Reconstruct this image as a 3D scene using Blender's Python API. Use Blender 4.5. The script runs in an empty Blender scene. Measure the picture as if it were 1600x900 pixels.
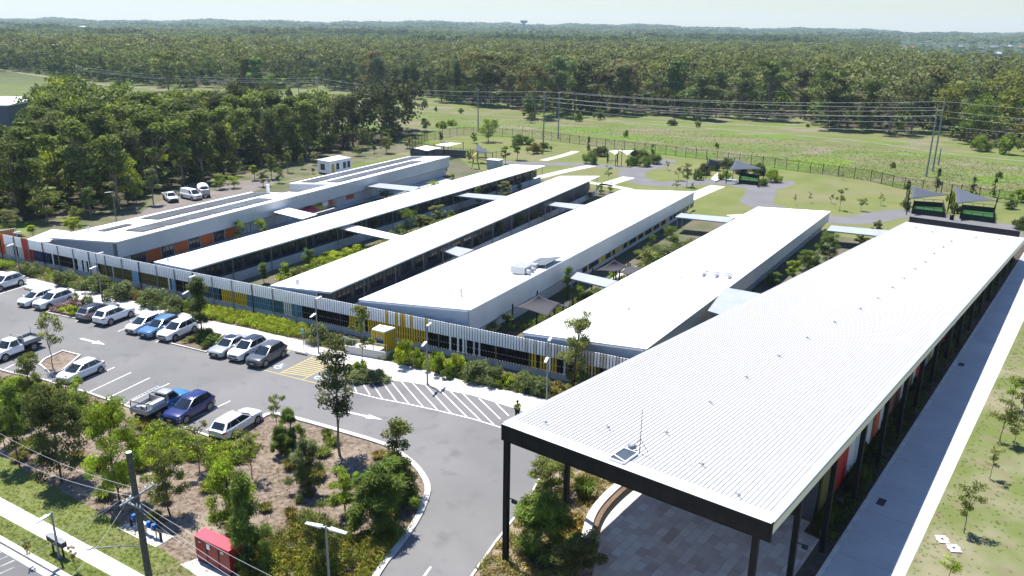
import bpy, bmesh, math, random
import numpy as np
from mathutils import Vector, Matrix
from mathutils.geometry import tessellate_polygon

SC = bpy.context.scene
COL = SC.collection
R_ = math.radians

# ------------------------------------------------------------------ camera
CAM_H = 31.0
FPX, HY, SLOPE = 1270.0, 45.0, 0.0145          # focal length in pixels of a 1600 wide frame, horizon row, horizon tilt
_roll = math.atan(SLOPE)
_pitch = math.atan((450 - HY) / FPX * math.cos(_roll))
CF = Vector((0, math.cos(_pitch), -math.sin(_pitch)))
_r0 = Vector((1, 0, 0)); _u0 = Vector((0, math.sin(_pitch), math.cos(_pitch)))
CR = _r0 * math.cos(_roll) + _u0 * math.sin(_roll)
CU = -_r0 * math.sin(_roll) + _u0 * math.cos(_roll)
cam_d = bpy.data.cameras.new("camera"); cam = bpy.data.objects.new("camera", cam_d); COL.objects.link(cam)
cam_d.sensor_width = 36.0; cam_d.lens = FPX / 1600 * 36.0
cam_d.clip_start = 0.5; cam_d.clip_end = 40000
M = Matrix.Identity(4)
for i in range(3):
    M[i][0] = CR[i]; M[i][1] = CU[i]; M[i][2] = -CF[i]
M[2][3] = CAM_H
cam.matrix_world = M
SC.camera = cam

# ------------------------------------------------------------------ sky, sun, exposure
SUN_EL, SUN_AZ = 68.0, 128.0                   # elevation, direction towards the sun (degrees from +X)
sv = Vector((math.cos(R_(SUN_AZ)) * math.cos(R_(SUN_EL)), math.sin(R_(SUN_AZ)) * math.cos(R_(SUN_EL)), math.sin(R_(SUN_EL))))
W = bpy.data.worlds.new("World"); SC.world = W; W.use_nodes = True
nt = W.node_tree; nt.nodes.clear()
sky = nt.nodes.new('ShaderNodeTexSky'); sky.sky_type = 'NISHITA'; sky.sun_disc = False
sky.sun_elevation = R_(SUN_EL); sky.sun_rotation = math.atan2(sv.x, sv.y)
sky.altitude = 30; sky.air_density = 1.7; sky.dust_density = 0.0; sky.ozone_density = 3.0
bg = nt.nodes.new('ShaderNodeBackground'); bg.inputs[1].default_value = 0.058
wo = nt.nodes.new('ShaderNodeOutputWorld')
tint = nt.nodes.new('ShaderNodeMix'); tint.data_type = 'RGBA'; tint.blend_type = 'MULTIPLY'; tint.inputs[0].default_value = 1; tint.inputs[7].default_value = (.80, .975, 1.40, 1)
nt.links.new(sky.outputs[0], tint.inputs[6]); nt.links.new(tint.outputs[2], bg.inputs[0]); nt.links.new(bg.outputs[0], wo.inputs[0])
sl = bpy.data.lights.new("sun", 'SUN'); sl.energy = 5.0; sl.angle = R_(0.53); sl.color = (1.0, 0.955, 0.88)
so = bpy.data.objects.new("sun", sl); COL.objects.link(so); so.rotation_euler = sv.to_track_quat('Z', 'Y').to_euler(); so.location = (0, 0, 200)
SC.view_settings.view_transform = 'Standard'; SC.view_settings.look = 'None'
SC.view_settings.exposure = 1.05; SC.view_settings.gamma = 1.0
try: SC.view_settings.use_curve_mapping = False
except Exception: pass
SC.render.engine = 'CYCLES'
SC.cycles.max_bounces = 8; SC.cycles.diffuse_bounces = 5; SC.cycles.glossy_bounces = 2
SC.cycles.transmission_bounces = 3; SC.cycles.transparent_max_bounces = 6; SC.cycles.volume_bounces = 1
SC.cycles.caustics_reflective = False; SC.cycles.caustics_refractive = False
SC.cycles.use_denoising = True
SC.render.resolution_x = 1024; SC.render.resolution_y = 576

# ------------------------------------------------------------------ helpers: places
def A(px, py, z=0.0):
    """the place on the level z that stands at pixel (px, py) of the 1600 x 900 photograph"""
    d = CF * FPX + CR * (px - 800) - CU * (py - 450)
    t = (z - CAM_H) / d.z
    return Vector((d.x * t, d.y * t, z))
def P(v):
    w = Vector(v) - Vector((0, 0, CAM_H)); d = w.dot(CF)
    return 800 + FPX * w.dot(CR) / d, 450 - FPX * w.dot(CU) / d, d
def hgt(bx, by, ty):
    """height of a thing with its foot at pixel (bx, by) and its top on row ty"""
    b = A(bx, by); lo, hi = 0.0, 60.0
    for _ in range(40):
        m = (lo + hi) / 2
        if P(b + Vector((0, 0, m)))[1] > ty: lo = m
        else: hi = m
    return lo
def pxm(v): return FPX / P(v)[2]                # pixels per metre there

# ------------------------------------------------------------------ helpers: objects
def tag(o, label=None, cat=None, group=None, kind=None):
    if label: o['label'] = label
    if cat: o['category'] = cat
    if group: o['group'] = group
    if kind: o['kind'] = kind
    return o
def thing(name, label, cat, loc=(0, 0, 0), rz=0.0, group=None):
    o = bpy.data.objects.new(name, None); COL.objects.link(o)
    o.empty_display_size = 0.3
    o.location = loc; o.rotation_euler = (0, 0, rz)
    return tag(o, label, cat, group)
def copy_tree(o, parent=None):
    c = o.copy(); COL.objects.link(c); c.parent = parent
    for ch in list(o.children): copy_tree(ch, c)
    return c

class MB:
    """collects faces and links them as ONE mesh object"""
    def __init__(s, origin=(0, 0, 0)):
        s.v = []; s.f = []; s.m = []; s.o = Vector(origin)
    def poly(s, pts, mi=0):
        n = len(s.v); s.v += [Vector(p) for p in pts]; s.f.append(tuple(range(n, n + len(pts)))); s.m.append(mi)
    def hexa(s, b, t, mi=0, caps=True):
        """b, t: lower and upper rings of points (same count, counter-clockwise seen from above)"""
        n = len(s.v); k = len(b); s.v += [Vector(p) for p in b] + [Vector(p) for p in t]
        for i in range(k):
            j = (i + 1) % k
            s.f.append((n + i, n + j, n + k + j, n + k + i)); s.m.append(mi)
        if caps:
            s.f.append(tuple(n + i for i in reversed(range(k)))); s.m.append(mi)
            s.f.append(tuple(n + k + i for i in range(k))); s.m.append(mi)
    def box(s, c, h, rz=0.0, mi=0):
        c = Vector(c); x = Vector((math.cos(rz), math.sin(rz), 0)) * h[0]; y = Vector((-math.sin(rz), math.cos(rz), 0)) * h[1]; z = Vector((0, 0, h[2]))
        b = [c - x - y - z, c + x - y - z, c + x + y - z, c - x + y - z]
        s.hexa(b, [p + z * 2 for p in b], mi)
    def bar(s, p, q, w, h=None, mi=0, up=(0, 0, 1)):
        """a square-section bar from p to q"""
        p = Vector(p); q = Vector(q); d = (q - p).normalized(); h = w if h is None else h
        u = Vector(up)
        if abs(d.dot(u)) > 0.98: u = Vector((0, 1, 0))
        a = d.cross(u).normalized() * (w / 2); b = a.cross(d).normalized() * (h / 2)
        r = [-a - b, a - b, a + b, -a + b]
        s.hexa([p + k for k in r][::-1], [q + k for k in r][::-1], mi)
    def tube(s, pts, rad, n=8, mi=0, caps=True):
        pts = [Vector(p) for p in pts]
        if not hasattr(rad, '__len__'): rad = [rad] * len(pts)
        base = len(s.v)
        for i, p in enumerate(pts):
            d = (pts[min(i + 1, len(pts) - 1)] - pts[max(i - 1, 0)]).normalized()
            u = Vector((1, 0, 0)) if abs(d.x) < 0.9 else Vector((0, 1, 0))
            a = d.cross(u).normalized(); b = d.cross(a)
            for k in range(n):
                t = 2 * math.pi * k / n
                s.v.append(p + (a * math.cos(t) + b * math.sin(t)) * rad[i])
        for i in range(len(pts) - 1):
            for k in range(n):
                k2 = (k + 1) % n
                s.f.append((base + i * n + k, base + i * n + k2, base + (i + 1) * n + k2, base + (i + 1) * n + k)); s.m.append(mi)
        if caps:
            s.f.append(tuple(base + k for k in reversed(range(n)))); s.m.append(mi)
            s.f.append(tuple(base + (len(pts) - 1) * n + k for k in range(n))); s.m.append(mi)
    def disc(s, c, axis, r, t, n=16, mi=0):
        c = Vector(c); ax = Vector(axis).normalized() * (t / 2)
        s.tube([c - ax, c + ax], r, n, mi)
    def build(s, name, mats, parent=None, smooth=False, fix=True):
        me = bpy.data.meshes.new(name)
        me.from_pydata([tuple(p - s.o) for p in s.v], [], s.f)
        mats = mats if isinstance(mats, (list, tuple)) else [mats]
        for m in mats: me.materials.append(m)
        if len(mats) > 1: me.polygons.foreach_set('material_index', s.m)
        if fix:
            bm = bmesh.new(); bm.from_mesh(me); bmesh.ops.recalc_face_normals(bm, faces=bm.faces); bm.to_mesh(me); bm.free()
        if smooth:
            me.polygons.foreach_set('use_smooth', [True] * len(me.polygons))
            try: me.set_sharp_from_angle(angle=R_(40))
            except Exception: pass
        o = bpy.data.objects.new(name, me); COL.objects.link(o)
        if parent is not None: o.parent = parent
        return o

def sheet(name, pts, z, mat, kind='structure', sub=0):
    pts = [Vector((p[0], p[1], z)) for p in pts]
    tr = tessellate_polygon([pts])
    me = bpy.data.meshes.new(name); me.from_pydata([tuple(p) for p in pts], [], [tuple(t) for t in tr])
    bm = bmesh.new(); bm.from_mesh(me)
    bmesh.ops.recalc_face_normals(bm, faces=bm.faces)
    for f in bm.faces:
        if f.normal.z < 0: f.normal_flip()
    bm.to_mesh(me); bm.free(); me.materials.append(mat)
    o = bpy.data.objects.new(name, me); COL.objects.link(o)
    if kind: o['kind'] = kind
    return o
def pxs(l, z=0.0): return [A(x, y, z) for x, y in l]
def ribbon(name, line, w, z0, z1, mat, closed=False, side=0.0):
    """a raised strip (kerb) along a line of places; side moves it to the left of the line"""
    pts = [Vector((p[0], p[1], 0)) for p in line]; n = len(pts); L = []; Rr = []
    for i in range(n):
        a = pts[(i - 1) % n] if closed or i > 0 else pts[i]; b = pts[(i + 1) % n] if closed or i < n - 1 else pts[i]
        d = (b - a).normalized(); nn = Vector((-d.y, d.x, 0))
        L.append(pts[i] + nn * (w / 2 + side)); Rr.append(pts[i] + nn * (-w / 2 + side))
    mb = MB()
    rng_ = range(n if closed else n - 1)
    U = Vector((0, 0, 1))
    for i in rng_:
        j = (i + 1) % n
        mb.poly([L[i] + U * z1, Rr[i] + U * z1, Rr[j] + U * z1, L[j] + U * z1][::-1])
        mb.poly([Rr[i] + U * z0, Rr[i] + U * z1, Rr[j] + U * z1, Rr[j] + U * z0])
        mb.poly([L[i] + U * z0, L[j] + U * z0, L[j] + U * z1, L[i] + U * z1])
    if not closed:
        for i in (0, n - 1): mb.poly([L[i] + U * z0, Rr[i] + U * z0, Rr[i] + U * z1, L[i] + U * z1])
    o = mb.build(name, mat, fix=True); o['kind'] = 'structure'
    return o
def spline(pts, k=6):
    """smooth line through places (Catmull-Rom)"""
    pts = [Vector(p) for p in pts]; out = []
    for i in range(len(pts) - 1):
        p0 = pts[max(i - 1, 0)]; p1 = pts[i]; p2 = pts[i + 1]; p3 = pts[min(i + 2, len(pts) - 1)]
        for j in range(k):
            t = j / k
            out.append(0.5 * ((2 * p1) + (-p0 + p2) * t + (2 * p0 - 5 * p1 + 4 * p2 - p3) * t * t + (-p0 + 3 * p1 - 3 * p2 + p3) * t ** 3))
    out.append(pts[-1]); return out

# ------------------------------------------------------------------ materials
MATS = {}
def mat(name, c, rough=0.6, spec=0.3, c2=None, scale=1.0, detail=6, lo=0.35, hi=0.65, bump=0.0, bscale=None, metal=0.0, coat=0.0, c3=None, s3=0.05, lo3=.45, hi3=.6, distort=0.0):
    if name in MATS: return MATS[name]
    m = bpy.data.materials.new(name); m.use_nodes = True; n = m.node_tree.nodes; l = m.node_tree.links
    b = n['Principled BSDF']; b.inputs['Roughness'].default_value = rough; b.inputs['Specular IOR Level'].default_value = spec
    b.inputs['Metallic'].default_value = metal
    if coat: b.inputs['Coat Weight'].default_value = coat; b.inputs['Coat Roughness'].default_value = 0.05
    b.inputs['Base Color'].default_value = (*c, 1)
    tc = n.new('ShaderNodeTexCoord')
    def noise(sc, det, dist=0.0):
        x = n.new('ShaderNodeTexNoise'); x.inputs['Scale'].default_value = sc; x.inputs['Detail'].default_value = det; x.inputs['Distortion'].default_value = dist
        l.new(tc.outputs['Object'], x.inputs['Vector']); return x
    def ramp(src, a, z):
        r = n.new('ShaderNodeMapRange'); r.inputs[1].default_value = a; r.inputs[2].default_value = z; r.clamp = True
        l.new(src, r.inputs[0]); return r.outputs[0]
    out = None
    if c2:
        x = noise(scale, detail, distort); mx = n.new('ShaderNodeMix'); mx.data_type = 'RGBA'
        l.new(ramp(x.outputs[0], lo, hi), mx.inputs[0]); mx.inputs[6].default_value = (*c, 1); mx.inputs[7].default_value = (*c2, 1)
        out = mx.outputs[2]
    if c3:
        x = noise(s3, 5); mx = n.new('ShaderNodeMix'); mx.data_type = 'RGBA'
        l.new(ramp(x.outputs[0], lo3, hi3), mx.inputs[0])
        if out: l.new(out, mx.inputs[6])
        else: mx.inputs[6].default_value = (*c, 1)
        mx.inputs[7].default_value = (*c3, 1); out = mx.outputs[2]
    if out: l.new(out, b.inputs['Base Color'])
    if bump:
        x = noise(bscale or scale * 4, 4); bp = n.new('ShaderNodeBump'); bp.inputs['Strength'].default_value = bump; bp.inputs['Distance'].default_value = 0.05
        l.new(x.outputs[0], bp.inputs['Height']); l.new(bp.outputs[0], b.inputs['Normal'])
    MATS[name] = m
    return m

def leaf_mat(name, trans=0.32, gloss=0.08):
    m = bpy.data.materials.new(name); m.use_nodes = True; n = m.node_tree.nodes; l = m.node_tree.links
    b = n['Principled BSDF']; b.inputs['Roughness'].default_value = 0.55; b.inputs['Specular IOR Level'].default_value = gloss
    at = n.new('ShaderNodeAttribute'); at.attribute_name = 'tcol'
    oi = n.new('ShaderNodeObjectInfo')
    mx = n.new('ShaderNodeMix'); mx.data_type = 'RGBA'; mx.blend_type = 'MULTIPLY'; mx.inputs[0].default_value = 1
    l.new(at.outputs['Color'], mx.inputs[6]); l.new(oi.outputs['Color'], mx.inputs[7])
    k2 = n.new('ShaderNodeMix'); k2.data_type = 'RGBA'; k2.blend_type = 'MULTIPLY'; k2.inputs[0].default_value = 1; k2.inputs[7].default_value = (1.36, 1.32, .90, 1); k2.clamp_result = False
    l.new(mx.outputs[2], k2.inputs[6]); mx = k2
    l.new(mx.outputs[2], b.inputs['Base Color'])
    tr = n.new('ShaderNodeBsdfTranslucent')
    g = n.new('ShaderNodeMix'); g.data_type = 'RGBA'; g.blend_type = 'MULTIPLY'; g.inputs[0].default_value = 1; g.inputs[7].default_value = (1.25, 1.3, 0.7, 1)
    l.new(mx.outputs[2], g.inputs[6]); l.new(g.outputs[2], tr.inputs['Color'])
    ms = n.new('ShaderNodeMixShader'); ms.inputs[0].default_value = trans
    l.new(b.outputs[0], ms.inputs[1]); l.new(tr.outputs[0], ms.inputs[2]); l.new(ms.outputs[0], n['Material Output'].inputs['Surface'])
    return m
LEAF = leaf_mat('leaf')

MX = dict(
    white=mat('white_paint', (.92, .92, .91), .5, .3),
    roof=mat('roof_sheet_white', (.80, .80, .80), .45, .3, (.74, .74, .745), .25, 4, .4, .7),
    rib=mat('roof_rib_shade_grey', (.285, .285, .295), .5, .3),  # ribs greyed in the colour, standing in for shade on their sides
    canopy=mat('canopy_sheet', (.31, .325, .33), .4, .4, (.27, .285, .29), .6, 4),
    clad=mat('grey_cladding', (.56, .575, .575), .38, .5, (.49, .51, .515), .5, 4, .3, .75),
    cladl=mat('pale_cladding', (.63, .64, .635), .42, .4, (.57, .58, .58), .4, 4, .3, .75),
    block=mat('grey_blockwork', (.40, .42, .44), .8, .2, (.33, .35, .37), .8, 5),
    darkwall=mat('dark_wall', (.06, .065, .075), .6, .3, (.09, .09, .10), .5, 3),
    glass=mat('window_glass', (.025, .032, .042), .08, .6),
    frame=mat('dark_frame', (.05, .055, .06), .5, .4),
    black=mat('black_steel', (.007, .007, .008), .55, .12, (.013, .013, .014), 1.5),
    hood=mat('blue_hood', (.13, .20, .34), .5, .4),
    orange=mat('orange_panel', (.62, .13, .025), .5, .3, (.55, .11, .022), .6),
    yellow=mat('yellow_panel', (.62, .42, .02), .5, .3, (.56, .37, .02), .6),
    yellowdk=mat('olive_panel', (.14, .115, .025), .55, .3),
    red=mat('red_panel', (.48, .03, .02), .5, .3),
    pink=mat('pink_panel', (.55, .05, .08), .5, .3),
    cream=mat('cream_panel', (.62, .57, .50), .6, .3),
    teal=mat('teal_panel', (.045, .12, .155), .5, .3),
    blue=mat('blue_panel', (.085, .21, .30), .5, .3),
    lblue=mat('light_blue_panel', (.28, .52, .66), .5, .3),
    navy=mat('navy_panel', (.012, .025, .10), .5, .3),
    sail=mat('grey_shade_cloth', (.062, .06, .066), .8, .1),
    sailb=mat('blue_grey_shade_cloth', (.075, .085, .105), .8, .1),
    sailw=mat('white_shade_cloth', (.75, .72, .68), .8, .1),
    steel=mat('galvanised_steel', (.42, .43, .44), .4, .5, (.33, .34, .36), 3, metal=.4),
    pole=mat('grey_pole', (.20, .21, .22), .5, .4),
    wood=mat('weathered_pole_wood', (.105, .105, .088), .85, .15, (.065, .065, .055), 6, 6, bump=.5),
    cable=mat('overhead_cable', (.45, .46, .48), .5, .3),
    conc=mat('concrete', (.50, .485, .45), .85, .2, (.40, .39, .36), .35, 7, .35, .7, bump=.1, bscale=8),
    concg=mat('grey_concrete', (.44, .435, .42), .85, .2, (.35, .345, .335), .3, 7, .3, .7),
    kerb=mat('kerb_concrete', (.52, .50, .465), .85, .2, (.40, .385, .36), 1.2, 6),
    asph=mat('asphalt', (.136, .134, .134), .92, .15, (.162, .159, .158), .10, 9, .36, .66, bump=.2, bscale=25, c3=(.118, .116, .115), s3=.55, lo3=.56, hi3=.74, distort=1.2),
    asphr=mat('road_asphalt', (.115, .115, .118), .92, .15, (.135, .135, .137), .3, 6, bump=.15, bscale=25),
    asphp=mat('path_asphalt', (.125, .122, .125), .92, .15, (.145, .14, .142), .2, 5),
    line=mat('line_paint_white', (.74, .74, .72), .7, .2, (.52, .52, .50), 2.5, 8, .42, .75),
    linef=mat('worn_line_paint', (.46, .455, .44), .8, .2, (.24, .235, .23), 1.8, 8, .42, .62),
    liney=mat('line_paint_yellow', (.40, .33, .13), .7, .2, (.30, .26, .13), 2, 8, .45, .8),
    lineb=mat('symbol_blue', (.13, .165, .22), .8, .2, (.155, .165, .18), 2.2, 8, .35, .6),
    mulch=mat('mulch', (.215, .17, .132), .95, .1, (.095, .07, .055), 2.6, 12, .36, .68, bump=.9, bscale=12, c3=(.235, .195, .15), s3=.16, lo3=.5, hi3=.66),
    bed=mat('dark_bed_mulch', (.10, .075, .055), .95, .1, (.16, .125, .09), .9, 9, .35, .65, bump=.5, bscale=8),
    lawn=mat('lawn', (.10, .128, .034), .9, .1, (.135, .15, .05), .4, 9, .35, .65, bump=.35, bscale=14, c3=(.14, .13, .07), s3=.09, lo3=.5, hi3=.62),
    lawnb=mat('yard_lawn', (.105, .128, .036), .9, .1, (.14, .148, .052), .16, 8, .35, .68, bump=.25, bscale=8, c3=(.155, .14, .075), s3=.045, lo3=.5, hi3=.68),
    dry=mat('dry_verge', (.19, .178, .115), .95, .1, (.105, .13, .04), .16, 10, .37, .55, bump=.4, bscale=10, c3=(.155, .13, .085), s3=.7, lo3=.52, hi3=.72),
    turf=mat('shade_darkened_turf', (.018, .06, .016), .9, .1, (.025, .08, .02), .6, 6),  # green darkened to carry the shade of the sails in its colour
    tyre=mat('tyre_rubber', (.012, .012, .013), .85, .2),
    rim=mat('alloy_rim', (.35, .35, .36), .35, .5, metal=.6),
    carglass=mat('car_glass', (.012, .016, .02), .05, .7),
    lampw=mat('headlamp_lens', (.62, .65, .68), .15, .6),
    lampr=mat('tail_lamp_lens', (.35, .015, .012), .2, .6),
    plate=mat('number_plate', (.62, .58, .36), .5, .3),
    trim=mat('black_trim', (.02, .02, .022), .6, .3),
    bark=mat('pale_bark', (.26, .22, .18), .85, .15, (.15, .125, .10), 1.5, 6),
    barkd=mat('dark_bark', (.085, .068, .055), .9, .1, (.13, .105, .085), 2, 6),
    solar=None,
)
# ================================================================== GROUND
RIDGE = [(-900, 3), (-400, 3), (0, 3.4), (300, 5.5), (600, 8.2), (800, 8.8), (1000, 8), (1200, 6.5), (1600, 3.2), (2000, 3), (2600, 3)]
def smooth(t): t = min(1, max(0, t)); return t * t * (3 - 2 * t)
def terrain(x, y):
    """gentle rise of the land far behind the woodland"""
    d = math.hypot(x, y)
    if d < 900 or y < 100: return 0.0
    px = 800 + FPX * x / y
    px = min(2600, max(-900, px))
    for (a, va), (b, vb) in zip(RIDGE, RIDGE[1:]):
        if a <= px <= b: r = va + (vb - va) * (px - a) / (b - a); break
    top = 31 + r / FPX * 6000
    top += 5 * math.sin(px * .021) + 3.5 * math.sin(px * .057 + 1) + 2 * math.sin(px * .13)
    t = (d - 900) / (6000 - 900)
    return (top - 16) * (0.55 * smooth(t) + 0.45 * min(1, max(0, t)))
def ground_material():
    m = bpy.data.materials.new('field_grass'); m.use_nodes = True; n = m.node_tree.nodes; l = m.node_tree.links
    b = n['Principled BSDF']; b.inputs['Roughness'].default_value = .95; b.inputs['Specular IOR Level'].default_value = .1
    g = n.new('ShaderNodeNewGeometry')
    def noise(sc, det, stretch=None, dist=0):
        x = n.new('ShaderNodeTexNoise'); x.inputs['Scale'].default_value = sc; x.inputs['Detail'].default_value = det; x.inputs['Distortion'].default_value = dist
        if stretch:
            mp = n.new('ShaderNodeMapping'); mp.inputs['Scale'].default_value = stretch; mp.inputs['Rotation'].default_value = (0, 0, .5)
            l.new(g.outputs['Position'], mp.inputs[0]); l.new(mp.outputs[0], x.inputs[0])
        else: l.new(g.outputs['Position'], x.inputs[0])
        return x.outputs[0]
    def rng(s, a, z):
        r = n.new('ShaderNodeMapRange'); r.inputs[1].default_value = a; r.inputs[2].default_value = z; l.new(s, r.inputs[0]); return r.outputs[0]
    def mix(f, a, c):
        x = n.new('ShaderNodeMix'); x.data_type = 'RGBA'; l.new(f, x.inputs[0])
        if isinstance(a, tuple): x.inputs[6].default_value = (*a, 1)
        else: l.new(a, x.inputs[6])
        x.inputs[7].default_value = (*c, 1); return x.outputs[2]
    c = mix(rng(noise(.035, 7, (1, 2.2, 1), .4), .40, .60), (.098, .128, .034), (.135, .135, .062))
    c = mix(rng(noise(.03, 8, (1, 2.4, 1), .5), .53, .62), c, (.095, .16, .022))
    c = mix(rng(noise(.05, 9, (1, 2.2, 1), .6), .52, .66), c, (.175, .15, .11))
    c = mix(rng(noise(1.1, 6), .5, .85), c, (.075, .088, .036))
    ln = n.new('ShaderNodeVectorMath'); ln.operation = 'LENGTH'; l.new(g.outputs['Position'], ln.inputs[0])
    c = mix(rng(ln.outputs['Value'], 420, 700), c, (.045, .062, .028))
    l.new(c, b.inputs['Base Color'])
    x = n.new('ShaderNodeTexNoise'); x.inputs['Scale'].default_value = 3; x.inputs['Detail'].default_value = 5; l.new(g.outputs['Position'], x.inputs[0])
    bp = n.new('ShaderNodeBump'); bp.inputs['Strength'].default_value = .6; bp.inputs['Distance'].default_value = .15; l.new(x.outputs[0], bp.inputs['Height']); l.new(bp.outputs[0], b.inputs['Normal'])
    return m
def build_ground():
    rings = [0, 30, 60, 100, 160, 240, 340, 460, 600, 750, 900, 1100, 1350, 1650, 2000, 2400, 2900, 3400, 4000, 4600, 5200, 5700, 6000, 6400, 7000, 9000]
    na = 180; v = [(0, 0, 0)]; f = []
    for r in rings[1:]:
        for k in range(na):
            a = 2 * math.pi * k / na; x, y = r * math.cos(a), r * math.sin(a)
            z = terrain(x, y)
            if r > 6100: z = z * (.8 if r < 7000 else .3)
            v.append((x, y, z))
    for k in range(na): f.append((0, 1 + k, 1 + (k + 1) % na))
    for i in range(len(rings) - 2):
        o1 = 1 + i * na; o2 = o1 + na
        for k in range(na):
            k2 = (k + 1) % na; f.append((o1 + k, o2 + k, o2 + k2, o1 + k2))
    me = bpy.data.meshes.new('ground'); me.from_pydata(v, [], f); me.materials.append(ground_material())
    me.polygons.foreach_set('use_smooth', [True] * len(f))
    o = bpy.data.objects.new('ground', me); COL.objects.link(o); o['kind'] = 'structure'
build_ground()

# the two straight reference frames of the place
K0 = A(1285, 900); K1 = A(1550, 480); KU = (K1 - K0).normalized(); KV = Vector((-KU.y, KU.x, 0))     # kerb beside the long roof
def K(u, v, z=0.0): return K0 + KU * u + KV * v + Vector((0, 0, z))
F0 = A(0, 365, 3.5); F1 = A(980, 560, 3.5); F0.z = F1.z = 0; FD = (F1 - F0).normalized(); FN = Vector((-FD.y, FD.x, 0))  # slatted fence; FN points to the school side
def F(u, v=0.0, z=0.0): return F0 + FD * u + FN * v + Vector((0, 0, z))
def fence_u(px):
    """distance along the fence of the column px of the photograph"""
    lo, hi = -40.0, 110.0
    for _ in range(50):
        m = (lo + hi) / 2
        if P(F(m, 0, 3.0))[0] < px: lo = m
        else: hi = m
    return lo

# school ground
sheet('courtyard_ground', [F(-6, .3), F(98, .3)] + pxs([(1300, 470), (1500, 395), (1330, 345), (1050, 290), (850, 250), (700, 232), (560, 262), (120, 352)]), .004, mat('courtyard_ground', (.115, .10, .072), .95, .1, (.075, .09, .04), .18, 8, .4, .6, bump=.4, bscale=8))
sheet('yard_lawn', pxs([(735, 262), (700, 230), (670, 220), (725, 212), (847, 219), (1040, 242), (1210, 264), (1360, 284), (1412, 297), (1700, 343), (1900, 420), (1500, 400), (1330, 372), (1190, 352), (1050, 330), (960, 300), (860, 284)]), .008, MX['lawnb'])
grey_path = pxs([(800, 256), (850, 257), (900, 257), (945, 260), (985, 265), (1012, 263), (1030, 257), (1040, 250)])
def band(name, line, w, z, m):
    pts = spline(line, 6); L = []; R2 = []
    for i, p in enumerate(pts):
        d = (pts[min(i + 1, len(pts) - 1)] - pts[max(i - 1, 0)]).normalized(); nn = Vector((-d.y, d.x, 0)); w_ = w[0] + (w[1] - w[0]) * i / (len(pts) - 1) if isinstance(w, tuple) else w
        L.append(p + nn * w_ / 2); R2.append(p - nn * w_ / 2)
    mb = MB()
    for i in range(len(pts) - 1):
        mb.poly([Vector((q.x, q.y, z)) for q in (R2[i], R2[i + 1], L[i + 1], L[i])])
    o = mb.build(name, m); o['kind'] = 'structure'
    for p in o.data.polygons:
        if p.normal.z < 0: p.flip()
    return o
band('yard_path', pxs([(770, 252), (800, 254.5), (850, 256), (900, 257), (945, 260), (985, 264), (1012, 262), (1032, 256), (1042, 249)]), 5, .014, MX['asphp'])
band('yard_path', pxs([(1000, 263), (988, 270), (990, 278), (1008, 285), (1040, 288), (1075, 286), (1110, 284), (1145, 287), (1185, 293), (1212, 289), (1222, 282)]), 6, .018, MX['asphp'])
band('yard_path', pxs([(1190, 294), (1188, 305), (1182, 316), (1210, 327), (1265, 338), (1310, 344), (1350, 343), (1385, 336), (1420, 333), (1460, 336)]), 6, .022, MX['asphp'])
sheet('playground_paving', pxs([(1420, 329), (1470, 335), (1540, 345), (1592, 353), (1600, 372), (1500, 358), (1424, 347)]), .026, MX['asphp'])
for l_, w in ([(1050, 322), (1087, 305), (1122, 290.5)], 3.2), ([(945, 290), (957, 285), (983, 277)], 3), ([(835, 279), (885, 267), (925, 259)], 2.6), ([(848, 251), (880, 243), (900, 236.5)], 2.2), ([(905, 283), (935, 287.5), (985, 296)], 2.2), ([(1140, 338.5), (1180, 336)], 2.4):
    band('concrete_path', pxs(l_), w, .030, MX['conc'])
# garden beds, paving between the blocks
sheet('courtyard_paving', pxs([(255, 404), (345, 372), (480, 335), (600, 303), (690, 276), (705, 282), (560, 318), (420, 362), (330, 398)]), .012, MX['concg'])
sheet('courtyard_paving', pxs([(555, 475), (640, 440), (760, 390), (800, 372), (812, 378), (700, 430), (600, 482)]), .012, MX['concg'])
sheet('courtyard_grass', pxs([(432, 438), (480, 408), (560, 388), (560, 396), (470, 436)]), .012, mat('bright_grass', (.11, .15, .034), .9, .1, (.13, .145, .05), .5, 8, bump=.4, bscale=6))
sheet('courtyard_paving', pxs([(975, 420), (1010, 412), (1020, 430), (930, 455)]), .012, MX['conc'])
# forecourt beside the long roof: path, kerb bed, dry verge
sheet('side_path', [K(-60, .02), K(-60, -3.95), K(4, -3.93), K(22, -3.82), K(62, -3.62), K(104, -3.5), K(104, .02)], .016, MX['concg'])
for i in range(-8, 34): ribbon('path_joint', [K(i * 3.0, .0), K(i * 3.0, -3.6)], .02, .0162, .018, MX['asphp'])
ribbon('path_kerb', [K(-60, .16), K(104, .16)], .26, 0, .12, MX['kerb'])
sheet('plant_bed', [K(-60, .3), K(104, .3), K(104, 2.4), K(4, 2.4), K(3.6, 1.3), K(-60, 1.3)], .020, mat('shade_darkened_soil', (.05, .04, .033), .95, .1, (.08, .065, .05), 1.2, 8, bump=.4))  # soil colour darkened to paint in the deep shade below the eave
sheet('dry_verge', [K(-70, -3.9), K(-70, -95), K(130, -95), K(130, -3.4), K(104, -3.45), K(62, -3.58), K(22, -3.78), K(4, -3.9)], .006, MX['dry'])
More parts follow.
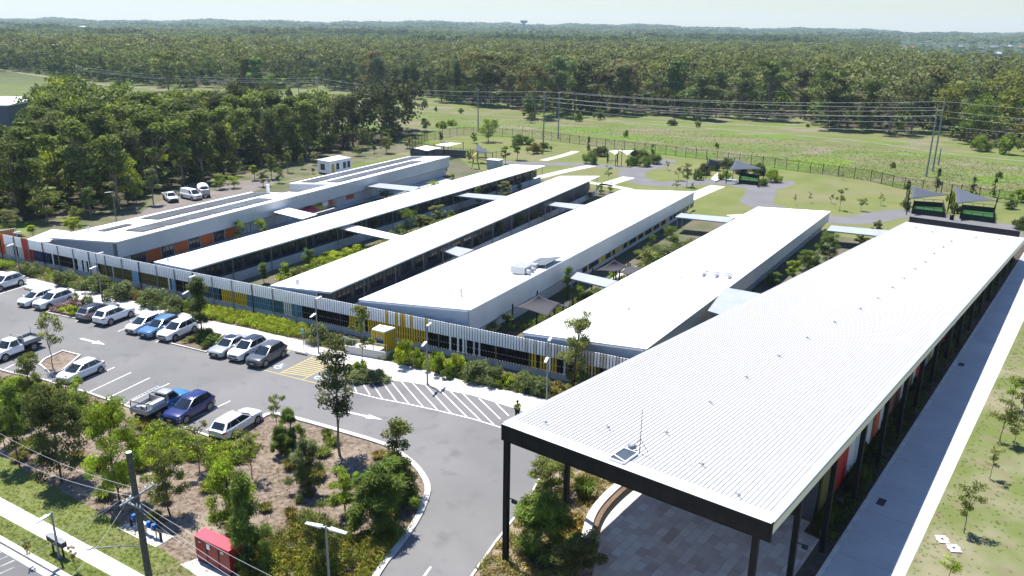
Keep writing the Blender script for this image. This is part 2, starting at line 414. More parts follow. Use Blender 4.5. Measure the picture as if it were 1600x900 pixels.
def paver_material():
    m = bpy.data.materials.new('stone_pavers'); m.use_nodes = True; n = m.node_tree.nodes; l = m.node_tree.links
    b = n['Principled BSDF']; b.inputs['Roughness'].default_value = .8
    tc = n.new('ShaderNodeTexCoord'); mp = n.new('ShaderNodeMapping'); mp.inputs['Rotation'].default_value = (0, 0, -math.atan2(KU.y, KU.x) + .0)
    br = n.new('ShaderNodeTexBrick'); br.inputs['Scale'].default_value = 1; br.inputs['Brick Width'].default_value = .9; br.inputs['Row Height'].default_value = .6; br.inputs['Mortar Size'].default_value = .012
    br.inputs['Color1'].default_value = (.42, .385, .36, 1); br.inputs['Color2'].default_value = (.26, .20, .165, 1); br.inputs['Mortar'].default_value = (.14, .13, .13, 1); br.inputs['Bias'].default_value = -.1
    ns = n.new('ShaderNodeTexNoise'); ns.inputs['Scale'].default_value = .5; ns.inputs['Detail'].default_value = 6
    mx = n.new('ShaderNodeMix'); mx.data_type = 'RGBA'; mx.inputs[7].default_value = (.40, .365, .345, 1)
    rg = n.new('ShaderNodeMapRange'); rg.inputs[1].default_value = .4; rg.inputs[2].default_value = .7; rg.inputs[4].default_value = .6
    l.new(tc.outputs['Object'], mp.inputs[0]); l.new(mp.outputs[0], br.inputs[0]); l.new(tc.outputs['Object'], ns.inputs[0]); l.new(ns.outputs[0], rg.inputs[0])
    l.new(rg.outputs[0], mx.inputs[0]); l.new(br.outputs[0], mx.inputs[6]); l.new(mx.outputs[2], b.inputs['Base Color'])
    return m
sheet('canopy_paving', [K(-34, 1.3), K(3.6, 1.3), K(3.8, 2.4), K(5.2, 2.4), K(6, 12.95), K(-34, 12.9)], .012, paver_material())
sheet('canopy_concrete', pxs([(1010, 730), (985, 752), (960, 772), (938, 794), (924, 815), (917, 838), (912, 866)]) + [K(-6.2, 12.4), K(-5, 12.9), K(6, 12.88), K(8, 14.4)], .016, MX['conc'])

# ================================================================== CAR PARK
UP = [(-420, 342), (-150, 405), (0, 440), (40, 449), (120, 470), (205, 488), (310, 513), (450, 546), (497, 556)]
HA = [(550, 597), (600, 594), (632, 596), (670, 602), (700, 610), (740, 618), (805, 638), (870, 665), (930, 700)]
RT = [(850, 733), (827, 780), (800, 815), (773, 850), (738, 900), (690, 985)]
LOW = [(545, 985), (590, 897), (620, 857), (647, 820), (663, 787), (668, 760), (653, 733), (630, 713), (600, 695), (510, 668), (443, 650), (420, 648), (405, 656), (372, 680), (352, 692), (285, 668), (250, 655), (205, 638), (167, 625), (135, 614), (92, 602), (75, 596), (20, 584), (-60, 562), (-420, 470)]
sheet('car_park_asphalt', pxs(UP) + pxs([(540, 570), (606, 592)]) + pxs(HA[2:]) + pxs(RT) + pxs(LOW), .010, MX['asph'])
FPU = [(-420, 322), (-150, 387), (0, 423), (37, 432), (110, 450), (175, 462), (220, 473), (282, 487), (322, 500), (387, 513), (475, 533), (510, 545), (560, 553), (612, 566), (662, 578), (700, 588), (740, 598), (800, 612), (850, 623), (900, 640), (960, 672)]
sheet('footpath', pxs(FPU) + pxs([(930, 700), (870, 665), (805, 638), (740, 618), (700, 610), (670, 602), (632, 596), (600, 594), (550, 597), (535, 590), (520, 572)] + UP[::-1]), .014, MX['conc'])
sheet('fence_bed', [F(fence_u(-300), -.1), F(90, -.1)] + pxs(FPU[::-1]), .018, MX['bed'])
ribbon('footpath_kerb', pxs(UP), .16, 0, .05, MX['kerb'])
sheet('shrub_island', pxs([(533, 578), (540, 571), (560, 571), (606, 588), (609, 594), (575, 598), (545, 597)]), .024, MX['bed'])
ribbon('island_kerb', pxs([(533, 578), (540, 571), (560, 571), (606, 588), (609, 594), (575, 598), (545, 597)]), .18, 0, .12, MX['kerb'], closed=True)
isl = [(265, 537), (308, 513.5), (349, 524), (322, 551)]
sheet('shrub_island', pxs(isl), .020, MX['bed']); ribbon('island_kerb', pxs(isl), .2, 0, .13, MX['kerb'], closed=True)
isl = [(72, 489), (112, 470.5), (147, 478), (121, 499)]
sheet('shrub_island', pxs(isl), .020, MX['bed']); ribbon('island_kerb', pxs(isl), .2, 0, .13, MX['kerb'], closed=True)
isl = [(98, 549), (125, 556), (86, 590), (62, 570), (70, 562)]
sheet('shrub_island', pxs(isl), .020, MX['mulch']); ribbon('island_kerb', pxs(isl), .22, 0, .13, MX['kerb'], closed=True)
# planted island in the foreground, lawn, public road
LAWN_TOP = [(-420, 610), (0, 712), (60, 748), (140, 792), (215, 832), (290, 884), (420, 975)]
sheet('island_mulch', pxs([(-420, 470), (-60, 562), (20, 584)] + LOW[::-1][4:]) + pxs(LAWN_TOP[::-1]), .006, MX['mulch'])
ribbon('driveway_kerb', spline(pxs(LOW[:13]), 3), .42, 0, .13, MX['kerb'], side=.0)
ribbon('driveway_kerb', pxs([(405, 656), (372, 680), (352, 692)]), .25, 0, .13, MX['kerb'])
ribbon('driveway_kerb', pxs([(352, 692), (285, 668), (250, 655), (205, 638), (167, 625), (135, 614), (92, 602), (75, 596), (20, 584), (-60, 562)]), .2, 0, .13, MX['kerb'])
sheet('street_lawn', pxs(LAWN_TOP) + pxs([(400, 1010), (200, 985), (105, 903), (0, 843), (-420, 640)]), .010, MX['lawn'])
sheet('street_footpath', pxs([(-420, 585), (0, 777), (235, 905), (345, 975), (295, 985), (180, 903), (0, 805), (-420, 604)]), .016, mat('pale_concrete', (.62, .60, .56), .85, .2, (.54, .525, .49), .4, 6))
sheet('street', pxs([(-420, 640), (0, 843), (105, 903), (240, 990), (120, 1150), (-600, 1150)]), .014, MX['asphr'])
ribbon('street_kerb', pxs([(-420, 640), (0, 843), (105, 903), (240, 990)]), .35, 0, .12, MX['kerb'])
ribbon('street_gutter', pxs([(-420, 650), (0, 855), (92, 908), (220, 990)]), .4, .0, .018, MX['concg'])
sheet('canopy_garden', pxs([(850, 728), (827, 780), (800, 815), (773, 850), (738, 900), (690, 985), (900, 1000), (935, 860), (925, 815), (950, 780), (1010, 742), (1060, 690), (980, 640), (930, 695)]), .020, mat('dry_mulch', (.24, .195, .14), .95, .1, (.12, .09, .066), 1.2, 8, .4, .62, bump=.5, bscale=9))
ribbon('driveway_edge', pxs(RT), .16, 0, .10, MX['kerb'])
sheet('bare_ground', pxs([(40, 372), (60, 346), (150, 328), (240, 296), (340, 280), (480, 248), (620, 221), (650, 222), (640, 236), (600, 244), (480, 275), (400, 292), (330, 312), (230, 344), (130, 368)]), .007, mat('bare_ground', (.13, .115, .08), .95, .1, (.075, .09, .038), .25, 9, .4, .62, bump=.4, bscale=6))
sheet('service_road', pxs([(20, 420), (130, 367), (212, 337), (254, 312), (335, 296), (372, 284), (440, 276), (420, 292), (330, 318), (235, 345), (160, 372), (60, 420)]), .012, mat('service_road', (.17, .15, .14), .9, .1, (.14, .125, .115), .3, 6))

# painted lines
def stripe(p, q, w, name='bay_line', m='line', z=.016):
    p = Vector(p); q = Vector(q); p.z = q.z = 0; d = (q - p).normalized(); nn = Vector((-d.y, d.x, 0)) * w / 2
    return sheet(name, [p - nn, q - nn, q + nn, p + nn], z, MX[m])
BAYD = (A(234, 590.5) - A(167.5, 622.5)).normalized()
for a, b in [((135, 592.5), (179, 574)), ((140, 612.5), (205, 582)), ((167.5, 622.5), (234, 590.5)), ((196, 631), (265, 599)), ((230, 648), (292, 616)), ((285, 662), (360, 626.5)), ((322, 672), (385, 641)), ((8, 576), (52, 556)), ((20, 582), (62, 562))]:
    stripe(A(*a), A(*b), .1)
E = [(-6, 477), (33, 455.5), (73, 466), (160, 488), (183, 520), (195, 508), (222, 520), (245, 531)]
for a in [(-10, 462), (31, 472), (118, 502.5), (152, 512), (184, 518), (214, 526), (243, 535), (324, 553), (345, 561), (374, 569)]:
    stripe(A(*a), A(*a) + BAYD * 5.2, .1)
for a in [(403, 576)]: stripe(A(*a), A(*a) + BAYD * 5.6, .12, m='liney')
q0, q1, q2 = A(403, 576), A(438, 583), A(473, 593)
stripe(q0, A(498, 600), .12, m='liney')
stripe(q1, A(490, 557), .12, m='liney'); stripe(q2, A(520, 570), .12, m='liney')
for k in range(1, 11):
    t = (k - .6) / 10.5; a = q1.lerp(A(490, 557), t); b = q2.lerp(A(520, 570), min(1, t + .16)); stripe(a, b, .17, 'hatch_line', 'liney', .020)
HB = [(548, 612), (590, 622.5), (640, 632), (690, 643), (740, 655), (782, 668)]
for a, b in zip(HB, HB[1:]): stripe(A(*a), A(*b), .12, 'hatch_line', z=.020)
for a, b in zip(HA[:7], HA[1:7]): stripe(A(*a), A(*b), .10, 'hatch_line', z=.024)
for a, b in [((550, 597), (557, 612)), ((565, 597), (578, 617)), ((580, 596), (598, 624)), ((596, 595), (620, 628)), ((610, 595), (640, 632.5)), ((627, 596), (662, 637)), ((645, 599), (685, 642)), ((664, 601), (706, 647)), ((683, 605), (730, 652)), ((703, 611), (752, 658)), ((724, 616), (772, 664)), ((748, 622), (782, 655)), ((775, 630), (795, 650))]:
    stripe(A(*a), A(*b), .10, 'hatch_line')
def arrow(tail, tip, w, hw, hl, m='line'):
    t = Vector(tail); p = Vector(tip); d = (p - t).normalized(); nn = Vector((-d.y, d.x, 0)); b = p - d * hl
    sheet('painted_arrow', [t - nn * w / 2, b - nn * w / 2, b - nn * hw / 2, p, b + nn * hw / 2, b + nn * w / 2, t + nn * w / 2], .020, MX[m])
arrow(A(126, 529), A(164, 538.5), .28, .8, 1.5); arrow(A(543, 644), A(598, 656), .24, .7, 1.5)
stripe(A(661, 903), A(673, 886), .14, 'lane_line'); stripe(A(630, 960), A(645, 930), .14, 'lane_line')
for k in range(4):
    a = A(-10, 868 + k * 11); stripe(a, a + (A(22, 865) - A(-10, 879)), .07, 'road_line', 'linef', .020)
# access symbols (pictogram on a blue square)
def access_symbol(c, d):
    d = d.normalized(); n_ = Vector((d.y, -d.x, 0)); c = Vector((c.x, c.y, 0))
    sheet('access_symbol_square', [c + d * s * .62 + n_ * t * .62 for s, t in ((-1, -1), (-1, 1), (1, 1), (1, -1))], .018, MX['lineb'])
    def loc(x, y): return c + n_ * x + d * y
    def st(a, b, w): stripe(loc(*a), loc(*b), w, 'access_symbol', 'line', .022)
    hd = [loc(-.08 + .11 * math.cos(k * math.pi / 5), .48 + .11 * math.sin(k * math.pi / 5)) for k in range(10)]
    sheet('access_symbol', hd, .022, MX['line'])
    st((-.08, .36), (-.04, -.05), .13); st((-.06, .16), (.2, .14), .08); st((-.04, -.05), (.24, -.05), .1); st((.22, -.03), (.34, -.42), .1)
    for k in range(9):
        a0 = R_(120 + k * 25); a1 = R_(120 + (k + 1) * 25)
        st((-.02 + .34 * math.cos(a0), -.2 + .34 * math.sin(a0)), (-.02 + .34 * math.cos(a1), -.2 + .34 * math.sin(a1)), .09)
access_symbol(A(437, 572.5), BAYD); access_symbol(A(500, 589), BAYD)
sheet('field_track', [], 0, MX['concg']) if False else None
band('field_track', pxs([(380, 146), (440, 154), (520, 162), (640, 172), (800, 182), (890, 186), (1000, 193), (1200, 208), (1330, 219), (1400, 228), (1480, 240), (1600, 252), (1760, 268)]), 2.2, .02, mat('dirt_track', (.19, .175, .135), .95, .1, (.14, .14, .075), .2, 6))
band('field_track', pxs([(-60, 100), (60, 118), (140, 130), (230, 138), (330, 146), (440, 154)]), 5, .024, mat('dry_clearing', (.19, .165, .12), .95, .1, (.13, .13, .065), .08, 6))
sheet('field_grass_patch', spline(pxs([(1225, 250), (1260, 246), (1300, 247), (1333, 252), (1325, 258), (1290, 261), (1245, 259), (1225, 250)]), 5), .008, mat('fresh_grass', (.12, .175, .025), .9, .1, (.10, .14, .03), .3, 6))
# ================================================================== SCHOOL BLOCKS
UZ = Vector((0, 0, 1))
class Block:
    def __init__(s, name, label, corners, zs):
        s.FL, s.FR, s.BL, s.BR = [A(p[0], p[1], z) for p, z in zip(corners, zs)]
        s.o = Vector((s.FR.x, s.FR.y, 0))
        s.root = thing(name, label, 'building', s.o)
        e = s.BR - s.FR; e.z = 0; s.len = e.length; s.d = e.normalized(); s.n = Vector((-s.d.y, s.d.x, 0))   # n points to the left, inward from the right edge
        w = s.FL - s.FR; s.wid = abs(w.dot(s.n))
    def rf(s, t, w): return s.FL.lerp(s.FR, w).lerp(s.BL.lerp(s.BR, w), t)
    def uv(s, px, py):
        """roof coordinates of a pixel"""
        lo = np.array([.5, .5])
        for _ in range(30):
            def r(q): p = P(s.rf(q[0], q[1])); return np.array([p[0] - px, p[1] - py])
            b = r(lo); J = np.array([(r(lo + e) - b) / 1e-4 for e in (np.array([1e-4, 0]), np.array([0, 1e-4]))]).T
            lo = lo - np.linalg.solve(J, b)
        return float(lo[0]), float(lo[1])
    def tp(s, px, z=2.0, d=0.0):
        lo, hi = -.3, 1.3
        for _ in range(45):
            m = (lo + hi) / 2
            if P(s.w(m, d, z))[0] < px: lo = m
            else: hi = m
        return lo
    def w(s, t, d, z):
        q = s.FR + (s.BR - s.FR) * t; return Vector((q.x, q.y, z)) + s.n * d
    def mb(s): return MB(s.o)
    def slab(s, name, t0, t1, w0, w1, th, mats, parent=None, lift=0.0):
        m = s.mb(); T = [s.rf(t0, w0), s.rf(t0, w1), s.rf(t1, w1), s.rf(t1, w0)]
        m.hexa([p + UZ * (lift - th) for p in T], [p + UZ * lift for p in T])
        return m.build(name, mats, parent or s.root)
    def walls(s, name, inl, inr, inf, inb, mats, under=.2, z0=0.0):
        m = s.mb(); L = s.len; Wd = s.wid
        q = [s.rf(inf / L, inl / Wd), s.rf(inf / L, 1 - inr / Wd), s.rf(1 - inb / L, 1 - inr / Wd), s.rf(1 - inb / L, inl / Wd)]
        m.hexa([Vector((p.x, p.y, z0)) for p in q], [p - UZ * under for p in q])
        return m.build(name, mats, s.root)
    def panel(s, name, t0, t1, z0, z1, d, th, mats, parent=None, label=None):
        m = s.mb(); b = [s.w(t0, d, z0), s.w(t0, d - th, z0), s.w(t1, d - th, z0), s.w(t1, d, z0)]
        m.hexa(b, [p + UZ * (z1 - z0) for p in b])
        o = m.build(name, mats, parent or s.root)
        if label: o['label'] = label
        return o
    def gutter(s, name='gutter', m_='cladl'):
        m = s.mb(); m.bar(s.FR + s.n * -.06 + UZ * -.1, s.BR + s.n * -.06 + UZ * -.1, .12, .16); return m.build(name, MX[m_], s.root)

def window(b, t0, t1, z0, z1, d, muls=2, fm='frame', gm='glass'):
    f = b.mb(); fr = .06; D = (t1 - t0)
    ft = fr / b.len
    def pn(a, c, e, g, dd, th):
        q = [b.w(a, dd, e), b.w(a, dd - th, e), b.w(c, dd - th, e), b.w(c, dd, e)]; f.hexa(q, [p + UZ * (g - e) for p in q])
    pn(t0, t1, z0, z0 + fr, d, .07); pn(t0, t1, z1 - fr, z1, d, .07)
    for k in range(muls + 1):
        x = t0 + ft / 2 + (D - ft) * k / muls; pn(x - ft / 2, x + ft / 2, z0 + fr, z1 - fr, d, .07)
    o = f.build('window', MX[fm], b.root)
    g = b.mb(); q = [b.w(t0 + ft, d, z0 + fr), b.w(t0 + ft, d - .03, z0 + fr), b.w(t1 - ft, d - .03, z0 + fr), b.w(t1 - ft, d, z0 + fr)]
    g.hexa(q, [p + UZ * (z1 - z0 - 2 * fr) for p in q]); g.build('pane', MX[gm], o)
    return o

# ---- block with the solar roof (far left)
b1 = Block('school_building', 'long white-roofed school block carrying two long rows of solar panels, with orange and dark doors', [(75, 371), (180, 378), (640, 244), (703, 244)], (3.4, 4.2, 3.4, 4.2))
t_a = b1.uv(395, 300)[0]; t_b = b1.uv(433, 286)[0]
wr = 1 - 2.2 / b1.wid
b1.slab('roof', 0, t_a, 0, 1, .22, MX['roof'])
r2 = b1.slab('roof', t_b, 1, 0, 1, .22, MX['roof'])
b1.slab('roof', t_a, t_b, wr, 1, .22, MX['roof'])
b1.slab('plant_well', t_a, t_b, 0, wr - .002, .2, MX['concg'], lift=-1.5)
m = b1.mb(); T = [b1.rf(t_b, 0), b1.rf(t_b, wr), b1.rf(t_b + .002, wr), b1.rf(t_b + .002, 0)]
m.hexa([p - UZ * 1.45 for p in T], [p - UZ * .22 for p in T]); m.build('well_wall', MX['clad'], b1.root)
m = b1.mb(); L1 = b1.len
def wallseg(m, b, t0, t1, w0, w1, under):
    q = [b.rf(t0, w0), b.rf(t0, w1), b.rf(t1, w1), b.rf(t1, w0)]
    m.hexa([Vector((p.x, p.y, 0)) for p in q], [p - UZ * under for p in q])
wd = 1 / b1.wid
wallseg(m, b1, .004, t_a - .001, .3 * wd, 1 - 1.0 * wd, .221); wallseg(m, b1, t_b + .003, .996, .3 * wd, 1 - 1.0 * wd, .221); wallseg(m, b1, t_a, t_b + .002, .3 * wd, wr - .01, 1.702)
m.build('wall', MX['clad'], b1.root)
def upper(b, t0, t1, zb, d, th, name='upper_wall', mt='clad', front=False):
    m = b.mb(); q0 = b.rf(t0, 1); q1 = b.rf(t1, 1)
    B = [b.w(t0, d, zb), b.w(t0, d - th, zb), b.w(t1, d - th, zb), b.w(t1, d, zb)]
    m.hexa(B, [Vector((p.x, p.y, z - .221)) for p, z in zip(B, (q0.z, q0.z, q1.z, q1.z))]); return m.build(name, MX[mt], b.root)
upper(b1, .003, .997, 1.95, .16, .10)
b1.panel('window_hood', .004, .996, 1.86, 1.945, .95, .9, MX['hood'])
b1.gutter()
pxs_ = [205, 229, 252, 272, 294, 313, 333, 351, 371, 392]
for i, (a, c) in enumerate(zip(pxs_, pxs_[1:])):
    t0, t1 = b1.tp(a, .9, .95), b1.tp(c, .9, .95)
    if i % 2: b1.panel('door_panel', t0 + .001, t1 - .001, .06, 1.82, .96, .06, MX['orange'])
    else: window(b1, t0 + .001, t1 - .001, .06, 1.82, .99, 3)
for a, c, k in [(476, 486, 'g'), (487, 495, 'white'), (496, 503, 'g'), (504, 512, 'white'), (513, 520, 'orange'), (529, 539, 'g'), (540, 553, 'orange'), (554, 565, 'g'), (573, 581, 'g'), (607, 632, 'orange')]:
    t0, t1 = b1.tp(a, 1.3, .95), b1.tp(c, 1.3, .95)
    if k == 'g': window(b1, t0, t1, .75, 1.8, .99, 2)
    else: b1.panel('wall_panel', t0 + .0005, t1 - .0005, .75 if a < 600 else 1.3, 1.8, .96, .06, MX[k])
for k in range(11):
    t0 = b1.tp(648 + k * 4.7, 1.5, .95); t1 = b1.tp(651.6 + k * 4.7, 1.5, .95)
    window(b1, t0, t1, .8 if k % 3 else .6, 1.8, .99, 1)
m = b1.mb()
for k in range(2): p = b1.rf(*b1.uv(136 + k * 3, 362)); m.tube([p, p + UZ * .7], .09, 8)
m.build('vent_pipe', MX['steel'], b1.root)
p = b1.rf(*b1.uv(419, 303)); m = b1.mb(); m.tube([p - UZ * 1.5, p + UZ * 1.6], .3, 10); m.build('flue', MX['cladl'], b1.root)
m = b1.mb()
for x_, y_ in ((433, 303), (441, 302)):
    p = b1.rf(*b1.uv(x_, y_)) - UZ * .9; m.box(p, (.35, .35, .6), .4)
m.build('air_unit', MX['steel'], b1.root)

# ---- the low annex in front of it
def prism(name, label, pts, th, mats, legs=None, cat='canopy', group=None, leg_mat='steel', edge=.0, ribs=True):
    """a thin roof over four posts"""
    c = sum(pts, Vector()) / len(pts); o = Vector((c.x, c.y, 0))
    root = thing(name, label, cat, o, 0, group)
    m = MB(o); m.hexa([p - UZ * th for p in pts], pts)
    r = m.build('roof', mats, root)
    g = MB(o)
    for a, b_ in zip(pts, pts[1:] + pts[:1]): g.bar(a - UZ * (th / 2 + .02), b_ - UZ * (th / 2 + .02), .05, th + .06)
    g.build('edge_beam', MX['steel'], r)
    if legs != 0:
        for p in (legs or pts):
            q = p.lerp(c, .08); m = MB(o); m.tube([Vector((q.x, q.y, 0)), Vector((q.x, q.y, p.z - th))], .05, 8); m.build('post', MX[leg_mat], root)
    return root
an = [A(36, 376, 3.0), A(76, 378, 3.0), A(110, 361.5, 3.0), A(82, 358, 3.0)]
c_ = sum(an, Vector()) / 4; o_ = Vector((c_.x, c_.y, 0))
ann = thing('annex', 'low white-roofed annex at the front left corner of the solar-roofed block', 'building', o_)
m = MB(o_); m.hexa([p - UZ * .2 for p in an], an); m.build('roof', MX['roof'], ann)
m = MB(o_); q = [p.lerp(c_, .06) for p in an]; m.hexa([Vector((p.x, p.y, 0)) for p in q], [p - UZ * .201 for p in q]); m.build('wall', MX['clad'], ann)

# ---- the two narrow flat-roofed blocks
def veranda(b, zl, wl, label_seed, dk=1.9):
    b.slab('roof', 0, 1, 0, 1, .24, MX['roof'])
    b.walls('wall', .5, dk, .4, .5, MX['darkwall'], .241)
    m = b.mb(); q = [b.rf(.4 / b.len - .003, .5 / b.wid), b.rf(.4 / b.len - .003, 1 - dk / b.wid), b.rf(.4 / b.len - .0005, 1 - dk / b.wid), b.rf(.4 / b.len - .0005, .5 / b.wid)]
    m.hexa([Vector((p.x, p.y, 0)) for p in q], [p - UZ * .242 for p in q]); m.build('end_wall', MX['cladl'], b.root)
    n = int(b.len / 3.2)
    for k in range(n):
        t0 = (k + .12) / n; t1 = (k + .88) / n
        if t0 > .015: window(b, t0, t1, 1.0, 2.5, dk - .02, 3)
    b.panel('low_wall', .02, .985, 0, wl, .42, .12, MX['block'])
    for k in range(0, n + 1, 2):
        t = min(.99, max(.012, k / n)); m = b.mb(); p = b.w(t, .22, 0); m.bar(p, Vector((p.x, p.y, b.rf(t, 1).z - .24)), .09); m.build('post', MX['pole'], b.root)
    b.gutter()
b2 = Block('school_building', 'narrow flat white-roofed block next to the solar-roofed block', [(240, 409), (297, 420.5), (797, 257), (852, 259)], (3.5, 3.5, 3.5, 3.5))
veranda(b2, 0, 1.25, 2)
b3 = Block('school_building', 'narrow white-roofed block in the middle of the five parallel blocks', [(422, 446), (515, 456), (875, 275), (937, 275)], (3.4, 3.8, 3.4, 3.8))
veranda(b3, 0, 1.0, 3)
def pipes(b, px, py, n=3, h=.6):
    m = b.mb()
    for k in range(n): p = b.rf(*b.uv(px + k * 2.2, py + k * .5)); m.tube([p, p + UZ * h], .07, 8)
    m.build('vent_pipe', MX['steel'], b.root)
pipes(b2, 262, 409, 2, .5); pipes(b3, 463, 444, 3, .6)

# ---- the two wide blocks with a high right-hand wall
def wide(b, zt, hoods, pans, d=.9):
    b.slab('roof', 0, 1, 0, 1, .2, MX['roof'])
    b.walls('wall', .3, d, .12, .15, MX['clad'], .201)
    upper(b, .001, .999, zt, .14, .10)
    b.panel('window_hood', .002, .998, zt - .1, zt - .005, d - .04, d - .06, MX['hood'])
    b.gutter()
    for a, c, k in pans:
        t0, t1 = b.tp(a, 1.4, d), b.tp(c, 1.4, d)
        if k == 'g': window(b, t0, t1, .55, zt - .15, d + .03, 2)
        else: b.panel('wall_panel', t0, t1, .55, zt - .15, d + .01, .06, MX[k])
    m = b.mb(); q = [b.rf(-.0008, .012), b.rf(-.0008, .988), b.rf(.001, .988), b.rf(.001, .012)]
    m.hexa([Vector((p.x, p.y, 0)) for p in q], [p - UZ * .2 for p in q]); m.build('end_wall', MX['cladl'], b.root)
    for w_ in (.10, .62, .80):
        m = b.mb(); t0_, t1_ = -.0016, -.0007; q = [b.rf(t0_, w_), b.rf(t0_, w_ + .07), b.rf(t1_, w_ + .07), b.rf(t1_, w_)]
        m.hexa([p - UZ * 1.5 for p in q], [p - UZ * .95 for p in q]); m.build('louvre', MX['clad'], b.root)
b4 = Block('school_building', 'wide white-roofed block with a high grey wall over yellow window panels', [(560, 468), (733, 484), (972, 296), (1085, 299)], (3.6, 4.6, 3.0, 4.0))
pl = []
x = 906
ys = [917, 935, 940, 943, 954, 961, 965, 971, 980, 994, 1005, 1018, 1030, 1040]
prev = 910
for y_ in ys:
    if y_ - prev > 4: pl.append((prev + .3, y_ - .3, 'g'))
    pl.append((y_, y_ + 2.8, 'yellow')); prev = y_ + 2.8
pl += [(1046 + k * 6.5, 1051 + k * 6.5, 'g') for k in range(6)]
wide(b4, 2.0, None, pl)
b5 = Block('school_building', 'wide white-roofed block beside the long ribbed roof', [(817, 519.5), (1008, 545), (1184, 323), (1297, 330)], (3.4, 4.2, 2.6, 3.3))
wide(b5, 1.75, None, [(1200 + k * 7, 1204.5 + k * 7, ('yellow', 'g', 'g', 'orange')[k % 4]) for k in range(13)])
pipes(b4, 720, 463, 2, .9); pipes(b5, 982, 484, 2, .3); pipes(b5, 1063, 435, 2, .3)
# roof plant
def onroof(b, px, py, lift=0.0): return b.rf(*b.uv(px, py)) + UZ * lift
th_ = math.atan2(b4.d.y, b4.d.x)
p = onroof(b4, 815, 426); ac = thing('roof_air_plant', 'grey air handling ducts on the roof edge of the yellow-panelled block', 'air plant', p)
m = MB(p); m.box(p + UZ * .5, (1.0, .9, .4), th_); m.build('duct_box', MX['steel'], ac)
m = MB(p); a_ = onroof(b4, 800, 425, .35); e_ = onroof(b4, 829, 430, .35); m.tube([a_, e_], .28, 10); m.tube([a_ + b4.d * 1.1, e_ + b4.d * 1.1], .22, 10); m.build('duct', MX['steel'], ac)
m = MB(p); q_ = onroof(b4, 824, 424); m.box(q_ + UZ * .3, (.6, .5, .28), th_); m.box(q_ + b4.d * 1.5 + UZ * .28, (.5, .45, .26), th_); m.build('fan_unit', MX['steel'], ac)
p = onroof(b5, 1118, 432); ac = thing('roof_pipe_rack', 'thin pipe run lying on the roof of the block beside the ribbed roof', 'pipe rack', p)
m = MB(p)
for dd in (0, .9): m.tube([onroof(b5, 1098, 432, .4) + b5.d * dd, onroof(b5, 1140, 436, .4) + b5.d * dd], .09, 8)
m.build('pipe', MX['steel'], ac)
m = MB(p)
for x_, y_ in ((1098, 432), (1118, 434), (1138, 436)): q_ = onroof(b5, x_, y_); m.box(q_ + b5.d * .45 + UZ * .2, (.08, .6, .2), math.atan2(b5.d.y, b5.d.x) + 1.57)
m.build('support', MX['steel'], ac)

# solar panels
def solar_mat():
    m = bpy.data.materials.new('solar_cells'); m.use_nodes = True; n = m.node_tree.nodes; l = m.node_tree.links; b = n['Principled BSDF']
    b.inputs['Roughness'].default_value = .22; b.inputs['Specular IOR Level'].default_value = .35
    u = n.new('ShaderNodeUVMap'); br = n.new('ShaderNodeTexBrick'); br.offset = 0; br.inputs['Scale'].default_value = 1
    br.inputs['Brick Width'].default_value = 1.0; br.inputs['Row Height'].default_value = 1.65; br.inputs['Mortar Size'].default_value = .03
    br.inputs['Color1'].default_value = (.095, .098, .106, 1); br.inputs['Color2'].default_value = (.11, .113, .12, 1); br.inputs['Mortar'].default_value = (.21, .213, .22, 1)
    l.new(u.outputs[0], br.inputs[0]); l.new(br.outputs[0], b.inputs['Base Color']); return m
SOL = solar_mat()
def solar(b, t0, t1, w0, w1, label, group=None, tilt=0.0):
    p = b.rf((t0 + t1) / 2, (w0 + w1) / 2); root = thing('solar_array', label, 'solar panels', p, 0, group)
    T = [b.rf(t0, w0) + UZ * .16, b.rf(t0, w1) + UZ * (.16 + tilt), b.rf(t1, w1) + UZ * (.16 + tilt), b.rf(t1, w0) + UZ * .16]
    m = MB(p); m.hexa([q - UZ * .05 for q in T], T); o = m.build('panel', SOL, root)
    uvl = o.data.uv_layers.new(name='UVMap'); U = (b.rf(t0, w1) - b.rf(t0, w0)).normalized(); V = (b.rf(t1, w0) - b.rf(t0, w0)).normalized()
    for lp in o.data.loops:
        c = o.data.vertices[lp.vertex_index].co; uvl.data[lp.index].uv = (c.dot(V), c.dot(U))
    m = MB(p); c = sum(T, Vector()) / 4
    for q in T: q2 = q.lerp(c, .06); m.bar(q2 - UZ * (.16 + (tilt if q in T[1:3] else 0)), q2 - UZ * .05, .05)
    m.bar(T[0].lerp(T[1], .2) - UZ * .075, T[3].lerp(T[2], .2) - UZ * .075, .045); m.bar(T[0].lerp(T[1], .8) - UZ * .075, T[3].lerp(T[2], .8) - UZ * .075, .045)
    m.build('mounting_rail', MX['steel'], root)
ta, wa = b1.uv(151, 361.5); tb, wb = b1.uv(202, 351.5)
solar(b1, ta, tb, .28, .40, 'small separate solar array at the front end of the solar-roofed block')
NB = 8
def row(t0, t1, w0, w1, n, txt):
    for k in range(n):
        a = t0 + (t1 - t0) * k / n; c = t0 + (t1 - t0) * (k + .955) / n
        solar(b1, a, c, w0, w1, txt, 'solar panels of the ' + txt.split(' of the ')[1])
row(b1.uv(212, 342)[0], t_a - .008, .14, .44, 5, 'dark block of solar panels in the front part of the left row')
row(b1.uv(192, 361)[0], b1.uv(393, 310)[0], .60, .88, 6, 'dark block of solar panels in the front part of the right row')
row(t_b + .012, .985, .14, .44, 7, 'dark block of solar panels in the rear part of the left row')
row(t_b + .02, .90, .60, .86, 6, 'dark block of solar panels in the rear part of the right row')
ta, wa = b4.uv(820, 418); tb, wb = b4.uv(861, 406)
solar(b4, ta, tb, wa - .02, wa + .20, 'single tilted solar array on the roof of the yellow-panelled block', None, .35)

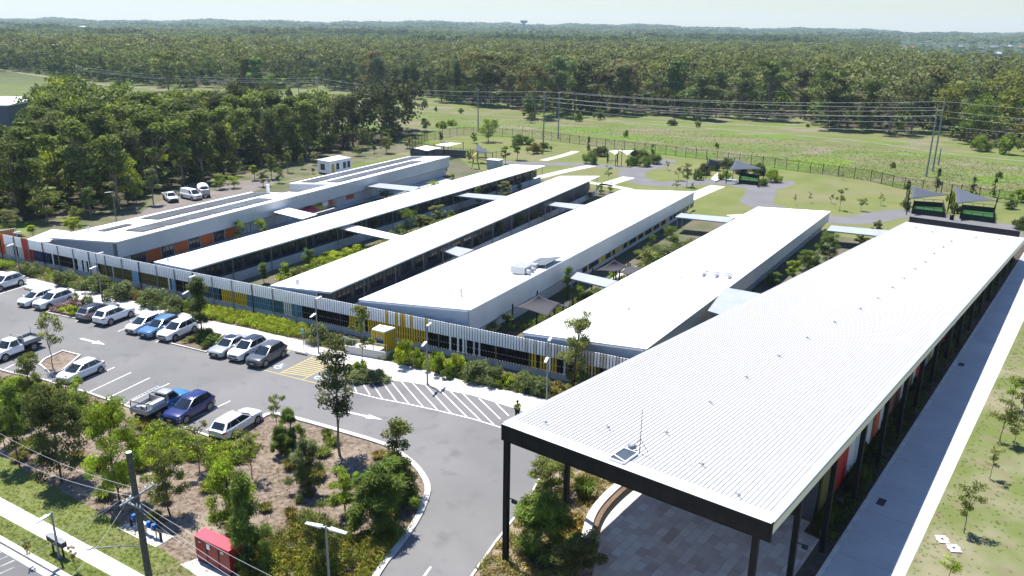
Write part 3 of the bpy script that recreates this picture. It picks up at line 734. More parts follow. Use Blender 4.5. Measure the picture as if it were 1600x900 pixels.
# ---- covered ways between the blocks
CW = [([(426, 331), (495, 336), (446, 324)], 0, 'covered way')]
def canopy(px4, z, label, mats='canopy', th=.12):
    return prism('covered_walkway', label, [A(x, y, z) for x, y in px4], th, MX[mats])
canopy([(426, 331), (472, 342.5), (496, 335), (446, 323.5)], 2.7, 'pale canopy against the red and yellow awnings of the solar-roofed block', 'roof')
canopy([(572, 291), (646, 299), (656, 292), (586, 285.5)], 2.7, 'pale canopy joining the rear of the solar-roofed block to the narrow block beside it')
canopy([(530, 357), (609, 374), (640, 371), (551, 351)], 2.8, 'near covered way across the first garden court, between the two narrow blocks', 'roof')
canopy([(705, 305), (780, 313), (790, 306), (722, 301)], 2.8, 'far covered way across the first garden court, between the two narrow blocks')
canopy([(690, 391), (717, 401), (740, 390), (706, 384)], 2.8, 'short canopy from the middle narrow block to the yellow-panelled block, nearer one')
canopy([(850, 319.5), (897, 326.5), (914, 320), (860, 315)], 2.8, 'short canopy from the middle narrow block to the yellow-panelled block, farther one')
canopy([(891, 435), (947, 448.5), (965, 439), (902, 425)], 2.6, 'covered way in the shade-sail court beside the yellow-panelled block')
canopy([(1055, 339), (1137, 347.5), (1148, 340), (1064, 333)], 2.6, 'long thin canopy at the far end between the two wide blocks')
canopy([(1292, 360), (1370, 368.5), (1390, 360), (1299, 352)], 2.4, 'thin canopy from the far end of the wide block to the ribbed roof')
canopy([(1106, 485.5), (1128, 492), (1192, 459.5), (1133, 449)], 4.0, 'broad grey link roof between the wide block and the ribbed roof')
# red and yellow awnings
for (x0, y0, x1, y1, k, lb) in ((474, 329, 492, 324, 'pink', 'red fabric awning over a window of the solar-roofed block'), (492, 324.5, 503, 321.5, 'yellow', 'yellow fabric awning over a window of the solar-roofed block')):
    t0, t1 = b1.tp(x0, 1.5, 0), b1.tp(x1, 1.5, 0); q = b1.w((t0 + t1) / 2, .2, 0)
    m = MB(q); T = [b1.w(t0, .88, 1.5), b1.w(t0, -1.1, 1.1), b1.w(t1, -1.1, 1.1), b1.w(t1, .88, 1.5)]; m.hexa([p - UZ * .05 for p in T], T)
    rt = thing('awning', lb, 'awning', q); m.build('cloth', MX[k], rt)
    m = MB(q); m.bar(T[1] - UZ * .08, T[2] - UZ * .08, .05)
    for e in (0, 3): m.bar(T[e] - UZ * .3, T[1 if e == 0 else 2] - UZ * .08, .04)
    m.build('awning_arm', MX['steel'], rt)

# ================================================================== LONG RIBBED ROOF
U0, U1, V0, V1, Z0, Z1 = -10.75, 91.2, .30, 15.85, 9.3, 3.3
def zr(u): return Z0 + (Z1 - Z0) * (u - U0) / (U1 - U0)
o_ = K(U0, V0); hall = thing('school_hall', 'long hall under a huge white ribbed roof on black posts with a black front fascia', 'building', o_)
def KR(u, v, dz=0.0): return K(u, v, zr(u) + dz)
m = MB(o_); T = [KR(U0, V1), KR(U0, V0), KR(U1, V0), KR(U1, V1)]
m.hexa([p - UZ * .28 for p in T], T)
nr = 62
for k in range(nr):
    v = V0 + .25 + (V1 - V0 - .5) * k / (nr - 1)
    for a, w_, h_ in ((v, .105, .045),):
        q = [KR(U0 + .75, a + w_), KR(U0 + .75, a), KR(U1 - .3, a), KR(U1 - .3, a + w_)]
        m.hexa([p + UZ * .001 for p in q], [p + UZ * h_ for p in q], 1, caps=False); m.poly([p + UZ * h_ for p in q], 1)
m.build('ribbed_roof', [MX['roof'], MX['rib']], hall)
def kbar(u0, v0, u1, v1, z0a, z1a, z0b, z1b, t, name, mt):
    """upright board from (u0,v0) to (u1,v1), bottom and top heights at both ends"""
    a, b = K(u0, v0), K(u1, v1); d = (b - a).normalized(); nn = Vector((-d.y, d.x, 0)) * t / 2
    mm = MB(o_); B = [a - nn + UZ * z0a, a + nn + UZ * z0a, b + nn + UZ * z0b, b - nn + UZ * z0b]; T_ = [a - nn + UZ * z1a, a + nn + UZ * z1a, b + nn + UZ * z1b, b - nn + UZ * z1b]
    mm.hexa(B[::-1], T_[::-1]); return mm.build(name, MX[mt], hall)
kbar(U0 - .1, V0 - .25, U0 - .1, V1 + .15, Z0 - 1.0, Z0 - .02, Z0 - 1.0, Z0 - .02, .18, 'front_fascia', 'black')
m = MB(o_); q = [KR(U0 - .2, V1 + .1, .035), KR(U0 - .2, V0 - .2, .035), KR(U0 + .78, V0 - .2, .035), KR(U0 + .78, V1 + .1, .035)]; m.hexa([p - UZ * .03 for p in q], q); m.build('front_flashing', MX['roof'], hall)
MX['beige'] = mat('beige_fascia', (.80, .72, .55), .6, .3)
kbar(U0 + .02, V0 - .14, U1 - .02, V0 - .14, zr(U0) - .75, zr(U0) - .16, zr(U1) - .75, zr(U1) - .16, .1, 'side_fascia', 'beige')
m = MB(o_); m.bar(KR(U0 + .03, V0 - .13, -.06), KR(U1, V0 - .13, -.06), .26, .16); m.build('gutter', mat('grey_gutter', (.30, .31, .34), .5, .4), hall)
m = MB(o_); m.bar(KR(U0 + .03, V1 + .12, -.06), KR(U1, V1 + .12, -.06), .22, .18); m.build('gutter', MATS['grey_gutter'], hall)
kbar(U0 + .1, V1 + .05, U1, V1 + .05, zr(U0) - .75, zr(U0) - .16, zr(U1) - .75, zr(U1) - .16, .08, 'side_fascia', 'black')
MX['navyblack'] = mat('navy_black', (.008, .008, .014), .6, .2)
kbar(U1 + .12, V0 + .6, U1 + .12, V1 - .1, Z1 - .6, Z1 + .85, Z1 - .6, Z1 + .85, .1, 'rear_parapet', 'navyblack')
PU = [-10.7, -4.1, 2.4, 9.0, 15.4, 21.5, 27.5, 33.5, 40.2, 46.8, 53.4, 60, 66.6, 73.2, 79.8, 86.4]
for i, u in enumerate(PU):
    for v in (.8, 15.75):
        if v > 5 and u > 40: continue
        m = MB(o_); c = K(u, v); a = math.atan2(KU.y, KU.x); zt = zr(u) - .29
        m.box(c + UZ * zt / 2, (.15, .15, zt / 2), a); m.build('post', MX['black'], hall)
        if u < -8 or (v < 5 and u < 3): 
            m = MB(o_); m.bar(c + UZ * (zt * .5) + KV * -.15, c + UZ * (zt * .5) - KV * .55, .05); m.box(c + UZ * (zt * .5 - .1) - KV * .6, (.1, .16, .09), a); m.build('flood_lamp', MX['trim'], hall)
# walls under the roof
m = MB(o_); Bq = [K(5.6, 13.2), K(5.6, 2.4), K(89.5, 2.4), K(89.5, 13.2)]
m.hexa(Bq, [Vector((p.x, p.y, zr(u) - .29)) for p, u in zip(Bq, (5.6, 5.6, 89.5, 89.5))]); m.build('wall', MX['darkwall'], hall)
kbar(5.7, 2.32, 89.4, 2.32, zr(5.7) - 1.9, zr(5.7) - .3, zr(89.4) - 1.0, zr(89.4) - .3, .1, 'upper_wall', 'cladl')
rr = random.Random(5)
seq = ['yellowdk', 'cream', 'red', 'red', 'cream', 'clad', 'yellow', 'cream', 'redbrown', 'orange', 'cream', 'red', 'redbrown', 'yellow', 'redbrown', 'clad', 'red']
MX['redbrown'] = mat('red_brown_panel', (.24, .07, .035), .6, .3)
u = 6.0; i = 0
while u < 88:
    w_ = rr.uniform(1.0, 1.9); k = seq[i % len(seq)]; h_ = (zr(u) - 1.1) * rr.uniform(.74, .92)
    if k != 'darkwall' and (i % 7) != 6: kbar(u + .04, 2.26, u + w_ - .04, 2.26, .25, h_, .25, h_, .14, 'wall_panel', k)
    elif u > 7:
        kbar(u + .1, 2.3, u + w_ - .1, 2.3, .2, 2.3, .2, 2.3, .12, 'door', 'frame')
    u += w_; i += 1
# glazed front
for k in range(6):
    v = 3.3 + k * 1.62; kbar(5.52, v, 5.52, v + 1.5, .1, 3.2, .1, 3.2, .06, 'window', 'frame'); kbar(5.47, v + .08, 5.47, v + 1.42, .2, 3.1, .2, 3.1, .03, 'pane', 'glass')
# small roof brackets in three lines down the roof
for px_, py_ in [(853, 662), (951, 670), (1042, 678), (1110, 630), (1167, 591), (1218, 558), (1262, 529), (1305, 505), (1345, 484), (1372, 467), (1395, 450), (1413, 436), (1430, 421), (1446, 410), (1460, 397), (1474, 387), (1487, 378), (1098, 728), (1155, 776), (1431, 356), (1457, 363), (1525, 372), (1562, 375)]:
    lo = A(px_, py_, 7.0)
    for _ in range(12):
        w_ = (lo - K0).dot(KU); lo = A(px_, py_, zr(w_))
    m = MB(o_); a = math.atan2(KU.y, KU.x); m.box(lo + UZ * .05, (.28, .06, .04), a + .9); m.box(lo + UZ * .12, (.06, .05, .08), a); m.build('roof_bracket', MX['steel'], hall)
# skylight hatch and mast
lo = A(975, 717, 9.0)
for _ in range(10): lo = A(975, 717, zr((lo - K0).dot(KU)))
uu, vv = (lo - K0).dot(KU), (lo - K0).dot(KV)
ht_ = thing('roof_hatch', 'small grey skylight hatch near the front edge of the ribbed roof', 'roof hatch', lo)
m = MB(lo); q = [KR(uu - .7, vv + .55, .12), KR(uu - .7, vv - .35, .12), KR(uu + .9, vv - .35, .12), KR(uu + .9, vv + .55, .12)]; m.hexa([p - UZ * .14 for p in q], q); m.build('pane', mat('sky_pane', (.05, .065, .08), .35, .3), ht_)
m = MB(lo)
for a_, b_ in zip(q, q[1:] + q[:1]): m.bar(a_, b_, .08, .1)
m.bar(KR(uu - .2, vv + .5, .14), KR(uu - .5, vv - .3, .14), .08, .08); m.build('hatch_frame', MX['cladl'], ht_)
p = KR(uu + 1.15, vv - .3); mt = thing('roof_mast', 'thin antenna mast with stays beside the skylight hatch', 'antenna', p)
m = MB(p); m.tube([p, p + UZ * 2.6], [.035, .02], 6); m.build('mast', MX['pole'], mt)
m = MB(p); m.tube([p + UZ * .9, p + KU * .3 - KV * .4], .02, 5); m.tube([p + UZ * .9, p - KU * .2 + KV * .5 + UZ * .1], .02, 5); m.box(p + KV * .45 + UZ * .25, (.2, .12, .12), .4); m.build('stay', MX['pole'], mt)
# ================================================================== SLATTED STREET FENCE
fu0, fu1 = fence_u(-120), fence_u(1010)
o_ = F(0); scr = thing('slatted_fence', 'tall street fence, white slats above brightly coloured ones, in front of the school blocks', 'fence', o_)
LOWS = [(-120, 8, 'orange'), (8, 20, 'cladl'), (20, 26, 'black'), (26, 36, 'cladl'), (36, 52, 'red'), (52, 76, 'navy'), (76, 121, 'black'), (121, 125, 'white'), (125, 130, 'black'), (130, 135, 'white'), (135, 138, 'black'), (138, 150, 'white'), (150, 157, 'black'), (157, 205, 'yellowdk'), (205, 215, 'lblue'), (215, 268, 'yellowdk'), (268, 274, 'lblue'), (274, 300, 'black'), (300, 345, 'teal'), (345, 385, 'yellow'), (385, 422, 'blue'), (422, 444, 'teal'), (444, 456, 'cream'), (456, 472, 'blue'), (472, 545, 'black'), (545, 557, 'yellow'), (557, 574, 'black'), (574, 668, 'yellow'), (668, 702, 'black'), (702, 756, 'mixw'), (756, 830, 'black'), (830, 880, 'mixy'), (880, 1010, 'mixo')]
rr = random.Random(3)
u = fu0; groups = {}; ups = {}
pitch = .30
while u < fu1:
    px = P(F(u, 0, 2.0))[0]
    k = next((c for a, b, c in LOWS if a <= px < b), 'black'); sec = next((i for i, (a, b, c) in enumerate(LOWS) if a <= px < b), 99)
    if k == 'mixw': k = rr.choice(['white', 'white', 'black', 'cladl'])
    elif k == 'mixy': k = rr.choice(['yellow', 'black', 'white', 'yellow', 'black'])
    elif k == 'mixo': k = rr.choice(['yellowdk', 'black', 'yellow', 'cream'])
    elif k in ('black', 'yellowdk') and rr.random() < .10: k = rr.choice(['white', 'cream', 'yellowdk'])
    elif k == 'teal' and rr.random() < .25: k = 'black'
    groups.setdefault((sec, k), []).append(u)
    uk = 'white'
    if 36 <= px < 47: uk = 'red'
    elif px < 8: uk = 'orange'
    elif 560 < px < 672 and rr.random() < .3: uk = 'yellow'
    elif 820 < px and rr.random() < .25: uk = 'cream'
    ups.setdefault(uk, []).append(u)
    u += pitch
CN = dict(orange='orange', cladl='pale grey', black='black', red='red', navy='navy blue', white='white', yellowdk='olive', lblue='light blue', teal='dark teal', yellow='yellow', blue='blue', cream='cream')
for (sec, k), us in groups.items():
    m = MB(o_)
    for u in us:
        zl = .66 if k != 'red' else .3
        m.box(F(u, 0, (zl + 2.14) / 2), (.085 if k != 'black' else .07, .03, (2.14 - zl) / 2), math.atan2(FD.y, FD.x))
    o = m.build('lower_slats', MX[k], scr); o['label'] = CN[k] + ' lower slats'
for k, us in ups.items():
    m = MB(o_)
    for u in us: m.box(F(u, -.07, 2.83), (.102, .028, .67), math.atan2(FD.y, FD.x))
    o = m.build('upper_slats', MX[k], scr); o['label'] = CN[k] + ' upper slats'
m = MB(o_)
for z in (1.35, 2.1): m.bar(F(fu0, .06, z), F(fu1, .06, z), .04, .06)
m.build('rail', MX['cream'], scr)
m = MB(o_); m.bar(F(fu0, .06, 3.2), F(fu1, .06, 3.2), .05, .09); m.bar(F(fu0, .06, 2.4), F(fu1, .06, 2.4), .05, .09); m.build('rail', MX['pole'], scr)
m = MB(o_); m.bar(F(fu0, .16, 2.0), F(fu1, .16, 2.0), .02, 2.7); m.build('gap_shade_sheet', mat('gap_shade_dark', (.02, .02, .022), .8, .1), scr)  # added dark sheet, makes the gaps between the slats look shaded
m = MB(o_); m.bar(F(fu0, .1, .31), F(fu1, .1, .31), .2, .62); m.build('plinth_wall', MX['block'], scr)
n = int((fu1 - fu0) / 3.05)
for i in range(n + 1):
    u = fu0 + (fu1 - fu0) * i / n; m = MB(o_); vv_ = -.16 if u < fence_u(430) else .04; m.bar(F(u, vv_, 0), F(u, vv_, 3.46), .09, .09); m.build('post', MX['pole'] if i % 3 else MX['black'], scr)
# orange wing of the fence on the far left
a, b = A(-30, 366, 3.4), A(24, 357, 3.4); g_ = Vector((a.x, a.y, 0)); d = b - a; d.z = 0; ln = d.length; d.normalize()
wing = thing('orange_fence', 'orange slatted screen behind the left end of the street fence', 'fence', g_)
m = MB(g_)
for k in range(int(ln / .2)): c = g_ + d * (k * .2 + .1); m.box(c + UZ * 1.75, (.08, .03, 1.65), math.atan2(d.y, d.x))
m.build('slats', MX['orange'], wing)
m = MB(g_); m.bar(g_ + UZ * 3.42, g_ + d * ln + UZ * 3.42, .1, .08); m.bar(g_ + d * ln, g_ + d * ln + UZ * 3.4, .1); m.build('frame', MX['cladl'], wing)

# entry porch and ramp wall
pr = [A(581, 514, 2.75), A(600, 518.5, 2.75), A(617.5, 511.5, 2.75), A(593, 507, 2.75)]
c = sum(pr, Vector()) / 4; g_ = Vector((c.x, c.y, 0)); po = thing('entry_porch', 'yellow slatted entrance porch with a white flat roof, standing out from the street fence', 'porch', g_)
m = MB(g_); m.hexa([p - UZ * .14 for p in pr], pr); m.build('roof', MX['roof'], po)
def slatline(m, a, b, z0, z1, st=.26, w=.072):
    d = (b - a); d.z = 0; L = d.length; d.normalize(); n = int(L / st)
    for k in range(n + 1): q = a + d * (L * k / n); m.box(Vector((q.x, q.y, (z0 + z1) / 2)), (w, .025, (z1 - z0) / 2), math.atan2(d.y, d.x))
m = MB(g_); slatline(m, pr[1], pr[2], .1, 2.6); m.build('side_screen', MX['yellow'], po)
m = MB(g_); q1_, q2_ = pr[1].lerp(c, .03), pr[2].lerp(c, .03); m.bar(Vector((q1_.x, q1_.y, 1.3)), Vector((q2_.x, q2_.y, 1.3)), .02, 2.5); m.build('porch_gap_shade', MX['yellowdk'], po)  # added dark panel, painted shade for the inside of the slatted porch
m = MB(g_); slatline(m, pr[0], pr[1], 1.9, 2.6); m.build('valance', MX['yellow'], po)
m = MB(g_); q = pr[0].lerp(c, .05); m.bar(Vector((q.x, q.y, 0)), Vector((q.x, q.y, 2.6)), .09); m.build('post', MX['yellow'], po)
a, b = A(540, 551), A(604, 562); g_ = a.lerp(b, .5); rw = thing('ramp_wall', 'low pale concrete ramp wall in front of the yellow entrance', 'wall', g_)
d = (b - a).normalized(); nn = Vector((-d.y, d.x, 0))
m = MB(g_); m.hexa([a, b, b + nn * 1.6, a + nn * 1.6], [p + UZ * .55 for p in (a, b, b + nn * 1.6, a + nn * 1.6)]); m.build('ramp_deck', MX['conc'], rw)
m = MB(g_); m.bar(a - nn * .09 + UZ * .42, b - nn * .09 + UZ * .42, .16, .84); m.build('kerb_wall', MX['conc'], rw)
m = MB(g_)
for k in range(7): q = a.lerp(b, k / 6) + nn * .1; m.bar(q + UZ * .55, q + UZ * 1.5, .04)
m.bar(a + nn * .1 + UZ * 1.5, b + nn * .1 + UZ * 1.5, .05); m.build('handrail', MX['steel'], rw)

# ================================================================== LAMP POSTS
def lamp_post(base, h, label, ang, heads=((1, 0, 1.0), (-1, 1.35, 1.0)), group='double-headed lamp posts along the footpath'):
    r = thing('lamp_post', label, 'lamp post', base, 0, group)
    m = MB(base); m.tube([base, base + UZ * h], [.08, .055], 8); m.box(base + UZ * .02, (.16, .16, .02), ang); m.build('pole', MX['pole'], r)
    d = Vector((math.cos(ang), math.sin(ang), 0))
    for s_, dz, L in heads:
        m = MB(base); a = base + UZ * (h - .1 - dz); m.bar(a, a + d * s_ * .35, .06); b = a + d * s_ * .25; m.hexa([b + UZ * -.06 + Vector((-d.y, d.x, 0)) * w - 0 * d for w in (-.13, .13)] + [b + d * s_ * L + UZ * -.04 + Vector((-d.y, d.x, 0)) * w for w in (.10, -.10)], [b + UZ * .06 + Vector((-d.y, d.x, 0)) * w for w in (-.13, .13)] + [b + d * s_ * L + UZ * .0 + Vector((-d.y, d.x, 0)) * w for w in (.10, -.10)])
        m.build('lamp_head', MX['cladl'], r)
    return r
LA = math.atan2(FN.y, FN.x)
for (bx, by), tx in (((32, 431), 'double-headed lamp post at the far left, before the red fence slats'), ((160, 470), 'double-headed lamp post standing beside the dark grey wagon'), ((303, 513), 'double-headed lamp post half hidden by the slender tree in the car park'), ((498, 552), 'double-headed lamp post at the disabled parking bays'), ((668, 601), 'double-headed lamp post on the forecourt beside the hatched no-parking area'), ((854, 628), 'double-headed lamp post close to the corner of the ribbed roof')):
    lamp_post(A(bx, by), 5.7, tx, LA + .25)
c = A(509, 822, 6.0); e = A(535, 827, 6.0) - A(484, 814, 6.0)
lamp_post(Vector((c.x, c.y, 0)), 6.0, 'near T-shaped lamp post rising at the bottom edge among the shrubs', math.atan2(e.y, e.x), ((1, 0, 1.0), (-1, 0, 1.0)), None)
c = A(82, 799, 5.2); e = A(67, 813, 5.0) - A(82, 799, 5.2)
b_ = A(93, 872); hh = hgt(93, 872, 800)
lamp_post(b_, hh, 'single-arm street lamp beside the street footpath', math.atan2(e.y, e.x), ((1, 0, 1.15),), None)
lamp_post(A(182, 346), 5.0, 'slim lamp post behind the solar-roofed block, in front of the dark trees', LA + 2.6, ((1, 0, .9),), None)

# ================================================================== BOUNDARY FENCE
BF = pxs([(640, 233), (668, 219.5), (725, 211), (785, 214), (847, 218), (905, 226), (960, 233), (1040, 242), (1120, 252), (1210, 263), (1285, 273), (1360, 283.5), (1412, 296), (1500, 308), (1620, 325), (1800, 352)])
def steel_fence(name, label, line, h, st=2.6, infill=.2):
    g = Vector(line[0]); r = thing(name, label, 'fence', g)
    bars = MB(g); rails = MB(g); pn = 0
    for a, b in zip(line, line[1:]):
        L = (b - a).length; d = (b - a).normalized(); n = max(1, round(L / st))
        for k in range(n):
            q = a + d * (L * k / n); m = MB(g); m.bar(q, q + UZ * (h + .12), .10); m.build('post', MX['black'], r); pn += 1
        for z in (.2, h - .2): rails.bar(a + UZ * z, b + UZ * z, .04)
        k = 0
        while k * infill < L:
            q = a + d * (k * infill); bars.bar(q + UZ * .05, q + UZ * h, .022); k += 1
    rails.build('rail', MX['black'], r); bars.build('pickets', MX['black'], r); return r
steel_fence('boundary_fence', 'long black steel picket fence between the school yard and the open field', BF, 2.5, 3.2)
steel_fence('yard_fence', 'black picket fence around the small play yard behind the solar-roofed block', pxs([(640, 233), (690, 243), (735, 247), (760, 252), (790, 250)]), 2.3, 3.0)
a, b = A(641, 243), A(728, 247); g_ = a.lerp(b, .5); d = (b - a).normalized(); sw = thing('screen_wall', 'dark grey solid screen wall behind the far end of the solar-roofed block', 'wall', g_)
m = MB(g_); m.bar(a + UZ * .95, b + UZ * .95, .15, 1.9); m.build('panel', MX['darkwall'], sw)
m = MB(g_); m.bar(a + UZ * 1.93, b + UZ * 1.93, .2, .06); m.build('coping', MX['block'], sw)

# ================================================================== SHADE SAILS
def sail(label, pts, mt, posts=True, group=None, name='shade_sail', sag=.12, seg=10):
    """pts: corners with heights; three or four of them"""
    c = sum(pts, Vector()) / len(pts); g = Vector((c.x, c.y, 0)); r = thing(name, label, 'shade sail', g, 0, group)
    q = pts if len(pts) == 4 else [pts[0], pts[1], pts[2], pts[2]]
    V = []; N = seg
    for i in range(N + 1):
        for j in range(N + 1):
            s, t = i / N, j / N; p = q[0].lerp(q[1], s).lerp(q[3].lerp(q[2], s), t)
            e = (4 * s * (1 - s) + 4 * t * (1 - t)) / 2; p = p.lerp(c, sag * e * (1 - abs(2 * s - 1) * abs(2 * t - 1)) * .6 + sag * .5 * max(0, 4 * s * (1 - s) * (1 - 4 * t * (1 - t)) + 4 * t * (1 - t) * (1 - 4 * s * (1 - s)))); V.append(p)
    m = MB(g); m.v = V[:]; n = N + 1
    for i in range(N):
        for j in range(N): m.f.append((i * n + j, (i + 1) * n + j, (i + 1) * n + j + 1, i * n + j + 1)); m.m.append(0)
    o = m.build('cloth', MX[mt], r, smooth=True)
    sd = o.modifiers.new('thickness', 'SOLIDIFY'); sd.thickness = .03
    if posts:
        for p in pts:
            dd = (p - c); dd.z = 0; dd.normalize(); m = MB(g); b = Vector((p.x, p.y, 0)) + dd * .35; m.tube([b, b + UZ * (p.z + .35)], .08, 8); m.tube([b + UZ * p.z, p], .02, 5); m.build('post', MX['black'], r)
    return r
# in the court of the wide blocks
sail('large grey shade sail in the near end of the court between the two wide blocks', [A(806, 480, 2.6), A(841, 461, 3.8), A(876, 474, 2.7), A(857, 495, 2.6)], 'sail')
sail('small dark shade sail beside the large one in the near end of the court', [A(872, 477, 2.5), A(893, 470, 2.6), A(888, 480, 2.6)], 'sail')
sail('pale grey shade sail halfway along the court between the two wide blocks', [A(930, 423, 2.5), A(960, 406, 3.6), A(981, 416, 2.6), A(966, 425, 2.5)], 'sail')
sail('dark grey shade sail halfway along the court, touching the pale one', [A(966, 426, 2.4), A(982, 415, 2.6), A(1006, 418, 2.5), A(985, 430, 2.4)], 'sail')
# playground on the right
sail('blue-grey triangular sail on the left of the two at the right-hand playground', [A(1425.5, 290, 4.6), A(1422, 311, 2.9), A(1482, 305, 3.2)], 'sailb')
sail('blue-grey triangular sail on the right of the two at the right-hand playground', [A(1490, 291.5, 4.6), A(1495, 318.5, 2.9), A(1554, 313, 3.2)], 'sailb')
sail('smaller blue-grey shade sail over the middle playground, the left one', [A(1108, 247.5, 4.5), A(1103, 260, 2.9), A(1129, 255.5, 3.2)], 'sailb')
sail('larger blue-grey shade sail over the middle playground, the right one', [A(1149, 249, 4.6), A(1138, 266.5, 2.9), A(1192, 263.5, 3.1)], 'sailb')
sail('white shade sail over the garden seat, left half of the pair', [A(951, 236, 3.2), A(970, 234, 3.9), A(962, 242, 2.7)], 'sailw')
sail('white shade sail over the garden seat, right half of the pair', [A(968, 235, 3.8), A(991, 234.5, 3.6), A(981, 243, 2.7)], 'sailw')
sail('white hammock-shaped shade sail at the far end of the solar-roofed block, nearer one', [A(647, 231.5, 3.3), A(665, 227, 3.9), A(691, 231, 3.3), A(667, 236, 3.1)], 'sailw')
sail('white hammock-shaped shade sail at the far end of the solar-roofed block, farther one', [A(680, 226.5, 3.3), A(696, 222, 3.9), A(722, 224, 3.3), A(700, 229, 3.1)], 'sailw')
sail('dark grey shade sail over the climbing frame in the rear play yard', [A(746, 225, 4.2), A(741, 236, 3.0), A(768, 240, 2.6)], 'sailb')
# low enclosures and play things
def enclosure(label, px4, h, top='turf'):
    q = pxs(px4); c = sum(q, Vector()) / 4; r = thing('play_enclosure', label, 'play enclosure', c)
    m = MB(c); m.hexa([p + UZ * .03 for p in q], [p + UZ * .09 for p in q]); m.build('turf_floor', MX['turf'], r)
    for a, b in zip(q, q[1:] + q[:1]):
        m = MB(c); L = (b - a).length; n = max(2, int(L / 1.6))
        for k in range(n + 1): p = a.lerp(b, k / n); m.bar(p, p + UZ * h, .06)
        m.bar(a + UZ * h, b + UZ * h, .05); m.build('rail', MX['black'], r)
        m = MB(c); m.bar(a + UZ * (h * .36 + .02), b + UZ * (h * .36 + .02), .03, h * .62); m.build('screen', mat('green_mesh', (.010, .024, .018), .8, .1), r)
enclosure('green netted play enclosure under the left sail of the right-hand playground', [(1424, 334), (1475, 340), (1472, 325), (1427, 322)], 1.5)
enclosure('green netted play enclosure under the right sail of the right-hand playground', [(1499, 342), (1552, 349), (1552, 333), (1502, 328)], 1.5)
enclosure('green netted ball court beside the dark hedge of the middle playground', [(1154, 287), (1184, 290), (1186, 280), (1156, 275)], 1.3)
def simple(name, label, cat, c, parts, group=None):
    r = thing(name, label, cat, c, 0, group)
    for nm, mt, fn in parts: m = MB(c); fn(m, c); m.build(nm, MX[mt], r)
    return r
c = A(1120, 283); simple('sand_pit', 'pale sand pit with a timber edge in the middle playground', 'sand pit', c, [('sand', 'cream', lambda m, c: m.hexa([p + UZ * .02 for p in pxs([(1112, 281), (1118, 284), (1130, 277), (1122, 272)])], [p + UZ * .2 for p in pxs([(1112, 281), (1118, 284), (1130, 277), (1122, 272)])])), ('edge', 'conc', lambda m, c: [m.bar(a + UZ * .15, b + UZ * .15, .25, .3) for a, b in zip(pxs([(1111, 281.5), (1118, 285), (1131, 277), (1122, 271.5)]), pxs([(1118, 285), (1131, 277), (1122, 271.5), (1111, 281.5)]))])])
c = A(1143, 284); simple('play_bench', 'low blue play bench beside the ball court', 'bench', c, [('seat', 'lblue', lambda m, c: m.box(c + UZ * .42, (1.2, .3, .04), -.4)), ('leg', 'blue', lambda m, c: (m.box(c + UZ * .19 + Vector((.9, -.38, 0)), (.06, .25, .19), -.4), m.box(c + UZ * .19 - Vector((.9, -.38, 0)), (.06, .25, .19), -.4)))])
c = A(957, 253); simple('seat_shelter', 'dark timber seat frame under the white sails in the yard', 'seat', c, [('frame', 'frame', lambda m, c: [m.box(c + Vector((dx, .3 * dx, 1.0)), (.12, .12, 1.0), .3) for dx in (-1.2, 1.2)]), ('seat', 'wood', lambda m, c: m.box(c + UZ * .45, (1.1, .3, .05), .3))])
c = A(743, 264); simple('climbing_frame', 'small green climbing frame on the lawn behind the solar-roofed block', 'play frame', c, [('frame', 'turf', lambda m, c: [m.bar(c + Vector((dx, dy, 0)), c + Vector((dx * .4, dy * .4, 2.4)), .09) for dx in (-.9, .9) for dy in (-.7, .7)]), ('platform', 'turf', lambda m, c: m.box(c + UZ * 1.3, (.7, .6, .05)))])
c = A(773, 264); simple('garden_shed', 'small grey shed at the far end of the narrow block', 'shed', c, [('wall', 'block', lambda m, c: m.box(c + UZ * 1.05, (1.5, 1.1, 1.05), -.45)), ('roof', 'cladl', lambda m, c: m.box(c + UZ * 2.16, (1.65, 1.25, .06), -.45))])
c = A(752, 246); simple('play_tower', 'dark play tower with a yellow slide under the dark sail', 'play tower', c, [('frame', 'frame', lambda m, c: [m.box(c + Vector((dx, dy, 1.1)), (.07, .07, 1.1)) for dx in (-1, 1) for dy in (-.8, .8)]), ('deck', 'darkwall', lambda m, c: m.box(c + UZ * 1.25, (1.1, .9, .05))), ('slide', 'yellow', lambda m, c: m.bar(c + Vector((-1.1, -.2, 1.2)), c + Vector((-2.6, -1.4, .15)), .5, .08))])
for px_, py_, tx in ((1486, 343.5, 'black litter bin on the playground paving'),):
    c = A(px_, py_); simple('litter_bin', tx, 'bin', c, [('body', 'black', lambda m, c: m.tube([c, c + UZ * .9], [.28, .32], 10)), ('lid', 'frame', lambda m, c: m.tube([c + UZ * .9, c + UZ * 1.02], [.33, .2], 10))])
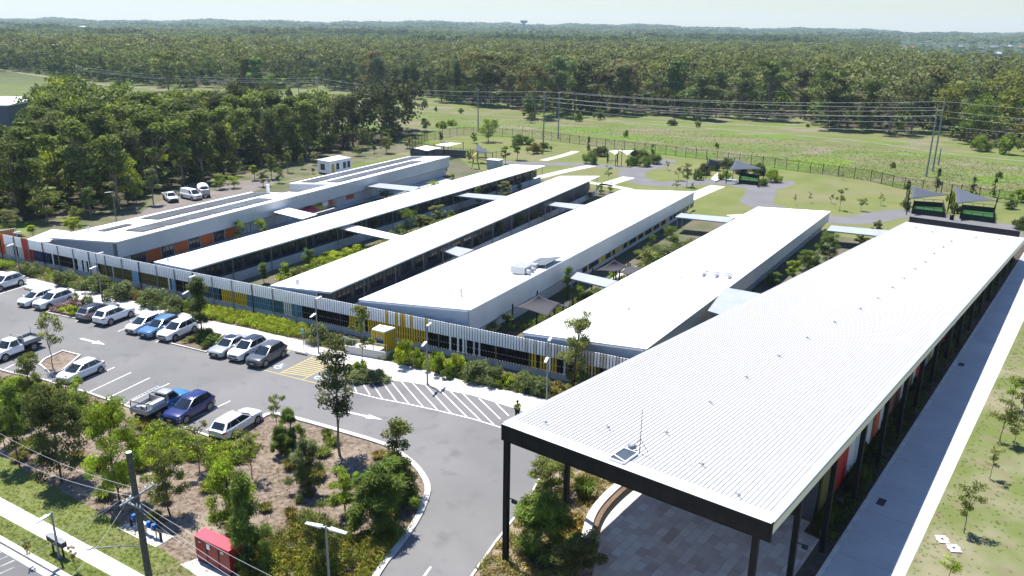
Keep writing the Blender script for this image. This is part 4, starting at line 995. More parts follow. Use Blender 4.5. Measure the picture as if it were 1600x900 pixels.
# portable building, far-left shed
q = [A(497, 271), A(516, 274.5), A(549, 267.5), A(530, 263.5)]; hh = 2.9; c = sum(q, Vector()) / 4
pb = thing('portable_building', 'white portable cabin with a grey flat roof behind the solar-roofed block', 'cabin', c)
m = MB(c); m.hexa([p + UZ * .35 for p in q], [p + UZ * hh for p in q]); m.build('wall', MX['white'], pb)
m = MB(c); m.hexa([p + (p - c) * .05 + UZ * hh for p in q], [p + (p - c) * .05 + UZ * (hh + .15) for p in q]); m.build('roof', MX['clad'], pb)
m = MB(c); m.hexa([p.lerp(c, .04) for p in q], [p.lerp(c, .04) + UZ * .36 for p in q]); m.build('base', MX['frame'], pb)
def onwall(a, b, t0, t1, z0, z1, c, name, mt, par, out):
    d = (b - a); m = MB(c); p0 = a + d * t0 + out; p1 = a + d * t1 + out; m.hexa([p0 + UZ * z0, p1 + UZ * z0, p1 + UZ * z0 - out * 2, p0 + UZ * z0 - out * 2], [p0 + UZ * z1, p1 + UZ * z1, p1 + UZ * z1 - out * 2, p0 + UZ * z1 - out * 2]); return m.build(name, MX[mt], par)
def outn(a, b, c): d = (b - a).normalized(); n = Vector((d.y, -d.x, 0)); return n * .05 if (a - c).dot(n) > 0 else n * -.05
for t in (.25,): onwall(q[0], q[1], t, t + .35, 1.0, 2.3, c, 'window', 'glass', pb, outn(q[0], q[1], c))
for t, k in ((.08, 'yellow'), (.3, 'glass'), (.62, 'glass'), (.82, 'glass')): onwall(q[1], q[2], t, t + .13, .6 if k == 'yellow' else 1.0, 2.4, c, 'door' if k == 'yellow' else 'window', k, pb, outn(q[1], q[2], c))
c0 = A(20, 200); q = [Vector((c0.x + dx, c0.y + dy, 0)) for dx, dy in ((-34, -13), (6, -11), (4, 10), (-36, 8))]; c = sum(q, Vector()) / 4
sh = thing('industrial_shed', 'blue-grey industrial shed with a pale roof among the trees at the far left', 'shed', c)
m = MB(c); m.hexa(q, [p + UZ * 7.6 for p in q]); m.build('wall', mat('blue_grey_cladding', (.09, .115, .15), .6, .3), sh)
m = MB(c); m.hexa([p + (p - c) * .03 + UZ * 7.6 for p in q], [p + (p - c) * .03 + UZ * (7.9 + (.7 if i in (2, 3) else 0)) for i, p in enumerate(q)]); m.build('roof', MX['cladl'], sh)
# curved seat wall beside the long roof
wl = spline(pxs([(1010, 730), (985, 752), (960, 772), (938, 794), (924, 815), (917, 838), (912, 866)]), 4)
sw = thing('seat_wall', 'curved pale concrete garden wall with a timber bench top beside the long roof', 'wall', wl[10])
def strip(m, line, w, z0, z1, off=0.0):
    for a, b in zip(line, line[1:]):
        d = (b - a).normalized(); nn = Vector((-d.y, d.x, 0)); m.hexa([a + nn * (off - w / 2) + UZ * z0, b + nn * (off - w / 2) + UZ * z0, b + nn * (off + w / 2) + UZ * z0, a + nn * (off + w / 2) + UZ * z0][::1], [a + nn * (off - w / 2) + UZ * z1, b + nn * (off - w / 2) + UZ * z1, b + nn * (off + w / 2) + UZ * z1, a + nn * (off + w / 2) + UZ * z1])
m = MB(wl[10]); strip(m, wl, .55, 0, .55); m.build('wall', MX['conc'], sw)
m = MB(wl[10]); strip(m, wl[2:-3], .3, .35, .44, .5); m.build('bench_top', mat('brown_timber', (.16, .10, .065), .7, .2, (.11, .07, .045), 3), sw)

# ================================================================== STREET FURNITURE IN THE FOREGROUND
q = pxs([(184, 825), (244, 855.5), (271, 840), (203, 817)]); c = sum(q, Vector()) / 4
pad = sheet('service_pad', q, .02, MX['conc']); ribbon('pad_edge', q, .1, 0, .05, MX['conc'], closed=True)
a, b = A(206, 822), A(252, 845); d = (b - a).normalized(); nn = Vector((-d.y, d.x, 0)); L = (b - a).length
va = thing('water_valve_set', 'blue-valved water pipe assembly on a concrete pad beside the wooden pole', 'valve set', a.lerp(b, .5))
g_ = a.lerp(b, .5)
m = MB(g_); m.tube([a, a + UZ * .6, a + d * .2 + UZ * .7, b - d * .2 + UZ * .7, b + UZ * .6, b], .085, 10); m.build('pipe', MX['trim'], va)
m = MB(g_); m.tube([a + nn * .8 + d * .2, b + nn * .8 - d * 1.2], .07, 8); m.build('pipe', MX['trim'], va)
for t in (.12, .3, .62, .8):
    p = a + d * (L * t) + UZ * .7; m = MB(g_); m.disc(p, d, .15, .26, 12); m.tube([p, p + UZ * .26], .055, 8); m.disc(p + UZ * .27, UZ, .14, .04, 12); o = m.build('valve', mat('valve_blue', (.03, .13, .42), .45, .4), va)
m = MB(g_); m.disc(a + d * (L * .5) + UZ * .7, d, .12, .45, 12); m.build('meter', MX['cladl'], va)
for t in (.2, .5, .85): p = a + d * (L * t); m = MB(g_); m.bar(p, p + UZ * .6, .07); m.build('support', MX['steel'], va)
# red cabinet
tp = [A(303, 836, 1.75), A(357, 861.5, 1.75), A(376, 849, 1.75), A(319, 824, 1.75)]
hz = 1.75
q = [Vector((p.x, p.y, 0)) for p in tp]; c = sum(q, Vector()) / 4
sheet('cabinet_pad', pxs([(281, 882), (345, 925), (372, 908), (312, 872)]), .02, MX['conc'])
rc = thing('red_cabinet', 'big red steel equipment cabinet on a concrete pad', 'cabinet', c)
m = MB(c); qi = [p.lerp(c, .012) for p in q]; m.hexa([p + UZ * .18 for p in qi], [p + UZ * (hz - .07) for p in qi]); m.build('body', mat('cabinet_red', (.25, .014, .017), .45, .4, (.20, .012, .015), .8), rc)
m = MB(c); m.hexa([p + UZ * (hz - .07) for p in q], tp); m.build('top_lid', mat('cabinet_lid', (.50, .055, .085), .45, .4), rc)
m = MB(c); qi = [p.lerp(c, .04) for p in q]; m.hexa([p + UZ * .02 for p in qi], [p + UZ * .2 for p in qi]); m.build('plinth', MX['trim'], rc)
ou = outn(q[0], q[1], c) * .6
for t0, t1 in ((.02, .335), (.345, .66), (.67, .98)): onwall(q[0], q[1], t0, t1, .24, hz - .14, c, 'door', 'cabred', rc, ou) if False else None
for t in (.335, .68): onwall(q[0], q[1], t, t + .012, .24, hz - .3, c, 'door_gap', 'trim', rc, ou)
onwall(q[0], q[1], .36, .44, 1.2, 1.55, c, 'notice_plate', 'white', rc, ou); onwall(q[0], q[1], .12, .18, 1.4, 1.47, c, 'handle', 'cladl', rc, ou); onwall(q[0], q[1], .76, .84, 1.33, 1.48, c, 'notice_plate', 'cream', rc, ou)
# meter posts
for k, (x, y) in enumerate(((84, 862), (92, 867), (100, 871))):
    b_ = A(x, y); h_ = hgt(x, y, y - 21); e = (A(100, 871) - A(84, 862)).normalized(); an_ = math.atan2(e.y, e.x)
    simple('meter_post', ('black meter box on a post by the street footpath, farthest from the wooden pole', 'black meter box on a post by the street footpath, the middle one of the row', 'black meter box on a post by the street footpath, nearest the wooden pole')[k], 'meter', b_, [('post', 'black', lambda m, c: m.bar(c, c + UZ * h_, .08)), ('box', 'trim', lambda m, c: m.box(c + UZ * (h_ + .02), (.28, .16, .17), an_)), ('lid', 'pole', lambda m, c: m.box(c + UZ * (h_ + .21), (.3, .18, .02), an_))], 'meter boxes in a row')
for k, (x, y) in enumerate(((1472, 844), (1490, 858))):
    c = A(x, y); an_ = math.atan2(KU.y, KU.x) + .55
    simple('access_cover', ('pale concrete access cover in the dry verge, nearer the side path', 'pale concrete access cover in the dry verge, farther from the side path')[k], 'cover', c, [('frame', 'conc', lambda m, c: m.box(c + UZ * .04, (.42, .34, .05), an_)), ('lid', 'concg', lambda m, c: (m.box(c + UZ * .075 + Vector((.17, .05, 0)), (.15, .24, .025), an_), m.box(c + UZ * .075 - Vector((.17, .05, 0)), (.15, .24, .025), an_)))])
for (x, y) in ((1377, 785), (1502, 570)):
    c = A(x, y); an_ = math.atan2(KU.y, KU.x)
    simple('drain_grate', 'dark drain grate in the shaded side path, ' + ('nearer' if x < 1400 else 'farther') + ' one', 'grate', c, [('frame', 'steel', lambda m, c: m.box(c + UZ * .02, (.55, .3, .012), an_)), ('bars', 'trim', lambda m, c: m.box(c + UZ * .034, (.5, .25, .004), an_))])
for k, (x, y) in enumerate(((475, 548), (540, 560))):
    c = A(x, y); simple('parking_sign', 'small sign on a post at the head of the disabled bay, ' + ('left' if k == 0 else 'right') + ' one', 'sign', c, [('post', 'steel', lambda m, c: m.tube([c, c + UZ * 2.3], .03, 6)), ('sign_plate', 'lblue', lambda m, c: m.box(c + UZ * 2.1 + FN * -.05, (.17, .015, .22), math.atan2(FD.y, FD.x)))])
for x, y, bx_, by_, tx in ((286, 673, 262, 664, 'concrete wheel stop in front of the dark blue car'), (462, 552, 480, 556, 'dark wheel stop at the head of the disabled bay'), (38, 452, 54, 456, 'dark wheel stop behind the empty bay at the left')):
    a, b = A(x, y), A(bx_, by_); c = a.lerp(b, .5); d = (b - a).normalized(); nn = Vector((-d.y, d.x, 0))
    def stop(m, c, a=a, b=b, nn=nn): m.hexa([a - nn * .08, b - nn * .08, b + nn * .08, a + nn * .08][::1], [p + UZ * .11 for p in (a - nn * .05, b - nn * .05, b + nn * .05, a + nn * .05)])
    r = thing('wheel_stop', tx, 'wheel stop', c); m = MB(c); stop(m, c); m.build('block', MX['conc' if x == 286 else 'trim'], r)
# ================================================================== VEHICLES
def paint(name, c, c2=None, metal=.0):
    return mat('car_paint_' + name, c, .28, .5, metal=metal, coat=.6)
PA = dict(white=paint('white', (.72, .73, .73)), pearl=paint('pearl', (.60, .615, .62)), silver=paint('silver', (.36, .37, .38), metal=.3), dgrey=paint('dark_grey', (.075, .078, .085), metal=.2), mgrey=paint('mid_grey', (.17, .175, .18), metal=.2),
          blue=paint('light_blue', (.07, .155, .30), metal=.15), dblue=paint('dark_blue', (.010, .016, .105), metal=.1), sky=paint('sky_blue', (.035, .16, .33), metal=.1), blackroof=paint('black', (.012, .013, .016)))
def bil(q, u, v): return q[0].lerp(q[1], u).lerp(q[3].lerp(q[2], u), v)
def pane(root, name, q, u0, u1, v0, v1, m_, off=.012, th=.02, slant=0.0):
    """glass laid on the quad q (bottom-left, bottom-right, top-right, top-left)"""
    n = (q[1] - q[0]).cross(q[3] - q[0]).normalized()
    c = [bil(q, u0, v0), bil(q, u1, v0), bil(q, u1 - slant, v1), bil(q, u0 + slant, v1)]
    m = MB(); m.hexa([p + n * (off - th) for p in c], [p + n * off for p in c]); return m.build(name, m_, root)
TYPES = dict(
    hatch=dict(L=4.2, W=1.76, H=1.47, belt=.93, wb=1.36, rf=.28, rr=-1.35, rb=-1.98, hood=.74, tail=.93, clear=.2, r=.31, base=2.6, fo=.84),
    suv=dict(L=4.5, W=1.85, H=1.67, belt=1.05, wb=1.24, rf=.22, rr=-1.55, rb=-2.12, hood=.90, tail=1.05, clear=.25, r=.36, base=2.68, fo=.88),
    wagon=dict(L=4.75, W=1.84, H=1.52, belt=.96, wb=1.2, rf=.15, rr=-1.75, rb=-2.26, hood=.78, tail=.96, clear=.21, r=.33, base=2.78, fo=.92),
    sedan=dict(L=4.65, W=1.8, H=1.45, belt=.92, wb=1.2, rf=.25, rr=-.95, rb=-1.62, hood=.75, tail=.97, clear=.19, r=.32, base=2.7, fo=.9),
    van=dict(L=4.9, W=1.92, H=1.95, belt=1.12, wb=1.98, rf=1.05, rr=-2.28, rb=-2.40, hood=1.0, tail=1.12, clear=.23, r=.34, base=3.0, fo=.85))
def lower_body(root, T, m_, x0=None, x1=None, name='body'):
    L, Wd, belt = T['L'], T['W'] / 2, T['belt']; h = L / 2; zb = T['clear']
    xs = [h, h - .07, h - .22, h - .5, T['wb'] + .05, T['wb'] - .3, 0, -h + .9, -h + .45, -h + .15, -h + .04, -h]
    if x0 is not None: xs = [x for x in xs if x >= x0] + [x0]
    xs = sorted(set(round(x, 3) for x in xs), reverse=True)
    def wf(x):
        e = min(h - x, h + x); 
        return 1.0 - .26 * (1 - e / .6) ** 2.4 if e < .6 else 1.0
    def deck(x):
        if x > T['wb']: t = (x - T['wb']) / (h - T['wb']); return belt + (T['hood'] - belt) * t ** 1.6 - (.13 if x > h - .03 else .045 if x > h - .1 else 0)
        if x < T['rb'] + .05: t = min(1, (T['rb'] + .05 - x) / max(.05, (h + T['rb'] + .05))); return belt + (T['tail'] - belt) * t - (.05 * t)
        return belt
    V = []; F_ = []
    for x in xs:
        w = Wd * wf(x); e = min(h - x, h + x); z0 = zb + (.10 if e < .05 else .03 if e < .16 else 0); z1 = deck(x)
        half = [(w * .78, z0), (w * .965, z0 + .09), (w, z0 + (z1 - z0) * .45), (w * .985, z1 - .13), (w * .93, z1 - .03), (w * .60, z1 + .012), (0, z1 + .025)]
        V += [Vector((x, y, z)) for y, z in half] + [Vector((x, -y, z)) for y, z in half[-2::-1]]
    n = 13
    m = MB(); m.v = V
    for i in range(len(xs) - 1):
        for k in range(n):
            k2 = (k + 1) % n; m.f.append((i * n + k, (i + 1) * n + k, (i + 1) * n + k2, i * n + k2)); m.m.append(0)
    m.f.append(tuple(range(n))); m.m.append(0); m.f.append(tuple(range((len(xs) - 1) * n, len(xs) * n))[::-1]); m.m.append(0)
    return m.build(name, m_, root, smooth=True)
def wheels(root, T, xs=None):
    Wd = T['W'] / 2; r = T['r']; h = T['L'] / 2
    fx = h - T['fo']; bx = fx - T['base']
    tr = MB()
    for x in (fx, bx):
        for s in (1, -1):
            tr.disc((x, s * (Wd - .11), r + .02), (0, 1, 0), r * 1.17, .245, 18)
            w = MB(); w.disc((x, s * (Wd - .10), r), (0, 1, 0), r, .24, 18); wo_ = w.build('wheel', MX['tyre'], root)
            q = MB(); y = s * (Wd + .018)
            q.disc((x, y, r), (0, 1, 0), r * .20, .025, 10)
            for k in range(5):
                a = k * 2 * math.pi / 5; q.bar((x, y, r), (x + math.cos(a) * r * .66, y, r + math.sin(a) * r * .66), r * .2, .02, up=(0, 1, 0))
            for k in range(14):
                a = k * 2 * math.pi / 14; b = a + 2 * math.pi / 14; q.bar((x + math.cos(a) * r * .66, y, r + math.sin(a) * r * .66), (x + math.cos(b) * r * .66, y, r + math.sin(b) * r * .66), .045, .02, up=(0, 1, 0))
            q.build('rim', MX['rim'], wo_)
    tr.box((0, 0, T['clear'] + .0), (T['L'] / 2 - .12, Wd * .8, .06))
    for s in (1, -1): tr.box(((fx + bx) / 2, s * (Wd * .955), T['clear'] + .07), (T['base'] / 2 - r * 1.1, .035, .055))
    tr.build('underbody', MX['trim'], root)
def lights(root, T, tow=False):
    h = T['L'] / 2; Wd = T['W'] / 2
    for s in (1, -1):
        m = MB(); z = T['hood'] - .14
        b = [(h - .34, s * Wd * .965, z - .05), (h - .055, s * Wd * .76, z - .07), (h - .07, s * Wd * .74, z + .03), (h - .38, s * Wd * .945, z + .08)]
        o = Vector((.02, s * .018, .01)); b = [Vector(p) for p in b]; m.hexa([p - o * 2 for p in b], [p + o for p in b]); m.build('headlight', MX['lampw'], root)
        m = MB(); z = T['tail'] - .14
        b = [Vector((-h + .26, s * Wd * .99, z - .02)), Vector((-h + .012, s * Wd * .74, z - .09)), Vector((-h + .012, s * Wd * .72, z + .06)), Vector((-h + .20, s * Wd * .965, z + .09))]; o = Vector((-.02, s * .014, 0)); m.hexa([p - o * 2 for p in b], [p + o for p in b]); m.build('taillight', MX['lampr'], root)
    m = MB(); m.box((h - .012, 0, T['hood'] - .22), (.02, Wd * .52, .085)); m.box((h - .02, 0, T['clear'] + .19), (.03, Wd * .66, .075)); m.build('grille', MX['trim'], root)
    m = MB(); m.box((h + .012, 0, T['clear'] + .28), (.008, .2, .055)); m.build('number_plate', MX['plate'], root)
    m = MB(); m.box((-h - .004, 0, T['tail'] - .30), (.01, .2, .055)); m.build('number_plate', MX['plate'], root)
    m = MB(); m.box((-h + .03, 0, T['clear'] + .15), (.05, Wd * .74, .09)); m.build('rear_bumper', MX['trim'], root)
def cabin(root, T, pm, roofm=None, sides=((.04, .44), (.47, .80)), quarter=True, rear=True):
    Wd = T['W'] / 2; b = T['belt'] - .03; H = T['H']; wb, rf, rr, rbk = T['wb'], T['rf'], T['rr'], T['rb']
    B = [(wb, .40), (wb - .24, .865), (rbk + .16, .865), (rbk, .50)]; U = [(rf, .36), (rf - .14, .69), (rr + .12, .69), (rr, .44)]
    def loop(l, z, dz=0): 
        q = [Vector((x, y * Wd, z - dz * (i in (1, 2)))) for i, (x, y) in enumerate(l)]; return q + [Vector((p.x, -p.y, p.z)) for p in q[::-1]]
    lo, up = loop(B, b), loop(U, H - .05, .015)
    inn = [Vector((p.x * .86 + (rf + rr) / 2 * .14, p.y * .8, H)) for p in up]
    in2 = [Vector((p.x * .55 + (rf + rr) / 2 * .45, p.y * .42, H + .035)) for p in up]
    m = MB(); n = 8; m.v = lo + up + inn + in2
    for i in range(n):
        j = (i + 1) % n; m.f.append((i, j, n + j, n + i)); m.m.append(0); m.f.append((n + i, n + j, 2 * n + j, 2 * n + i)); m.m.append(1); m.f.append((2 * n + i, 2 * n + j, 3 * n + j, 3 * n + i)); m.m.append(1)
    m.f.append(tuple(range(3 * n, 4 * n))); m.m.append(1)
    m.build('cabin', [pm, roofm or pm], root, smooth=True)
    g = MX['carglass']
    def q(i, j): return [lo[i], lo[j], up[j], up[i]]
    # windscreen: centre and both corners
    for i, j, u0, u1 in ((7, 0, -.02, 1.02), (0, 1, .0, .80), (6, 7, .20, 1.0)):
        qq = q(i, j); nn = (qq[1] - qq[0]).cross(qq[3] - qq[0])
        if nn.dot(qq[0] - Vector((0, 0, b))) < 0: qq = [qq[1], qq[0], qq[3], qq[2]]; u0, u1 = 1 - u1, 1 - u0
        pane(root, 'windscreen', qq, u0, u1, .06, .93, g)
    if rear:
        qq = q(3, 4); nn = (qq[1] - qq[0]).cross(qq[3] - qq[0])
        if nn.dot(qq[0] - Vector((0, 0, b))) < 0: qq = [qq[1], qq[0], qq[3], qq[2]]
        pane(root, 'rear_window', qq, -.12, 1.12, .14, .9, g)
    for i, j in ((1, 2), (5, 6)):
        qq = q(i, j); nn = (qq[1] - qq[0]).cross(qq[3] - qq[0]); flip = nn.dot(qq[0] - Vector((qq[0].x, 0, b))) < 0
        fwd = i == 1
        if flip: qq = [qq[1], qq[0], qq[3], qq[2]]; fwd = not fwd
        for a, c in sides:
            u0, u1 = (a, c) if fwd else (1 - c, 1 - a); pane(root, 'side_window', qq, u0, u1, .10, .86, g)
        if quarter: u0, u1 = (.825, .95) if fwd else (.05, .175); pane(root, 'side_window', qq, u0, u1, .16, .82, g)
    for s in (1, -1):
        m = MB(); m.box((wb - .42, s * (Wd + .06), T['belt'] + .06), (.07, .10, .065)); m.build('wing_mirror', pm, root)
def car(kind, color, label, cx, cy, up=False, roof=None, rails=False, group=None, yaw=0.0, name='parked_car', z=.78, pano=False, cat='car'):
    T = TYPES[kind]; c = A(cx, cy, z); d = BAYD if up else -BAYD
    r = thing(name, label, cat, (c.x, c.y, 0.012), math.atan2(d.y, d.x) + yaw, group)
    lower_body(r, T, PA[color]); wheels(r, T); lights(r, T)
    if kind == 'van': cabin(r, T, PA[color], None, ((.03, .20),), False)
    else: cabin(r, T, PA[color], PA[roof] if roof else None)
    if rails:
        for s in (1, -1):
            m = MB(); m.bar((T['rf'] - .2, s * T['W'] * .33, T['H'] + .03), (T['rr'] + .2, s * T['W'] * .33, T['H'] + .03), .04, .05); m.build('roof_rail', MX['steel'] if not roof else MX['trim'], r)
    if pano:
        m = MB(); m.box(((T['rf'] + T['rr']) / 2 + .1, 0, T['H'] + .04), ((T['rf'] - T['rr']) / 2 * .72, T['W'] * .26, .006)); m.build('sunroof', MX['carglass'], r)
    for s in (1, -1):
        m = MB()
        for x in (T['wb'] - 1.15, T['wb'] - 2.1): m.box((x, s * T['W'] * .4945, T['belt'] - .17), (.09, .015, .016))
        m.build('door_handle', PA[color], r)
    return r
UPG = 'cars parked along the footpath'; LOG = 'vehicles parked along the planted island'
car('suv', 'pearl', 'white four-wheel drive cut off by the left edge, first in the row along the footpath', 8, 440, False, rails=True, group=UPG)
car('hatch', 'white', 'white hatchback parked nose-out at the left of the footpath row', 58, 463, group=UPG)
car('suv', 'pearl', 'white station wagon parked nose-out beside the purple-flowered shrub island', 84, 467, group=UPG)
car('wagon', 'mgrey', 'grey wagon with a black roof and rear window showing, beside the purple-flowered island', 153, 483, True, roof='blackroof', rails=True, group=UPG)
car('suv', 'white', 'white SUV parked nose-in with its red tail lamps towards the driveway', 178, 490, True, group=UPG)
car('hatch', 'pearl', 'pale silver hatchback parked between a white SUV and a light blue car', 226, 503, group=UPG)
car('wagon', 'blue', 'light blue car parked in the footpath row', 250, 508, rails=True, group=UPG)
car('suv', 'white', 'white SUV parked nose-out beside the shrub island with the slender dark tree', 278, 513.5, group=UPG)
car('sedan', 'silver', 'silver sedan with a sunroof parked beside the shrub island', 359, 537, group=UPG, pano=True)
car('suv', 'white', 'white SUV with a black glass roof between a silver sedan and a dark grey SUV', 388, 543, roof='blackroof', group=UPG)
car('suv', 'dgrey', 'dark grey SUV parked beside the disabled bay', 417, 552, group=UPG)
car('hatch', 'pearl', 'white hatchback parked alone by the small tree island', 126, 576.5, group=LOG)
car('suv', 'dblue', 'dark blue SUV parked beside the ute with the ladder rack', 296, 635, group=LOG)
car('wagon', 'pearl', 'white station wagon with an aerial at the end of the island bays', 369, 657, True, group=LOG)
def ute(color, hoodc, label, cx, cy, yaw_dir, tray='steel', rack=False, group=None, toolbox=False, z=.8, hoops=False):
    T = dict(L=5.1, W=1.82, H=1.72, belt=1.05, wb=1.42, rf=.80, rr=-.15, rb=-.32, hood=.92, tail=1.0, clear=.3, r=.36, base=3.05, fo=.88)
    c = A(cx, cy, z); r = thing('utility_truck', label, 'ute', (c.x, c.y, .012), math.atan2(yaw_dir.y, yaw_dir.x), group)
    lower_body(r, T, PA[hoodc], x0=-.35); wheels(r, T); cabin(r, T, PA[color], None, ((.06, .86),), False)
    h = T['L'] / 2; Wd = T['W'] / 2
    for s in (1, -1):
        m = MB(); zz = T['hood'] - .14; b = [Vector((h - .30, s * Wd * .985, zz - .05)), Vector((h - .03, s * Wd * .72, zz - .07)), Vector((h - .03, s * Wd * .70, zz + .05)), Vector((h - .34, s * Wd * .965, zz + .09))]
        o = Vector((.02, s * .018, .01)); m.hexa([p - o * 2 for p in b], [p + o for p in b]); m.build('headlight', MX['lampw'], r)
        m = MB(); m.box((-h - .02, s * .72, .78), (.02, .12, .06)); m.build('taillight', MX['lampr'], r)
    m = MB(); m.box((h - .012, 0, T['hood'] - .22), (.02, Wd * .52, .085)); m.box((h + .02, 0, .5), (.08, Wd * .8, .13)); m.build('bull_bar', MX['trim'], r)
    m = MB(); m.box((-h - .045, 0, .62), (.008, .2, .055)); m.build('number_plate', MX['plate'], r)
    tm = MX[tray]; x0, x1 = -h, -.42
    m = MB(); m.box(((x0 + x1) / 2, 0, .90), ((x1 - x0) / 2, .93, .04))
    for s in (1, -1): m.box(((x0 + x1) / 2, s * .915, 1.08), ((x1 - x0) / 2, .018, .15))
    m.box((x0 + .018, 0, 1.08), (.018, .895, .15)); m.box((x1 - .018, 0, 1.22), (.018, .895, .29)); m.build('tray', tm, r)
    m = MB(); m.box((-1.4, 0, .62), (1.2, .42, .1)); m.build('chassis', MX['trim'], r)
    if rack:
        m = MB()
        for s in (1, -1):
            for x in (x0 + .1, x1 - .05): m.bar((x, s * .86, 1.1), (x, s * .86, 1.78), .05)
            m.bar((x0 + .1, s * .86, 1.78), (x1 + .9, s * .86, 1.80), .05)
        for x in (x0 + .1, x1 - .05): m.bar((x, -.86, 1.78), (x, .86, 1.78), .05)
        m.build('ladder_rack', MX['trim'], r)
        m = MB()
        for y in (.82, .52): m.bar((x0 + .1, y, 1.84), (x1 + .95, y, 1.86), .05)
        for k in range(9): m.bar((x0 + .3 + k * .33, .82, 1.85), (x0 + .3 + k * .33, .52, 1.85), .04)
        m.build('ladder', MX['cladl'], r)
    if toolbox:
        m = MB(); m.box(((x0 + x1) / 2 + .25, -.62, 1.24), ((x1 - x0) / 2 - .4, .27, .30)); m.build('tool_box', MX['cladl'], r)
        m = MB(); m.tube([(x0 + .35, .3, .95), (x0 + .35, .3, 1.35)], .2, 10); m.box((x0 + .7, .1, 1.1), (.2, .3, .15)); m.build('equipment', MX['steel'], r)
    if hoops:
        m = MB(); m.bar((x1 - .02, -.8, 1.2), (x1 - .02, -.8, 1.85), .05); m.bar((x1 - .02, .8, 1.2), (x1 - .02, .8, 1.85), .05); m.bar((x1 - .02, -.8, 1.85), (x1 - .02, .8, 1.85), .05)
        m.bar((x0 + .03, -.8, 1.2), (x0 + .03, -.8, 1.8), .04); m.bar((x0 + .03, .8, 1.2), (x0 + .03, .8, 1.8), .04); m.bar((x0 + .03, -.8, 1.8), (x0 + .03, .8, 1.8), .04)
        m.build('headboard', MX['steel'], r)
    return r
ute('silver', 'sky', 'silver tray ute with blue bonnet and ladder rack beside the dark blue SUV', 254, 628, BAYD, 'steel', True, LOG, True)
ute('white', 'white', 'white ute with a dark empty tray at the left edge of the car park', 22, 541, -BAYD, 'pole', False, LOG, False, hoops=True)
dv = (A(280, 316) - A(258, 302)).normalized()
ute('white', 'white', 'white ute parked at the edge of the dark trees behind the solar-roofed block', 266, 307, dv, 'cladl', False, 'vehicles behind the solar-roofed block')
dv = (A(316, 308) - A(282, 301)).normalized(); 
T_ = TYPES['van']; v = car('van', 'white', 'white panel van parked behind the solar-roofed block', 298, 302.5, name='panel_van', z=1.0, cat='van', group='vehicles behind the solar-roofed block'); v.rotation_euler = (0, 0, math.atan2(dv.y, dv.x))
# horse float
c = A(318, 297, 1.2); fl = thing('horse_trailer', 'red and white horse trailer with a rounded white roof, beside the panel van', 'trailer', (c.x, c.y, 0), math.atan2(dv.y, dv.x) - .5)
def arch(x, w, z0, z1, n=8): return [Vector((x, -w, z0)), Vector((x, w, z0))] + [Vector((x, w * math.cos(a), z1 + (w * .45) * math.sin(a))) for a in [math.pi * k / n for k in range(n + 1)]]
m = MB(); m.hexa(arch(-1.7, .95, .5, 1.1)[:2] + [Vector((-1.7, .95, 1.55)), Vector((-1.7, -.95, 1.55))], arch(1.6, .95, .5, 1.1)[:2] + [Vector((1.6, .95, 1.55)), Vector((1.6, -.95, 1.55))]); m.build('body', mat('float_red', (.30, .04, .04), .4, .4), fl)
def roofring(x, w): return [Vector((x, w, 1.55)), Vector((x, -w, 1.55))] + [Vector((x, -w * math.cos(a), 1.55 + .78 * math.sin(a) ** .7)) for a in [math.pi * k / 10 for k in range(1, 10)]]
m = MB(); m.hexa(roofring(-1.72, .97), roofring(1.62, .97)); m.build('roof', MX['white'], fl, smooth=True)
m = MB(); m.hexa([Vector((1.62, y, z)) for y, z in ((-.9, .55), (.9, .55), (.9, 1.75), (-.9, 1.75))], [Vector((1.95, y, z)) for y, z in ((-.7, .7), (.7, .7), (.7, 1.6), (-.7, 1.6))]); m.build('nose', MX['steel'], fl)
m = MB(); m.box((1.66, 0, 1.9), (.03, .6, .16)); m.build('front_window', MX['carglass'], fl)
for s in (1, -1):
    for x in (-.35, .4): m = MB(); m.disc((x, s * .95, .33), (0, 1, 0), .33, .2, 16); m.build('wheel', MX['tyre'], fl)
m = MB(); m.bar((1.8, .4, .5), (3.0, 0, .5), .08); m.bar((1.8, -.4, .5), (3.0, 0, .5), .08); m.tube([(2.8, 0, 0.0), (2.8, 0, .6)], .05, 8); m.build('drawbar', MX['steel'], fl)
# ================================================================== VEGETATION
def leaf_arrays(rng, clumps, size, elong=.45, up=.25, droop=0.0, var=.22):
    """leaf cards spread through ellipsoid clumps; returns verts (n,4,3) and tint (n,)"""
    Vs = []; Ts = []
    for (c, r, n) in clumps:
        n = max(3, int(n)); d = rng.normal(size=(n, 3)); d /= np.linalg.norm(d, axis=1)[:, None] + 1e-9
        rad = rng.random(n) ** .45; p = np.array(c) + d * rad[:, None] * np.array(r)
        nm = rng.normal(size=(n, 3)) * .8 + d * .7; nm[:, 2] += up; nm /= np.linalg.norm(nm, axis=1)[:, None] + 1e-9
        t = rng.normal(size=(n, 3)); t[:, 2] -= droop; t -= nm * (t * nm).sum(1)[:, None]; t /= np.linalg.norm(t, axis=1)[:, None] + 1e-9
        b = np.cross(nm, t); s = (size * (.6 + .8 * rng.random(n)))[:, None]
        q = np.stack([p - t * s, p + b * s * elong, p + t * s, p - b * s * elong], axis=1)
        Vs.append(q); Ts.append(np.full(n, 1 + var * rng.normal()) * (1 + .18 * rng.normal(size=n)))
    return np.concatenate(Vs), np.clip(np.concatenate(Ts), .35, 1.9)
